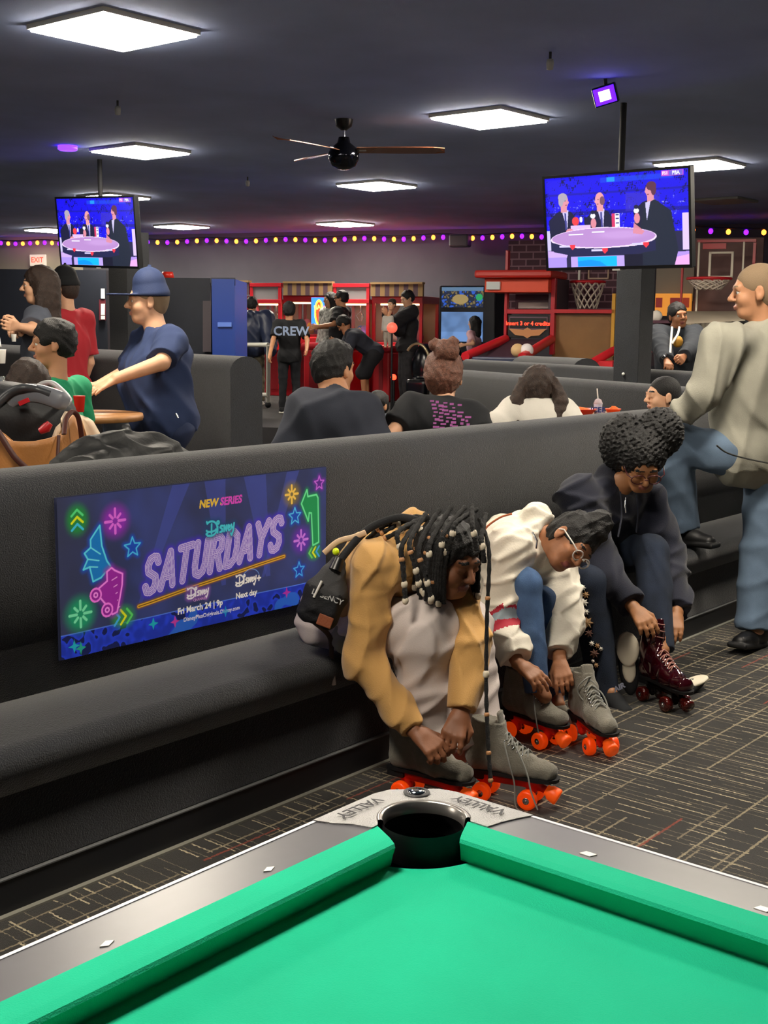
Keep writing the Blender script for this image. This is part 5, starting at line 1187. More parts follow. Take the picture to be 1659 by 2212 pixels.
# ------------------------------------------------------------------ people behind the bench
TEEG = mat('grey_tee', '#4f5460', .9, bump=.2, bscale=300); TEER = mat('red_tee', '#b0222e', .85, bump=.2, bscale=300); TEEGR = mat('green_tee', '#1f9a68', .85, bump=.2)
TEEC = mat('charcoal_tee', '#2a2e3a', .9, bump=.2, bscale=250); TEEB = mat('black_tee', '#15171b', .9, bump=.2, bscale=250); WHC = mat('white_hoodie', '#d8d4ca', .9, bump=.3, bscale=200)
PUFF = mat('navy_puffer', '#1e2740', .45, bump=.3, bscale=60); CAMO = mat('camo_cloth', '#6b6552', .9, var=.7, vscale=16); PAT = mat('patterned_cloth', '#8d8f8a', .85, var=.8, vscale=22); PINK = mat('pink_tee', '#c09aa2', .85); DKP = mat('dark_trousers', '#15171d', .9)
# boy in green
JF = stand(112, 700, 5.7, 0, -75, H=1.42, wid=1.3); figure('boy in a green tee facing left beside the cap man', JF, 'tan', res=.0075, hair=('black', 'full'), hs=.9, head=(nrm(F_(-108)), UP), top=dict(m=TEEGR, name='tee_shirt', inf=.02, short=.8, hem=.05), bottom=dict(m=DKP), seed=41, shoes=dict(m=BLKC))
# seated woman with brown hair
JI = stand(58, 778, 5.3, 0, -30, sit=True, H=1.6); figure('seated person with brown hair, low behind the infant car seat', JI, 'tan', res=.009, hair=('brown', 'long'), hs=.85, top=dict(m=BLKC, name='shirt'), bottom=dict(m=DKP), seed=42, eye=False)
# long haired man, red shirt man
JG = stand(82, 580, 8.6, 0, -95); ov(JG, elL=(68, 712, 8.35), wrL=(40, 706, 8.2), elR=(62, 720, 8.8), wrR=(36, 714, 8.4))
def longcurl(Hs, T, R, s): Hs.ell(T(0, -.06, -.06), np.array([.09, .07, .12])*s, R, 0, k=.03*s)
figure('long haired man in a grey tee facing left', JG, 'light', res=.008, hair=('brown', 'long'), hairfn=longcurl, head=(nrm(F_(-104)), UP), top=dict(m=TEEG, name='tee_shirt', inf=.024, short=.75, hem=.07), bottom=dict(m=DKP), seed=43, hands={'L': dict(curl=.9), 'R': dict(curl=.9)}, shoes=dict(m=BLKC))
JH = stand(137, 592, 9.6, 0, -62); rH, RH, TH, sH = figure('man in a red shirt and black cap behind the long haired man', JH, 'light', res=.009, hair=('brown', 'buzz'), head=(nrm(F_(-75)), UP), top=dict(m=TEER, name='shirt', inf=.024, short=.8, hem=.1), bottom=dict(m=DKP), seed=44, shoes=dict(m=BLKC)); flatcap(TH, RH, sH, rH, BLKC)
# man seated with his back to us
JJ = stand(722, 746, 6.1, 0, 12, sit=True, H=1.80, wid=1.2); JJ['shL'] = P_(662, 880, 6.05); JJ['shR'] = P_(788, 892, 6.0); JJ['chest'] = P_(715, 905, 6.0); JJ['neck'] = P_(722, 848, 6.05); JJ['elL'] = P_(622, 985, 6.0); JJ['elR'] = P_(822, 985, 5.95)
def fadeJ(Hs, T, R, s): Hs.ell(T(0, .0, .085), np.array([.078, .092, .05])*s, R, 0, k=.02*s)
figure('broad man in a charcoal tee seated with his back to the camera', JJ, 'tan', res=.0075, hair=('black', 'short'), hairfn=fadeJ, hs=1.06, neckr=1.25, head=(nrm(F_(38)), UP), top=dict(m=TEEC, name='tee_shirt', inf=.035, short=.9, hem=.05, fold=.014, ff=15), bottom=dict(m=DKP), seed=45, shoes=dict(m=BLKC))
JK = stand(815, 858, 9.2, 0, -140, H=.98); figure('small boy with short dark hair looking over, between the seated man and woman', JK, 'tan', res=.008, hair=('black', 'short'), hs=.86, top=dict(m=mat('boy_shirt', '#454a55', .9), name='shirt'), bottom=dict(m=DKP), seed=46, head=(nrm(F_(-150)), UP), shoes=dict(m=BLKC))
# woman with auburn bun
JL = stand(960, 768, 6.15, 0, 8, sit=True, H=1.62); JL['shL'] = P_(890, 885, 6.1); JL['shR'] = P_(1015, 898, 6.1); JL['chest'] = P_(955, 915, 6.1); JL['neck'] = P_(960, 868, 6.12); JL['elL'] = P_(845, 938, 6.0); JL['elR'] = P_(1045, 955, 6.0)
def bunL(Hs, T, R, s):
    Hs.ell(T(.02, -.085, .125), np.array([.062, .05, .055])*s, R, 0, k=.01*s); Hs.cone(T(0, -.06, .0), T(0, -.05, -.065), .070*s, .042*s, k=.03*s); Hs.ell(T(-.035, -.08, .15), np.array([.03, .03, .03])*s, R, 0, k=.005*s); Hs.ell(T(.05, -.09, .165), np.array([.028, .03, .028])*s, R, 0, k=.005*s)
rL, RL, TL, sL = figure('woman with auburn hair pinned up in a black tee with a pink print', JL, 'light', res=.0075, hair=('auburn', 'full'), hairfn=bunL, hs=1.05, head=(nrm(F_(10)), UP), top=dict(m=TEEB, name='tee_shirt', inf=.03, short=.7, hem=.05, fold=.009, ff=18), bottom=dict(m=DKP), seed=47, shoes=dict(m=BLKC))
b_ = MB(); n_ = nrm(EYE-P_(965, 905, 6)); u_ = nrm(np.cross(UP, n_)); random.seed(8)
PKM = mat('pink_print', '#b060a8', .7)
for i in range(8):
    for j in range(random.randint(4, 7)):
        c = P_(930+random.random()*8+j*14+i*1.5, 866+i*8+j*2.2, 5.84-.004*i); w = random.uniform(.006, .015); hh = random.uniform(.003, .006)
        b_.add([c-u_*w-UP*hh, c+u_*w-UP*hh, c+u_*w+UP*hh, c-u_*w+UP*hh, c-u_*w-UP*hh-n_*.05, c+u_*w-UP*hh-n_*.05, c+u_*w+UP*hh-n_*.05, c-u_*w+UP*hh-n_*.05], [(0, 1, 2, 3), (0, 4, 5, 1), (3, 2, 6, 7), (1, 5, 6, 2), (0, 3, 7, 4)])
b_.build('shirt_print', PKM, rL, 'broken pink lettering on the tee')
# girl with pigtails
JM = stand(1163, 806, 6.4, 0, 4, sit=True, H=1.38); JM['shL'] = P_(1108, 888, 6.35); JM['shR'] = P_(1215, 890, 6.35); JM['neck'] = P_(1163, 868, 6.36); JM['chest'] = P_(1163, 910, 6.36); JM['elL'] = P_(1075, 920, 6.3); JM['elR'] = P_(1245, 930, 6.3)
def pig(Hs, T, R, s):
    for q in (-1, 1): Hs.cone(T(q*.078, -.07, .05), T(q*.112, -.115, -.05), .026*s, .040*s, k=.005*s); Hs.cone(T(q*.112, -.115, -.05), T(q*.09, -.18, -.27), .040*s, .018*s, k=.005*s)
rM, RM_, TM, sM = figure('girl with two brown pigtails in a white hoodie, seated with her back turned', JM, 'light', res=.0075, hair=('brown', 'short'), hairfn=pig, hs=1.0, head=(nrm(F_(4)), UP), top=dict(m=WHC, name='hoodie', inf=.03, sleeve=.015, hem=.05, hood=False), bottom=dict(m=DKP), seed=48, shoes=dict(m=BLKC))
# child in profile
JN = stand(1432, 824, 6.7, 0, -95, sit=True, H=1.25); JN['elL'] = P_(1440, 960, 6.6)
rN, RN, TN, sN = figure('child in profile with tightly pulled back hair, looking left by the grey hoodie man', JN, 'light', res=.007, hair=('black', 'buzz'), hs=.86, closed=True, head=(nrm(F_(-102)), UP), top=dict(m=TEEB, name='shirt'), bottom=dict(m=DKP), seed=49, shoes=dict(m=BLKC))
# ------------------------------------------------------------------ people on the arcade deck
JO = stand(545, 643, 17.3, LZ, 8, wid=1.25); ov(JO, elL=(516, 735, 17.3), elR=(583, 730, 17.2), wrL=(520, 765, 17.1), wrR=(585, 762, 17.))
def ribs(C):
    pass
def quilt(P): return .012*np.abs(np.sin(P[..., 2]*42))-.008
rO, *_r = figure('person in a navy puffer jacket and camouflage trousers standing on skates', JO, 'tan', res=.011, hair=('black', 'full'), eye=False, top=dict(m=PUFF, name='puffer_jacket', inf=.06, sleeve=.03, hem=.02, hood=True), bottom=dict(m=CAMO, name='trousers', inf=.02, flare=.03), shoes=dict(m=WHITE), seed=50)
JP = stand(521, 634, 18.2, LZ, 150); rP, RP, TP, sP = figure('person in a tan beanie behind the navy puffer jacket', JP, 'light', res=.014, hair=('brown', 'short'), eye=False, top=dict(m=BLKC, name='shirt'), bottom=dict(m=DKP), seed=51, shoes=dict(m=BLKC)); flatcap(TP, RP, sP, rP, mat('tan_beanie', '#a88458', .9), False, 'beanie')
JQ = stand(625, 656, 15.8, LZ, 4); ov(JQ, elL=(590, 735, 15.7), elR=(664, 735, 15.7), wrL=(582, 770, 15.4), wrR=(662, 758, 15.3))
rQ, *_r = figure('staff member in a black crew shirt with their back turned', JQ, 'tan', res=.010, hair=('black', 'short'), eye=False, top=dict(m=BLKC, name='crew_shirt', inf=.022, short=.8), bottom=dict(m=DKP), seed=52, shoes=dict(m=BLKC), hs=.92)
cQ = P_(629, 716, 15.58); uQ = nrm(_rt); 
lettering('CREW', .155, cQ, uQ, UP, mat('crew_print', '#8fa0c0', .6), rQ, .004, thick=.003)
JS = stand(737, 629, 18.2, LZ, -75, wid=1.15); ov(JS, elL=(722, 700, 17.9), wrL=(688, 705, 17.7), elR=(715, 705, 18.4), wrR=(684, 708, 18.1))
rS, RS, TS, sS = figure('man in a black tee and glasses reaching towards the prize machine', JS, 'tan', res=.011, hair=('black', 'short'), top=dict(m=BLKC, name='tee_shirt', inf=.03, short=.85), bottom=dict(m=DKP), seed=53, belly=.05, shoes=dict(m=BLKC)); spectacles(TS, rS, BLACK, r=.004)
JR_ = stand(712, 633, 18.7, LZ, -120); figure('person in a patterned grey shirt with long dark hair beside the man in glasses', JR_, 'tan', res=.013, hair=('black', 'long'), top=dict(m=PAT, name='shirt', inf=.035, sleeve=.02), bottom=dict(m=DKP), seed=54, shoes=dict(m=BLKC))
JT = stand(790, 690, 17.80, LZ, -80, H=1.62); ov(JT, pelvis=(808, 762, 17.80), hipL=(806, 768, 17.70), hipR=(802, 768, 17.90), chest=(768, 728, 17.70), neck=(748, 718, 17.70), head=(742, 700, 17.70), shL=(762, 728, 17.55), shR=(756, 724, 17.90), elL=(748, 762, 17.50), elR=(740, 760, 17.80), wrL=(728, 745, 17.40), wrR=(722, 745, 17.70))
figure('person in a charcoal tee and black shorts bending over', JT, 'brown', res=.011, hair=('black', 'full'), head=(nrm(F_(-80)-UP*1.0), nrm(F_(-80)+UP*.6)), eye=False, top=dict(m=TEEC, name='tee_shirt', inf=.035, short=.8, hem=.02), bottom=dict(m=DKP, name='shorts', shorts=True, inf=.04, flare=.03), seed=55, shoes=dict(m=WHITE))
JU = stand(880, 629, 17.6, LZ, -105); ov(JU, elL=(846, 700, 17.2), wrL=(835, 680, 17.0), elR=(862, 712, 17.4), wrR=(840, 700, 17.1))
figure('person in a black hoodie holding a baby', JU, 'light', res=.011, hair=('black', 'short'), head=(nrm(F_(-120)-UP*.3), UP), top=dict(m=BLKC, name='hoodie', inf=.04, sleeve=.02, hood=True), bottom=dict(m=mat('worn_black', '#26262a', .9, var=.5, vscale=20), inf=.02, flare=.02), seed=56, shoes=dict(m=BLKC))
JV = stand(838, 674, 16.95, 1.17, -150, H=.5); JV['head'] = P_(846, 658, 16.9); rV, *_r = figure('baby in a pale top held by the person in black', JV, 'light', res=.010, hair=('brown', 'short'), hs=.62, s=.42, top=dict(m=mat('pale_top', '#b8b4ac', .9), name='top'), bottom=dict(m=mat('baby_trousers', '#9a9488', .9)), seed=57, eye=True)
JW = stand(1024, 686, 17.8, LZ, -60); ov(JW, wrL=(1004, 745, 17.5), elL=(1022, 742, 17.5))
figure('small girl with a dark ponytail in a pink tee by the arcade screen', JW, 'light', res=.010, hair=('black', 'long'), hs=.78, top=dict(m=PINK, name='tee_shirt', inf=.02, short=.8), bottom=dict(m=mat('pale_trousers', '#c8bfb4', .9)), seed=58, shoes=dict(m=WHITE))
JX = stand(1466, 656, 12.0, LZ, 168, sit=True, H=1.78); ov(JX, wrR=(1440, 778, 11.5), wrL=(1478, 770, 11.5), elR=(1428, 745, 11.8), elL=(1500, 748, 11.8))
rX, RX, TX, sX = figure('seated man in a dark hoodie with a white lanyard beyond the column', JX, 'brown', res=.009, hair=('black', 'short'), head=(nrm(F_(168)), nrm(UP+_rt*-.15)), top=dict(m=mat('dark_hoodie', '#232830', .9), name='hoodie', inf=.035, sleeve=.015, hood=False), bottom=dict(m=mat('black_jeans', '#1a1c20', .9)), seed=59, shoes=dict(m=BLKC), hands={'R': dict(curl=.9, back=nrm(_fw*-1)), 'L': dict(curl=.9, back=nrm(_fw*-1))})
b_ = MB(); b_.tube(curve([P_(1452, 706, 11.72), P_(1450, 730, 11.6), P_(1448, 762, 11.5)]), .011, 6, flat=-_fw); b_.tube(curve([P_(1468, 706, 11.72), P_(1464, 722, 11.6), P_(1452, 742, 11.55)]), .011, 6, flat=-_fw); b_.build('lanyard', WHITE, rX)
b_ = MB(); b_.ball(P_(1464, 738, 11.62), .05, n=14, sc=(1, 1, 1.1)); b_.build('round_emblem', mat('yellow_print', '#b8862a', .7), rX)
b_ = MB(); b_.tube([P_(1432, 768, 11.45), P_(1436, 771, 11.45)], .03, 10); b_.build('wristwatch', STEEL, rX)

# ================================================================== FURNISHINGS BEHIND
def partition(p0, p1, zt, th, label, name='booth_partition', z0=0., m=BOOTH):
    p0 = np.array(p0[:2]); p1 = np.array(p1[:2]); d = nrm(p1-p0); n = np.array([-d[1], d[0]])
    if n @ p0 < 0: n = -n                       # away from the camera
    r = th/2; prof = [(0, z0), (0, zt-r*.8)]+[(r-r*math.cos(a), zt-r*.8+r*.8*math.sin(a)) for a in np.linspace(.2, PI-.2, 9)]+[(th, zt-r*.8), (th, z0)]
    b = MB(); k = 14; m_ = len(prof); vs = []
    for i in range(k+1):
        q = p0+(p1-p0)*i/k; vs += [(q[0]+n[0]*u, q[1]+n[1]*u, z) for u, z in prof]
    b.add(vs, [(i*m_+j, i*m_+(j+1) % m_, (i+1)*m_+(j+1) % m_, (i+1)*m_+j) for i in range(k) for j in range(m_)], 0, True)
    b.add([vs[j] for j in range(m_)], [tuple(range(m_))]); b.add([vs[k*m_+j] for j in range(m_)], [tuple(range(m_))])
    o = b.build(name, m); return tag(o, label, 'partition', 'carpeted booth partitions')
def exz(a, b, t):
    return a+(b-a)*t
w2a, w2b = onz(1002, 800, 1.12), onz(1316, 824, 1.12); partition(exz(w2a, w2b, -.3), exz(w2a, w2b, 1.42), 1.12, .14, 'carpeted booth partition at the foot of the black column')
w3a, w3b = onz(1002, 776, 1.15), onz(1316, 793, 1.15); partition(exz(w3a, w3b, -.02), exz(w3a, w3b, 1.9), 1.15, .14, 'carpeted booth partition behind the one at the column')
w4a, w4b = onz(1100, 768, 1.2), onz(1234, 774, 1.2); partition(w4a, w4b, 1.2, .35, 'short dark padded booth top in front of the basketball machine')
w5a, w5b = onz(-60, 742, 1.25), onz(497, 770, 1.25); partition(w5a, w5b, 1.25, .26, 'carpeted booth partition ending behind the cap man')
# column under the right television
cc = atd(1382, 700, 9.6); q = .11
b_ = MB(); b_.box((cc[0], cc[1], 0), (cc[0]+.215, cc[1]+.215, 2.1), bev=.004); colr = tag(b_.build('column', BOOTH), kind='structure')
c1_ = atd(262, 700, 12.3); b_ = MB(); b_.box((c1_[0], c1_[1]-.1, 0), (c1_[0]+.28, c1_[1]+.18, 2.35)); tag(b_.build('column', BOOTH_D), kind='structure')
b_ = MB(); b_.ball((cc[0]-.01, cc[1]+.12, 1.12), .012); b_.build('screw_cap', WHITE, colr)
# seats the seated people use
def stool(p, z0, label):
    t = empty('stool', (p[0], p[1], z0), label, 'stool', 'low padded stools'); b = MB(); b.lathe([(0, .34), (.17, .34), (.18, .36), (.18, .40), (.16, .415), (0, .42)], (p[0], p[1], z0), n=20); b.build('seat', BLACKM, t)
    b = MB(); b.lathe([(.17, 0), (.17, .02), (.03, .03), (.03, .34)], (p[0], p[1], z0), n=16); b.build('pedestal', STEEL, t)
for J_, z_, nm in ((JI, 0, 'the brown haired person'), (JJ, 0, 'the broad man'), (JL, 0, 'the auburn haired woman'), (JM, 0, 'the pigtailed girl'), (JN, 0, 'the child in profile'), (JX, LZ, 'the man with a lanyard')):
    stool((J_['pelvis'][0], J_['pelvis'][1]), z_, 'low padded stool under '+nm)
# round tables
def rtable(p, zt, label, r=.38):
    t = empty('table', (p[0], p[1], 0), label, 'table'); b = MB(); b.lathe([(0, zt-.035), (r, zt-.035), (r+.004, zt-.02), (r, zt), (0, zt)], (p[0], p[1], 0), n=40); b.build('tabletop', mat('oak_edge', '#9a6c3e', .45, var=.15, vscale=20), t)
    b = MB(); b.lathe([(.22, 0), (.22, .02), (.035, .04), (.035, zt-.035)], (p[0], p[1], 0), n=20); b.build('pedestal', BLACKM, t); return t
tp = onz(188, 893, .98); rtable(tp, .98, 'round wooden table edge behind the tan tote bag', .30)
tq = onz(1300, 893, .96)+np.array([-.0, .0, 0]); rtable(atd(1290, 905, 6.95), 1.0-.0, 'table behind the bench carrying the red drinks', .24)
TZ7 = 1.0
# drinks
CUPR = mat('red_cup', '#d02818', .4); CUPW = mat('clear_cup', '#dfe4ee', .12, trans=.55); ICE = mat('red_slush', '#e8502c', .4)
def put(x, y, D): return atd(x, y, D)
tb = atd(1290, 905, 6.95)
def cup(x, yb, yt, D, label, m, lid=None, straw=True, name='drink_cup', group=None, wr=.36, slush=False):
    p = atd(x, yb, D); h = (yb-yt)/2702.4*D; t = empty(name, p, label, 'cup', group); r = h*wr
    b = MB(); b.lathe([(0, 0), (r*.72, 0), (r*.76, h*.02), (r, h*.95), (r*1.04, h), (0, h)], p, n=24); b.build('cup_body', m, t)
    if lid: b = MB(); b.lathe([(r*1.06, h*.97), (r*1.1, h*1.02), (r*.95, h*1.12), (r*.75, h*1.32), (r*.3, h*1.42), (0, h*1.43)], p, n=24); b.build('dome_lid', lid, t)
    if straw: MB().tube([p+UP*h*1.2, p+UP*h*2.25-_rt*r*.35], .0035, 8).build('straw', WHITE, t)
    return t, p, h, r
tcup, pc, hc_, rc_ = cup(1291, 898, 872, 6.9, 'frozen red drink in a printed cup with a dome lid and straw', mat('printed_cup', '#c8d2ea', .4), CUPW, group=None)
S = Sdf(.01); S.ell(pc+UP*hc_*1.08, (rc_*.9, rc_*.9, hc_*.28)); S.mesh('slush', [ICE], .004, tcup)
nC = nrm(EYE-pc); nC[2] = 0; nC = nrm(nC); lettering('ICEE', hc_*.62, pc+UP*hc_*.5+nC*rc_*1.0, np.cross(UP, nC), UP, mat('cup_print', '#26347a', .5), tcup, .0012, thick=.002)
def basket(x, y, D, w, label, m, h=.035):
    p = atd(x, y, D); t = empty('food_basket', p, label, 'basket', 'red food baskets'); b = MB(); b.lathe([(w*.5, 0), (w*.62, .004), (w*.95, h), (w, h+.004), (w*.93, h+.002), (w*.6, .008), (0, .008)], p, n=24); b.build('tray', m, t)
    S = Sdf(.01); S.ell(p+UP*.02, (w*.7, w*.7, .028)); S.mesh('food', [mat('fried_food', '#d86a24', .7, bump=.8, bscale=90)], .006, t, folds(.006, 90, 5)); return t
basket(1252, 898, 6.85, .095, 'red food basket left of the frozen drink', CUPR); basket(1324, 896, 6.95, .045, 'small orange food tub right of the frozen drink', mat('orange_tub', '#f05020', .4), .03)
cup(172, 890, 855, 5.25, 'red soda cup on the round wooden table behind the tote', CUPR, None, False); cup(3, 785, 755, 7.5, 'white and red soda cup at the far left edge', WHITE, None, True)
cup(30, 738, 722, 8.15, 'white drink cup held by the long haired man', WHITE, None, False)
b_ = MB(); pb = atd(6, 845, 5.6); b_.lathe([(0, 0), (.032, 0), (.034, .02), (.031, .05), (.034, .09), (.031, .12), (.012, .15), (.012, .165), (0, .166)], pb-UP*.1, n=16); tag(b_.build('water_bottle', mat('clear_plastic', '#dfe6ea', .08, trans=.8)), 'clear ribbed water bottle at the far left edge', 'bottle')
# waste bin behind the cap man
wb = onz(297, 1100, 0); wb = atd(300, 900, 8.1); t = empty('waste_bin', (wb[0], wb[1], 0), 'blue waste bin with a dark liner behind the cap man', 'waste bin'); b_ = MB(); b_.lathe([(0, 0), (.2, 0), (.23, .78), (0, .78)], (wb[0], wb[1], 0), n=24); b_.build('bin_body', mat('bin_blue', '#1230a8', .4), t)
b_ = MB(); b_.lathe([(.236, .70), (.24, .86), (.225, .87), (.2, .80), (0, .79)], (wb[0], wb[1], 0), n=30); b_.build('liner', mat('black_liner', '#1a1c20', .25, bump=1., bscale=30), t); b_ = MB(); b_.ball((wb[0], wb[1], .95), .09, sc=(1, 1, .8)); b_.build('lid_cap', mat('bin_blue', '#1230a8', .4), t)
# ------------------------------------------------------------------ things on the back ledge: puffer jacket, tote, car seat, cloth
jb = empty('puffer_jacket', ony(270, 990, 3.3), 'black quilted puffer jacket laid over the bench back', 'jacket')
S = Sdf(.05); pts = [(135, 1010, .045), (165, 992, .06), (205, 978, .07), (245, 970, .07), (285, 972, .065), (330, 972, .07), (375, 982, .05), (420, 985, .035)]
for i in range(len(pts)-1):
    a_, b2 = pts[i], pts[i+1]; S.cone(ony(a_[0], a_[1]+14, 3.22), ony(b2[0], b2[1]+14, 3.22), a_[2], b2[2], k=.03); S.cone(ony(a_[0]+10, a_[1]+30, 3.14), ony(b2[0]+10, b2[1]+30, 3.14), a_[2]*.7, b2[2]*.7, k=.04)
S.mesh('shell', [mat('black_puffer', '#0e1012', .6, bump=.4, bscale=80)], .006, jb, folds(.013, 26, 5))
tt_ = empty('tote_bag', atd(80, 980, 4.3), 'tan leather tote bag gaping open behind the bench', 'bag')
TANL = mat('tan_leather', '#b0763f', .55, bump=.3, bscale=120, var=.08, vscale=8); TANE = mat('dark_leather_strap', '#4a221a', .5)
def loft(rows, name, m, par, th=.006):
    """rows of world points; a thin two sided sheet with thickness"""
    A = np.array(rows); k, n = A.shape[:2]; b = MB(); nn = np.zeros_like(A)
    gu = np.gradient(A, axis=1); gv = np.gradient(A, axis=0); N_ = np.cross(gu, gv); N_ /= np.linalg.norm(N_, axis=2)[..., None]+1e-9
    V = np.concatenate([(A+N_*th/2).reshape(-1, 3), (A-N_*th/2).reshape(-1, 3)]); K = k*n; F = []
    for i in range(k-1):
        for j in range(n-1): a = i*n+j; F += [(a, a+1, a+n+1, a+n), (K+a, K+a+n, K+a+n+1, K+a+1)]
    for j in range(n-1): F += [(j, K+j, K+j+1, j+1), ((k-1)*n+j, (k-1)*n+j+1, K+(k-1)*n+j+1, K+(k-1)*n+j)]
    for i in range(k-1): F += [(i*n, (i+1)*n, K+(i+1)*n, K+i*n), (i*n+n-1, K+i*n+n-1, K+(i+1)*n+n-1, (i+1)*n+n-1)]
    b.add(list(V), F, 0, True); return b.build(name, m, par)
top = [(-40, 905, 4.15), (0, 933, 4.15), (22, 952, 4.13), (45, 954, 4.12), (75, 953, 4.12), (105, 947, 4.14), (132, 938, 4.18), (150, 905, 4.25), (158, 893, 4.3), (170, 930, 4.34), (182, 968, 4.36)]
bot = [(-40, 1060, 4.2), (0, 1062, 4.2), (20, 1062, 4.17), (45, 1060, 4.16), (75, 1058, 4.16), (105, 1054, 4.18), (128, 1050, 4.22), (145, 1048, 4.27), (160, 1045, 4.3), (176, 1040, 4.35), (190, 1036, 4.38)]
loft([[atd(*(np.array(a)*(1-t)+np.array(b2)*t)) for a, b2 in zip(top, bot)] for t in np.linspace(0, 1, 8)], 'front_side', TANL, tt_)
loft([[atd(*(np.array([a[0]+12, a[1]+(6 if i < 8 else 0), a[2]+.16])*(1-t)+np.array([b2[0]+12, b2[1], b2[2]+.14])*t)) for i, (a, b2) in enumerate(zip(top, bot))] for t in np.linspace(0, 1, 5)], 'back_side', TANL, tt_)
MB().tube(curve([atd(-5, 930, 4.1), atd(30, 985, 4.1), atd(60, 1015, 4.11), atd(85, 1048, 4.12)]), .010, 8, flat=-_fw).build('shoulder_strap', TANE, tt_)
MB().tube(curve([atd(138, 938, 4.16), atd(143, 905, 4.2), atd(157, 890, 4.22), atd(170, 905, 4.24), atd(178, 960, 4.28)]), .009, 8, flat=-_fw).build('handle', TANE, tt_)
MB().tube([atd(127, 940, 4.16), atd(124, 990, 4.15)], .006, 8, flat=-_fw).build('side_seam', TANE, tt_)
ct = empty('blanket', atd(190, 930, 4.6), 'cream and pink blanket spilling out beside the tote bag', 'blanket')
loft([[atd(x0*(1-t)+x1*t, y0*(1-t)+y1*t, 4.52+.05*math.sin(j*1.7)) for j, (x0, y0, x1, y1) in enumerate([(126, 925, 112, 960), (135, 905, 125, 965), (146, 888, 148, 985), (156, 889, 172, 1000), (170, 898, 195, 1010), (185, 903, 215, 1000), (196, 912, 232, 975)])] for t in np.linspace(0, 1, 6)], 'cloth', mat('cream_blanket', '#f2dcc0', .9, var=.08, vscale=14), ct, .02)
cs = empty('infant_car_seat', atd(60, 900, 4.7), 'black and grey infant car seat with a curved carry handle', 'car seat'); CSG = mat('handle_grey', '#6f737c', .4); CSD = mat('handle_dark', '#3a3d42', .35)
hp = curve([atd(-35, 925, 4.5), atd(-5, 890, 4.5), atd(22, 862, 4.5), (atd(50, 851, 4.5)), atd(80, 850, 4.5), atd(110, 858, 4.5), atd(132, 866, 4.5), atd(146, 872, 4.52)]); b_ = MB(); b_.tube(hp, [.034]*(len(hp)-8)+[.034-.0015*i for i in range(8)], 12, flat=-_fw); b_.build('carry_handle', CSG, cs)
hp = curve([atd(-35, 905, 4.47), atd(-5, 872, 4.47), atd(22, 848, 4.48), atd(50, 838, 4.48), atd(80, 842, 4.5), atd(110, 852, 4.5)]); b_ = MB(); b_.tube(hp, .016, 10); b_.build('handle_grip', CSD, cs)
b_ = MB(); b_.tube(curve([atd(78, 838, 4.85), atd(95, 828, 4.85), atd(115, 829, 4.85), atd(135, 845, 4.8), atd(150, 864, 4.6), atd(140, 873, 4.52)]), .011, 10); b_.build('far_handle_arm', mat('handle_light', '#a4a6a8', .35), cs)
S = Sdf(.05); S.ell(atd(50, 915, 4.68), (.17, .16, .14), None, 0); S.ell(atd(105, 900, 4.75), (.10, .12, .09), None, 0); S.ell(atd(10, 900, 4.6), (.14, .12, .13)); S.mesh('canopy_shell', [mat('black_canopy', '#16191e', .6, bump=.3, bscale=90)], .008, cs, folds(.008, 22, 8))
S = Sdf(.02); S.ell(atd(108, 848, 4.8), (.035, .05, .02)); S.mesh('red_padding', [mat('coral_pad', '#d8453e', .7)], .006, cs); b_ = MB(); b_.box((-.02, -.008, -.004), (.02, .008, .004), c=atd(52, 868, 4.46), R=np.stack([_rt*.9+UP*.4, -_rt*.4+UP*.9, -_fw], 1)); b_.build('warning_label', RED, cs)
b_ = MB(); b_.tube([atd(86, 932, 4.44), atd(100, 924, 4.44), atd(108, 914, 4.44)], [.012, .018, .012], 8); b_.build('harness_buckle', mat('buckle_red', '#b01c28', .4), cs)

# ------------------------------------------------------------------ arcade along the back wall
def wp(x, y, o):
    """point on the plane that runs parallel to the back wall, o metres in front of it"""
    d = ray(x, y); A0 = WA+WN*o; t = ((A0-EYE[:2]) @ WN)/(d[:2] @ WN); return EYE+d*t
def ws(x, o): return float((wp(x, 705, o)[:2]-WA) @ WD)
RW = np.stack([np.array([WD[0], WD[1], 0]), np.array([WN[0], WN[1], 0]), UP], 1)      # local: along, towards room, up
if np.linalg.det(RW) < 0: pass
W0 = np.array([WA[0], WA[1], 0.])
def wbox(b, s0, s1, o0, o1, z0, z1, mi=0, bev=0.): return b.box((s0, o0, z0), (s1, o1, z1), mi, R=RW, c=W0, bev=bev)
def W_(s, o, z): return W0+RW @ np.array([s, o, z])
WARM = mat('warm_light', '#ffcf90', .5, emit=2.4); GLASS = mat('pane_glass', '#ffffff', .03, trans=.95, ior=1.1); REDF = mat('red_frame', '#b81e2c', .35); REDD = mat('red_panel', '#8e1822', .45)
AWN = [mat('awning_tan', '#8a7048', .8), mat('awning_plum', '#4e3a44', .8)]
PRZ = [mat('prize_'+n, h, .7) for n, h in (('pink', '#d86a90'), ('yellow', '#e0b838'), ('blue', '#3a6ac8'), ('white', '#dcd6cc'), ('green', '#4aa860'), ('purple', '#7a48b0'))]
random.seed(11)
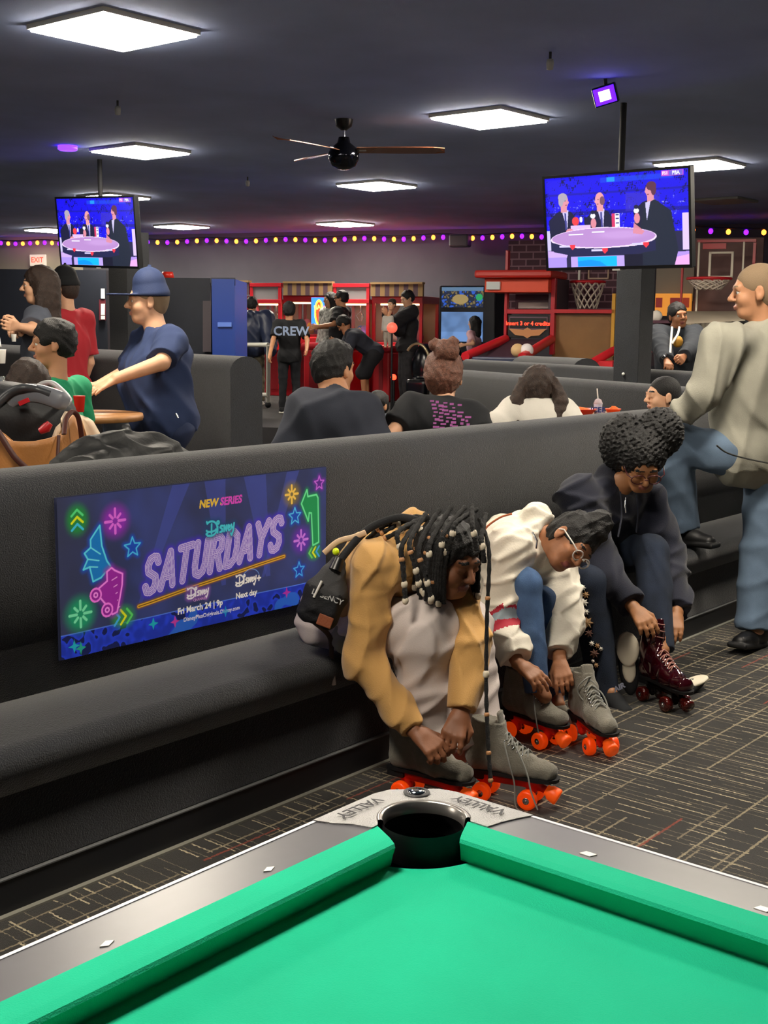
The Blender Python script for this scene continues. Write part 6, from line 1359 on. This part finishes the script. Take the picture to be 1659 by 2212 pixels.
def claw(x0, x1, yt, o, label, window=(655, 735), sign=(620, 650), dep=.8, ym=745, awn=False, glow=WARM, group='red crane prize machines'):
    s0, s1 = ws(x0, o), ws(x1, o); zt = wp((x0+x1)/2, yt, o)[2]; zw0 = wp((x0+x1)/2, window[1], o)[2]; zw1 = wp((x0+x1)/2, window[0], o)[2]
    c = W_((s0+s1)/2, o-dep/2, LZ); t = empty('crane_machine', c, label, 'arcade machine', group); w = .05
    b = MB(); wbox(b, s0, s1, o-dep, o, LZ, zw0, bev=.01); b.build('cabinet', REDF, t)
    b = MB(); wbox(b, s0+w, s1-w, o, o+.012, LZ+.1, zw0-.25, bev=.004); b.build('door', REDD, t)
    b = MB(); wbox(b, s0, s1, o-.02, o+.12, zw0-.16, zw0-.04, bev=.02); b.build('control_ledge', RED, t)
    for a, q_ in ((s0, o-w), (s1-w, o-w), (s0, o-dep), (s1-w, o-dep)):
        b = MB(); wbox(b, a, a+w, q_, q_+w, zw0, zt, bev=.004); b.build('post', REDF, t)
    b = MB(); wbox(b, s0, s1, o-dep, o+.01, zw1, zw1+.06, bev=.004); wbox(b, s0, s1, o-dep, o+.01, zt-.06, zt, bev=.004); b.build('header_frame', REDF, t)
    b = MB(); wbox(b, s0+w, s1-w, o-.04, o-.02, zw1+.06, zt-.06); b.build('sign_panel', mat('pale_sign', '#8d8c90', .35), t)
    b = MB(); wbox(b, s0+w, s1-w, o-.025, o-.018, zw0, zw1); b.build('glass', GLASS, t)
    b = MB(); wbox(b, s0+w, s1-w, o-dep, o-dep+.02, zw0, zw1); b.build('back_panel', mat('booth_panel', '#a89078', .6), t)
    b = MB(); wbox(b, s0+.1, s1-.1, o-.15, o-.11, zw1-.03, zw1-.005); b.build('light_strip', glow, t)
    for i in range(7):
        a = random.uniform(s0+.14, s1-.14); q_ = random.uniform(o-dep+.15, o-.16); r = random.uniform(.06, .1); S = Sdf(.02); p = W_(a, q_, zw0+r*.8); S.ell(p, (r, r, r*.9)); S.ell(p+UP*r*1.1, (r*.6,)*3); S.mesh('plush_prize', [PRZ[i % 6]], .02, t)
    b = MB(); m = W_((s0+s1)/2, o-dep/2, zw1); b.cyl(m, m-UP*.12, .02, n=8)
    for k in range(3): a = k*2.1; b.tube([m-UP*.12, m-UP*.18+np.array([math.cos(a), math.sin(a), 0])*.07, m-UP*.27+np.array([math.cos(a), math.sin(a), 0])*.02], .008, 6)
    b.build('claw', STEEL, t); return t
O1 = 1.3
claw(540, 607, 611, O1, 'tall red crane machine left of the crew member', window=(655, 735)); claw(719, 797, 612, O1, 'tall red crane machine behind the man in glasses', window=(655, 735)); 
claw(612, 715, 636, O1-.1, 'wide low red prize machine lit inside, under the striped awning', window=(652, 722), sign=(640, 648)); claw(803, 912, 640, O1-.1, 'red crane machine behind the person with the baby', window=(655, 740))
claw(508, 536, 640, O1-.1, 'narrow red crane machine beside the blue booth', window=(655, 735))
def awning(x0, x1, y0, y1, o, label):
    s0, s1 = ws(x0, o), ws(x1, o); z1 = wp(x0, y0, o)[2]; z0 = wp(x0, y1, o)[2]; n = max(4, int(abs(s1-s0)/.075)); t = empty('awning', W_((s0+s1)/2, o, z0), label, 'awning', 'striped awnings'); b = MB()
    for i in range(n): wbox(b, s0+(s1-s0)*i/n, s0+(s1-s0)*(i+1)/n, o-.06-(.02 if i % 2 else 0), o, z0, z1, i % 2)
    b.build('striped_cloth', AWN, t); b = MB(); wbox(b, s0, s1, o-.1, o+.02, z1, z1+.03); b.build('rail', AWN[0], t)
awning(612, 717, 612, 638, O1, 'striped awning over the wide prize machine'); awning(800, 912, 614, 640, O1, 'striped awning over the machine behind the baby'); awning(508, 538, 610, 636, O1, 'striped awning piece beside the blue booth')
# bright game sign
o = O1+.02; c_ = wp(694, 675, o); t = empty('neon_sign', c_, 'tall blue, yellow and pink lit game sign between the crane machines', 'sign')
k = Canvas(.34, .45, 90, 120, '#2a78e8'); k.ell(.13, .22, .08, .2, '#ffd040'); k.ell(.13, .22, .05, .16, '#e84020'); k.text('BAR', .09, .13, .3, '#ffe860', .004, 0, .15); k.ell(.26, .25, .07, .09, '#e848c0'); k.ell(.27, .22, .045, .05, '#e8f020'); k.ell(.25, .08, .06, .05, '#f08030')
k.mesh('lit_face', c_-RW[:, 0]*.17-UP*.22, RW[:, 0], UP, mat('game_glow', '#ffffff', .4, attr=True, emit=1.), t); b = MB(); s_ = ws(694, o); wbox(b, s_-.18, s_+.18, o-.1, o-.004, c_[2]-.24, c_[2]+.24); b.build('casing', REDF, t)
# air hockey style red tables in front
def lowtable(x0, x1, yt, o, label):
    s0, s1 = ws(x0, o), ws(x1, o); z1 = wp(x0, yt, o)[2]; t = empty('coin_pusher', W_((s0+s1)/2, o-.3, LZ), label, 'arcade machine', 'low red coin machines'); b = MB(); wbox(b, s0, s1, o-.6, o, LZ, z1-.1, bev=.03); b.build('cabinet', RED, t); b = MB(); wbox(b, s0-.03, s1+.03, o-.63, o+.05, z1-.1, z1, bev=.04); b.build('rim', REDF, t)
    b = MB(); wbox(b, s0+.1, s1-.1, o, o+.01, LZ+.12, z1-.2); b.build('door', REDD, t)
lowtable(655, 755, 740, O1+.75, 'low red coin machine behind the broad seated man'); lowtable(806, 842, 745, O1+.75, 'low red coin machine under the baby')
# balloon-like round red lamp and a machine's lit joystick ball, put on a stand
pb_ = P_(847, 708, 16.4); t = empty('joystick_ball', pb_*[1, 1, 0]+[0, 0, LZ], 'orange and pink lit joystick ball on a thin stand below the baby', 'lamp'); b_ = MB(); b_.ball(pb_, .072, n=16); b_.build('globe', mat('orange_pink_ball', '#e0604c', .4, emit=.4), t); MB().cyl(pb_, pb_*[1, 1, 0]+[0, 0, LZ], .012).build('stand', BLACK, t)
pb_ = P_(850, 815, 16.6); t = empty('signal_lamp', pb_*[1, 1, 0]+[0, 0, LZ], 'small glowing red signal lamp near the racing seat', 'lamp'); b_ = MB(); b_.ball(pb_, .04, n=14); b_.build('bulb', mat('red_lamp', '#ff2010', .4, emit=6), t); MB().cyl(pb_, pb_*[1, 1, 0]+[0, 0, LZ], .02).build('stand', BLACK, t)
# racing seats
def racer(x0, x1, yt, o, label):
    s0, s1 = ws(x0, o), ws(x1, o); z1 = wp(x0, yt, o)[2]; t = empty('racing_seat', W_((s0+s1)/2, o-.4, LZ), label, 'arcade machine', 'black racing game seats'); cx_ = (s0+s1)/2; r = abs(s1-s0)/2
    S = Sdf(.05); S.ell(W_(cx_, o-.35, LZ+.55), (r, r, z1-LZ-.55), RW); S.box(W_(cx_, o-.35, LZ+.2), (r*.8, .4, .2), RW, .05); S.mesh('shell', [mat('racer_black', '#0b0d12', .25)], .02, t)
    b = MB(); b.tube([W_(cx_+r*1.0*math.cos(a), o-.02, LZ+.55+(z1-LZ-.55)*1.0*math.sin(a)) for a in np.linspace(.1, PI*.75, 16)], .02, 8); b.build('edge_trim', mat('champagne_trim', '#a59878', .3, metal=.6), t)
    return t
racer(872, 930, 742, 3.1, 'black racing game seat with a curved pale edge'); racer(942, 985, 740, 3.4, 'second black racing game seat behind the auburn haired woman')
t = empty('star_platform', wp(895, 855, 3.2)*[1, 1, 0]+[0, 0, LZ], 'black platform edge with a silver star and red stripes', 'platform'); s0, s1 = ws(872, 3.2), ws(918, 3.2); b = MB(); wbox(b, s0, s1, 2.7, 3.2, LZ, LZ+.16); b.build('deck', BLACKM, t)
for zz in (.04, .1): b = MB(); wbox(b, s0+.02, s1-.02, 3.2, 3.204, LZ+zz, LZ+zz+.02); b.build('stripe', RED if zz < .08 else WHITE, t)
P5 = star((0, 0), .085); b = MB(); cS = W_((s0+s1)/2, 3.207, LZ+.08); b.add([cS+RW[:, 0]*0]+[cS+RW[:, 0]*x+UP*y for x, y in P5[:-1]], [(0, 1+i, 1+(i+1) % 10) for i in range(10)]); b.build('star', STEEL, t)
# white walker frame of the puffer person
t = empty('skate_trainer', wp(560, 875, 3.9)*[1, 1, 0]+[0, 0, LZ], 'white pipe skate trainer frame on castors', 'skate trainer'); fr = mat('white_pipe', '#d8d6cc', .4)
def pip(*q): MB().tube([atd(*p) for p in q], .03, 8).build('pipe', fr, t)
pip((515, 745, 17.2), (515, 868, 17.6)); pip((580, 745, 16.4), (579, 870, 17.0)); pip((515, 745, 17.2), (580, 745, 16.4)); pip((517, 853, 17.6), (579, 853, 16.9))
for x, y, D in ((579, 874, 17.0), (518, 870, 17.6)): b = MB(); b.ball(atd(x, y, D)+UP*.0, .045); b.build('castor', BLACKM, t)
# dark arcade cabinet with a big bluish screen
o = 2.0; s0, s1 = ws(952, o), ws(1048, o); zt = wp(1000, 617, o)[2]; t = empty('arcade_cabinet', W_((s0+s1)/2, o-.4, LZ), 'dark arcade cabinet with a big pale blue screen', 'arcade machine'); b = MB(); wbox(b, s0-.04, s1+.14, o-.9, o-.02, LZ, zt, bev=.02); b.build('cabinet', mat('cabinet_black', '#0e131c', .4), t)
sa, sb = ws(953, o), ws(1043, o); z0_, z1_ = wp(1000, 738, o)[2], wp(1000, 674, o)[2]; k = Canvas(abs(sb-sa), z1_-z0_, 120, 90, '#5a7aa8'); f = k.noise(1, 9, 4); k.C = k.C*(1+.16*np.tanh(f))[..., None]; k.C[:30] = k.C[:30]*1.3
k.mesh('screen', W_(sa, o, z0_), RW[:, 0], UP, mat('pale_screen', '#ffffff', .4, attr=True, emit=.42), t)
z0_, z1_ = wp(1000, 664, o)[2], wp(1000, 620, o)[2]; k = Canvas(abs(sb-sa), z1_-z0_, 120, 60, '#16233c'); f = k.noise(1, 22, 14); k.C = np.where((f > 1.3)[..., None], np.array(lin('#7a6a40')), k.C); k.C = np.where((f < -1.5)[..., None], np.array(lin('#2a5ac0')), k.C); k.rect(.0, k.h*.8, k.w, k.h, '#5a7a98'); k.ell(k.w*.9, k.h*.5, .05, .05, '#20a060'); k.ell(k.w*.45, k.h*.4, .12, .07, '#a08a58')
k.mesh('marquee', W_(sa, o, z0_), RW[:, 0], UP, mat('marquee_glow', '#ffffff', .4, attr=True, emit=.4), t)
# tall dark booths on the left with a blue end
def bigbox(x0, x1, yt, D, dep, m, label, name='photo_booth', z0=0.):
    a, c = atd(x0, 705, D), atd(x1, 705, D); zt = atd((x0+x1)/2, yt, D)[2]; d = _fw.copy(); d[2] = 0; d = nrm(d)*dep; b = MB(); b.prism([(a[0], a[1]), (c[0], c[1]), (c[0]+d[0], c[1]+d[1]), (a[0]+d[0], a[1]+d[1])], z0, zt); t = empty(name, ((a[0]+c[0])/2, (a[1]+c[1])/2, z0), label, 'booth'); b.build('shell', m, t); return t, a, c, zt
DKB = mat('booth_navy', '#141a28', .6, var=.1)
t, a, c, zt = bigbox(345, 455, 601, 13.5, 1.6, DKB, 'tall dark booth with a green trim behind the cap man'); 
def on(t, x0, y0, x1, y1, D, m, name, lift=.02, label=None):
    b = MB(); P = [atd(x0, y0, D), atd(x1, y0, D), atd(x1, y1, D), atd(x0, y1, D)]; f = nrm([_fw[0], _fw[1], 0]); b.add([p for p in P]+[p+f*lift for p in P], [(0, 1, 2, 3), (4, 7, 6, 5), (0, 4, 5, 1), (1, 5, 6, 2), (2, 6, 7, 3), (3, 7, 4, 0)]); return b.build(name, m, t, label)
on(t, 352, 601, 452, 611, 13.45, mat('green_trim', '#0c5a48', .5), 'trim_strip'); on(t, 438, 612, 456, 760, 13.46, mat('brown_edge', '#3a3038', .6), 'corner_post')
t2, *_q = bigbox(458, 507, 603, 13.3, 1.2, mat('booth_blue', '#1b3f96', .4), 'blue sided booth beside the crane machines'); on(t2, 462, 655, 503, 657, 13.27, mat('blue_ledge', '#4a70c8', .4), 'ledge'); on(t2, 470, 696, 500, 706, 13.27, mat('glow_patch', '#5078d8', .3), 'window'); on(t2, 456, 600, 508, 617, 13.26, DKB, 'header')
t3, *_q = bigbox(-30, 232, 583, 16.0, .8, DKB, 'wide dark booth wall behind the long haired man', 'dark_booth'); on(t3, 214, 620, 228, 692, 15.95, mat('plum_board', '#5a1424', .5), 'sign_board'); 
for y0, y1 in ((622, 645), (656, 680), (682, 690)): on(t3, 218, y0, 226, y1, 15.93, WHITE, 'white_label')
b_ = MB(); q_ = atd(362, 601, 13.9); b_.lathe([(0, 0), (.075, 0), (.06, .07), (0, .07)], q_, n=16); tag(b_.build('bucket', CUPR), 'red bucket upside down on top of the dark booth', 'bucket')
# exit sign
c_ = wp(82, 562, .12); t = empty('exit_sign', c_, 'small red and white exit sign on the pale wall', 'sign'); b = MB(); b.box((-.17, -.03, -.1), (.17, .02, .1), R=RW, c=c_, bev=.01); b.build('casing', mat('sign_cream', '#e8dcc8', .5, emit=.25), t); lettering('EXIT', .13, c_+RW[:, 1]*.025, RW[:, 0], UP, mat('exit_red', '#e03020', .4, emit=1.5), t, .002)

# basketball hoop machine, red frame
o = 3.4; s0, s1 = ws(1088, o), ws(1196, o); Z = lambda y, x=1140, oo=o: wp(x, y, oo)[2]
t = empty('hoop_machine', W_((s0+s1)/2, o-.5, LZ), 'red basketball machine with an orange marquee and a red text display', 'arcade machine')
def fb(name, x0, y0, x1, y1, o0, o1, m, bev=.005, lab=None):
    b = MB(); wbox(b, ws(x0, o), ws(x1, o), o0, o1, Z(y1), Z(y0), bev=bev); return b.build(name, m, t, lab)
fb('marquee', 1052, 602, 1188, 632, o-.5, o+.15, ORANGE); fb('header', 1036, 585, 1200, 602, o-.6, o+.3, mat('red_header', '#c02a20', .4), .03); fb('post', 1088, 540, 1094, 752, o-.1, o, REDF); fb('post', 1188, 585, 1197, 765, o-.1, o, REDF)
fb('crossbar', 1094, 668, 1190, 678, o-.08, o, REDF); fb('backboard_window', 1095, 634, 1188, 668, o-.4, o-.38, mat('mauve_glass', '#5a3846', .2)); fb('side_panel', 1182, 600, 1196, 700, o-.8, o-.02, mat('side_grey', '#4a3c44', .6)); fb('prize_row', 1105, 652, 1180, 666, o-.36, o-.3, mat('white_balls', '#b8a8a4', .6))
fb('score_cabinet', 1096, 680, 1186, 730, o-.3, o-.02, mat('score_black', '#121014', .35)); fb('score_frame', 1099, 684, 1182, 712, o-.02, o-.012, mat('mauve_frame', '#6a5060', .4)); fb('display', 1101, 687, 1180, 709, o-.012, o-.006, BLACK)
lettering('Insert 3 or 4 credits', .072, wp(1140, 699, o+.0), RW[:, 0], UP, mat('led_red', '#ff2a18', .4, emit=3), t, .001, spacing=1.)
b = MB(); cW = wp(1139, 719, o); b.add([cW+RW[:, 0]*x+UP*y for x, y in [(0, .0), (0, .07), (.05, .04), (.25, .05), (.16, -.03), (.05, -.04), (0, -.07), (-.05, -.04), (-.16, -.03), (-.25, .05), (-.05, .04)]], [(0, i, i % 10+1) for i in range(1, 11)]); b.build('winged_badge', mat('badge_gold', '#c88a58', .4), t)
b = MB(); A4 = [W_(ws(1094, o), o-.05, Z(733)), W_(ws(1188, o), o-.05, Z(733)), W_(ws(1150, o), o+1.2, Z(770)-.15), W_(ws(1030, o), o+1.2, Z(770)-.15)]
b.add([*A4, *[p-UP*.06 for p in A4]], [(0, 1, 2, 3), (7, 6, 5, 4), (0, 4, 5, 1), (1, 5, 6, 2), (2, 6, 7, 3), (3, 7, 4, 0)]); b.build('ball_ramp', mat('plum_ramp', '#3a2836', .7), t)
for x0, y0, x1, y1 in ((1092, 732, 1005, 770), (1190, 733, 1128, 772)): MB().tube([wp(x0, y0, o), wp(x1, y1, o+1.1)], .06, 8).build('side_rail', RED, t)
b = MB(); wbox(b, ws(1020, o+1.1), ws(1130, o+1.1), o+.9, o+1.1, LZ, Z(772, 1100, o+1.1), bev=.02); b.build('front_board', mat('front_blue', '#28304a', .5), t)
for x, y, m in ((1118, 757, mat('ball_tan', '#c8a878', .6)), (1138, 757, mat('ball_white', '#e0d8d8', .6))): b = MB(); b.ball(wp(x, y, o+.9), .085, n=16); tag(b.build('basketball', m), 'tan ball waiting on the machine ramp' if x < 1130 else 'white ball waiting on the machine ramp', 'ball', 'balls on the ramp')
b = MB(); b.box((-.09, -.02, -.05), (.09, .02, .05), R=RW, c=wp(1066, 617, o+.17)); b.build('logo_card', mat('logo_pale', '#c8d0d0', .5), t)
# big basketball cage between and beyond the column
BRK = mat('mural_brick', '#5c3a48', .7)
def brick(m):
    nt = m.node_tree; N = nt.nodes; L = nt.links; br = N.new('ShaderNodeTexBrick'); tc = N.new('ShaderNodeTexCoord'); mp = N.new('ShaderNodeMapping'); mp.inputs['Rotation'].default_value = (PI/2, 0, 0); sp = N.new('ShaderNodeCombineXYZ'); s_ = N.new('ShaderNodeSeparateXYZ')
    L.new(tc.outputs['Object'], s_.inputs[0]); L.new(s_.outputs[1], sp.inputs[0]); L.new(s_.outputs[2], sp.inputs[1]); L.new(sp.outputs[0], br.inputs['Vector']); br.inputs['Scale'].default_value = 2.6; br.inputs['Color1'].default_value = (*lin('#5c3644'), 1); br.inputs['Color2'].default_value = (*lin('#4c2f3c'), 1); br.inputs['Mortar'].default_value = (*lin('#93707c'), 1); br.inputs['Mortar Size'].default_value = .025
    L.new(br.outputs[0], N['Principled BSDF'].inputs['Base Color'])
brick(BRK)
t = empty('hoop_cage', W_(ws(1260, 2.6), 2.0, LZ), 'basketball cage with a white net, brick backdrop and wooden side panel', 'arcade machine'); o2 = 2.2
def fc(name, x0, y0, x1, y1, oa, ob, m, tt=None, bev=0., ref=None):
    r_ = ref if ref is not None else ob; b = MB(); wbox(b, ws(x0, r_), ws(x1, r_), oa, ob, wp(x0, y1, r_)[2], wp(x0, y0, r_)[2], bev=bev); return b.build(name, m, tt or t)
fc('brick_backdrop', 1094, 520, 1328, 672, o2-.1, o2, BRK); fc('white_post', 1245, 583, 1249, 672, o2+.15, o2+.2, WHITE); fc('red_bar', 1196, 668, 1326, 676, 3.3, 3.4, RED)
for q_ in ((1266, 560, 1311, 563), (1266, 600, 1311, 603), (1266, 560, 1269, 603), (1308, 560, 1311, 603)): fc('target_frame', *q_, o2+.02, o2+.05, mat('frame_tan', '#c8a890', .5))
PLY = mat('gold_ply', '#8a6238', .35, var=.15, vscale=3); fc('wooden_panel', 1194, 676, 1326, 800, 3.2, 3.3, PLY); fc('yellow_post', 1320, 634, 1327, 770, 3.3, 3.4, mat('yellow_post', '#d8a030', .5))
def net(x, yr, yb, oo, rx, par, col):
    c = wp(x, yr, oo); r = rx; b = MB(); ring = [c+np.array([math.cos(a)*r, math.sin(a)*r, 0]) for a in np.linspace(0, 2*PI, 24)]; b.tube(ring, .018, 6); b.build('rim', col, par); zb = wp(x, yb, oo)[2]-c[2]; b = MB()
    for k_ in range(12):
        for sg in (1, -1):
            b.tube([c+np.array([math.cos(2*PI*(k_/12)+sg*f_*1.3)*r*(1-.45*f_), math.sin(2*PI*(k_/12)+sg*f_*1.3)*r*(1-.45*f_), zb*f_]) for f_ in np.linspace(0, 1, 8)], .010, 5)
    b.build('net', mat('net_cord', '#cfc2b4', .8), par)
net(1270, 609, 666, 2.9, .22, t, RED)
t = empty('hoop_backboard', W_(ws(1560, 3.), 2.4, LZ), 'large clear backboard with white lines and a red rim at the right', 'arcade machine'); o3 = 3.6
fc('brick_backdrop', 1494, 515, 1640, 690, o3-1.3, o3-1.2, mat('mural_pale', '#8a6a66', .7, var=.35, vscale=2.2), t); fc('beige_panel', 1413, 575, 1494, 650, o3-1.1, o3-1., mat('beige_panel', '#8d8478', .7), t)
fc('sign_board', 1413, 634, 1490, 682, o3-.9, o3-.8, mat('yellow_sign', '#d88a30', .5, emit=.3), t)
for a_, c_2, m in ((1414, 1428, RED), (1445, 1470, RED), (1472, 1486, ORANGE)): fc('sign_block', a_, 643, c_2, 664, o3-.8, o3-.78, m, t)
for q_ in ((1500, 522, 1504, 688), (1596, 522, 1600, 690), (1524, 544, 1529, 600), (1572, 544, 1577, 600), (1524, 544, 1577, 548), (1524, 596, 1577, 600)): fc('white_line', *q_, o3-.05, o3, mat('line_white', '#e8dcc8', .5), t)
fc('board_frame', 1498, 518, 1624, 524, o3-.08, o3, REDF, t); fc('board_frame', 1618, 524, 1624, 690, o3-.08, o3, REDF, t); fc('red_pole', 1466, 575, 1470, 660, o3, o3+.06, REDF, t); fc('banner_text', 1510, 526, 1560, 538, o3-.05, o3-.02, RED, t)
net(1532, 602, 625, o3+.4, .25, t, RED)
b = MB(); A4 = [wp(1480, 672, o3), wp(1600, 672, o3), wp(1610, 692, o3+1.6), wp(1476, 700, o3+1.6)]; b.add([*A4, *[p-UP*.08 for p in A4]], [(0, 1, 2, 3), (7, 6, 5, 4), (0, 4, 5, 1), (1, 5, 6, 2), (2, 6, 7, 3), (3, 7, 4, 0)]); b.build('counter', mat('counter_cream', '#b8ac98', .5), t)
b = MB(); A4 = [wp(1476, 700, o3+1.6), wp(1660, 690, o3+1.6)]; b.add([*A4, *[p*[1, 1, 0]+[0, 0, LZ] for p in A4[::-1]]], [(0, 1, 2, 3)]); b.build('dark_front', BLACKM, t)
t = empty('stair_rack', wp(1425, 740, 4.5)*[1, 1, 0]+[0, 0, LZ], 'red and plum ball rack left of the man with a lanyard', 'rack')
for i, (y, m) in enumerate(((692, mat('plum_shelf', '#4a2034', .5)), (712, RED), (735, RED), (755, RED))): fc('shelf', 1410, y, 1455, y+6, 3.9, 4.5, m, t)
fc('rack_back', 1410, 690, 1450, 790, 3.85, 3.9, mat('rack_dark', '#2a1420', .6), t)
for x, y in ((1418, 685), (1416, 735)): b = MB(); b.ball(wp(x, y-2, 4.3), .07, n=12); b.build('rack_ball', PRZ[3], t)
t = empty('hoop_ramp', wp(1290, 790, 5)*[1, 1, 0]+[0, 0, LZ], 'red ramp end beside the black column', 'ramp')
MB().tube([wp(1326, 757, 4.6), wp(1268, 790, 5.4)], .05, 8).build('rail', RED, t); fc('ramp_board', 1286, 780, 1326, 792, 4.7, 5.2, RED, t)

# ------------------------------------------------------------------ string of purple and orange bulbs along the wall top
PURP = mat('bulb_purple', '#6414ff', .3, emit=2.2); ORNG = mat('bulb_orange', '#ff7a28', .3, emit=2.6); CORD = mat('black_cord', '#14141a', .6)
def string(x0, x1, n, y0, y1, label, o=.25, first=0):
    t = empty('light_string', wp(x0, y0, o), label, 'string lights', 'strings of purple and orange bulbs'); P = [wp(x0+(x1-x0)*i/(n-1), y0+(y1-y0)*i/(n-1)+1.5*math.sin(i*.8), o) for i in range(n)]
    b = MB(); b.tube(curve([p+UP*.05 for p in P], 2), .012, 5); b.build('cord', CORD, t)
    for i, p in enumerate(P): b = MB(); b.ball(p, .034, n=10, sc=(1, 1, 1.15)); b.build('bulb', PURP if (i+first) % 2 == 0 else ORNG, t, 'purple bulb' if (i+first) % 2 == 0 else 'orange bulb')
string(319, 1170, 41, 523, 511, 'long string of purple and orange bulbs between the two televisions'); string(1497, 1650, 5, 497, 502, 'short string of bulbs right of the right television', 1.2, 1); string(2, 128, 9, 525, 526, 'short string of bulbs left of the left television')
for x, y in ((704, 521), (726, 520), (993, 520)): pass
c_ = wp(994, 520, .4); b_ = MB(); b_.box((-.16, -.1, -.1), (.16, .1, .1), R=RW, c=c_, bev=.03); tag(b_.build('projector_lamp', mat('lamp_grey', '#4a4650', .4)), 'small grey stage lamp on the wall among the bulbs', 'stage lamp')

# ------------------------------------------------------------------ ceiling fan
fc_ = onz(743, 258, 3.0); D_f = float(VIEW[2] @ (fc_-EYE)); t = empty('ceiling_fan', fc_, 'dark three blade ceiling fan with a polished hub', 'ceiling fan'); hub = fc_-UP*((330-258)/2702.4*D_f)
MB().lathe([(.07, 0), (.06, -.05), (.02, -.08), (.0, -.08)], fc_, n=20).build('canopy', BLACK, t); MB().cyl(fc_-UP*.07, hub+UP*.11, .012, n=10).build('downrod', CHROME, t)
MB().lathe([(0, .12), (.04, .12), (.05, .08), (.10, .04), (.118, .0), (.115, -.04), (.09, -.09), (.04, -.115), (0, -.12)], hub, n=28).build('motor_housing', mat('gunmetal', '#2c2e36', .12, metal=.9), t)
tips = [(950, 329, .0), (610, 297, -.5), (650, 353, .62)]
BLD = mat('orange_lit_blade', '#7a4a34', .22, metal=.3)  # dark blades; the orange light on their undersides is put into this colour
for x, y, dd in tips:
    a = atd(x, y, D_f+dd); a[2] = hub[2]+.03+(0 if y > 300 else .0); dr = nrm((a-hub)*[1, 1, 0]); L_ = .66; pr = np.cross(UP, dr); b = MB(); sec = []
    for i in range(9):
        f = i/8; w = .045+.03*math.sin(f*PI*.8); c = hub+UP*.03+dr*(.10+L_*f); w_ = w*(.35 if i == 8 else 1); sec += [c+pr*w_-UP*.012-UP*.0, c+pr*w_-UP*.018, c-pr*w_+UP*.008, c-pr*w_+UP*.014]
    b.add(sec, [(i*4+j, i*4+(j+1) % 4, (i+1)*4+(j+1) % 4, (i+1)*4+j) for i in range(8) for j in range(4)]+[(0, 1, 2, 3), (32, 33, 34, 35)]); b.build('blade', BLD, t)
    MB().tube([hub+UP*.03+dr*.09, hub+UP*.03+dr*.17], .012, 6).build('blade_arm', CHROME, t)
# purple flood lamp and small ceiling fixtures
c_ = onz(1308, 170, 3.0)-UP*.10; n_ = nrm(EYE-c_); n_ = nrm(n_+UP*-.1+_rt*-.15); u_ = nrm(np.cross(UP, n_)*1+UP*.25); u_ = nrm(u_-(u_ @ n_)*n_); v_ = np.cross(n_, u_); R_ = np.stack([u_, v_, n_], 1); t = empty('flood_lamp', c_, 'square purple flood lamp on the ceiling at upper right', 'flood lamp')
MB().box((-.075, -.06, -.05), (.075, .06, .0), R=R_, c=c_, bev=.008).build('housing', BLACK, t); MB().box((-.065, -.05, .0), (.065, .05, .006), R=R_, c=c_).build('lens', mat('violet_glow', '#3a0cff', .3, emit=2.5), t); MB().box((-.035, -.03, .006), (.035, .03, .01), R=R_, c=c_).build('led', mat('led_white', '#d8c8ff', .3, emit=3.), t); MB().cyl(c_-n_*.04, [c_[0], c_[1], 3.0], .012).build('bracket', BLACK, t)
c_ = onz(146, 315, 3.0)-UP*.03; t = empty('ceiling_lamp', c_, 'small flat purple ceiling lamp on the left', 'lamp'); MB().lathe([(0, -.012), (.07, -.011), (.085, 0), (.085, .03), (0, .03)], c_, n=24).build('lens', mat('violet_dim', '#4820e0', .3, emit=3.), t)
for x, y, lb in ((1189, 120, 'small grey ceiling speaker at upper right'), (254, 225, 'small dark ceiling speaker below the large left light'), (535, 390, 'tiny ceiling speaker left of the fan')):
    c_ = onz(x, y-8, 3.0); t = empty('ceiling_speaker', c_, lb, 'speaker', 'small ceiling speakers'); MB().cyl(c_, c_-UP*.04, .008).build('stem', BLACK, t); MB().lathe([(0, -.10), (.018, -.095), (.022, -.06), (.018, -.04), (0, -.04)], c_, n=14).build('body', mat('speaker_grey', '#9a9a98', .5), t)
cR = atd(1328.6, 476, 8.655); aR = math.atan2(-cR[1], -cR[0])
television(cR, aR-.515, .142, 'right hand television showing three men at a desk, above the black column')
cL = atd(208, 501.2, 11.9); aL = math.atan2(-cL[1], -cL[0])
television(cL, aL-.884, .105, 'left hand television showing three men at a desk, above the cap man', roll=-.038)
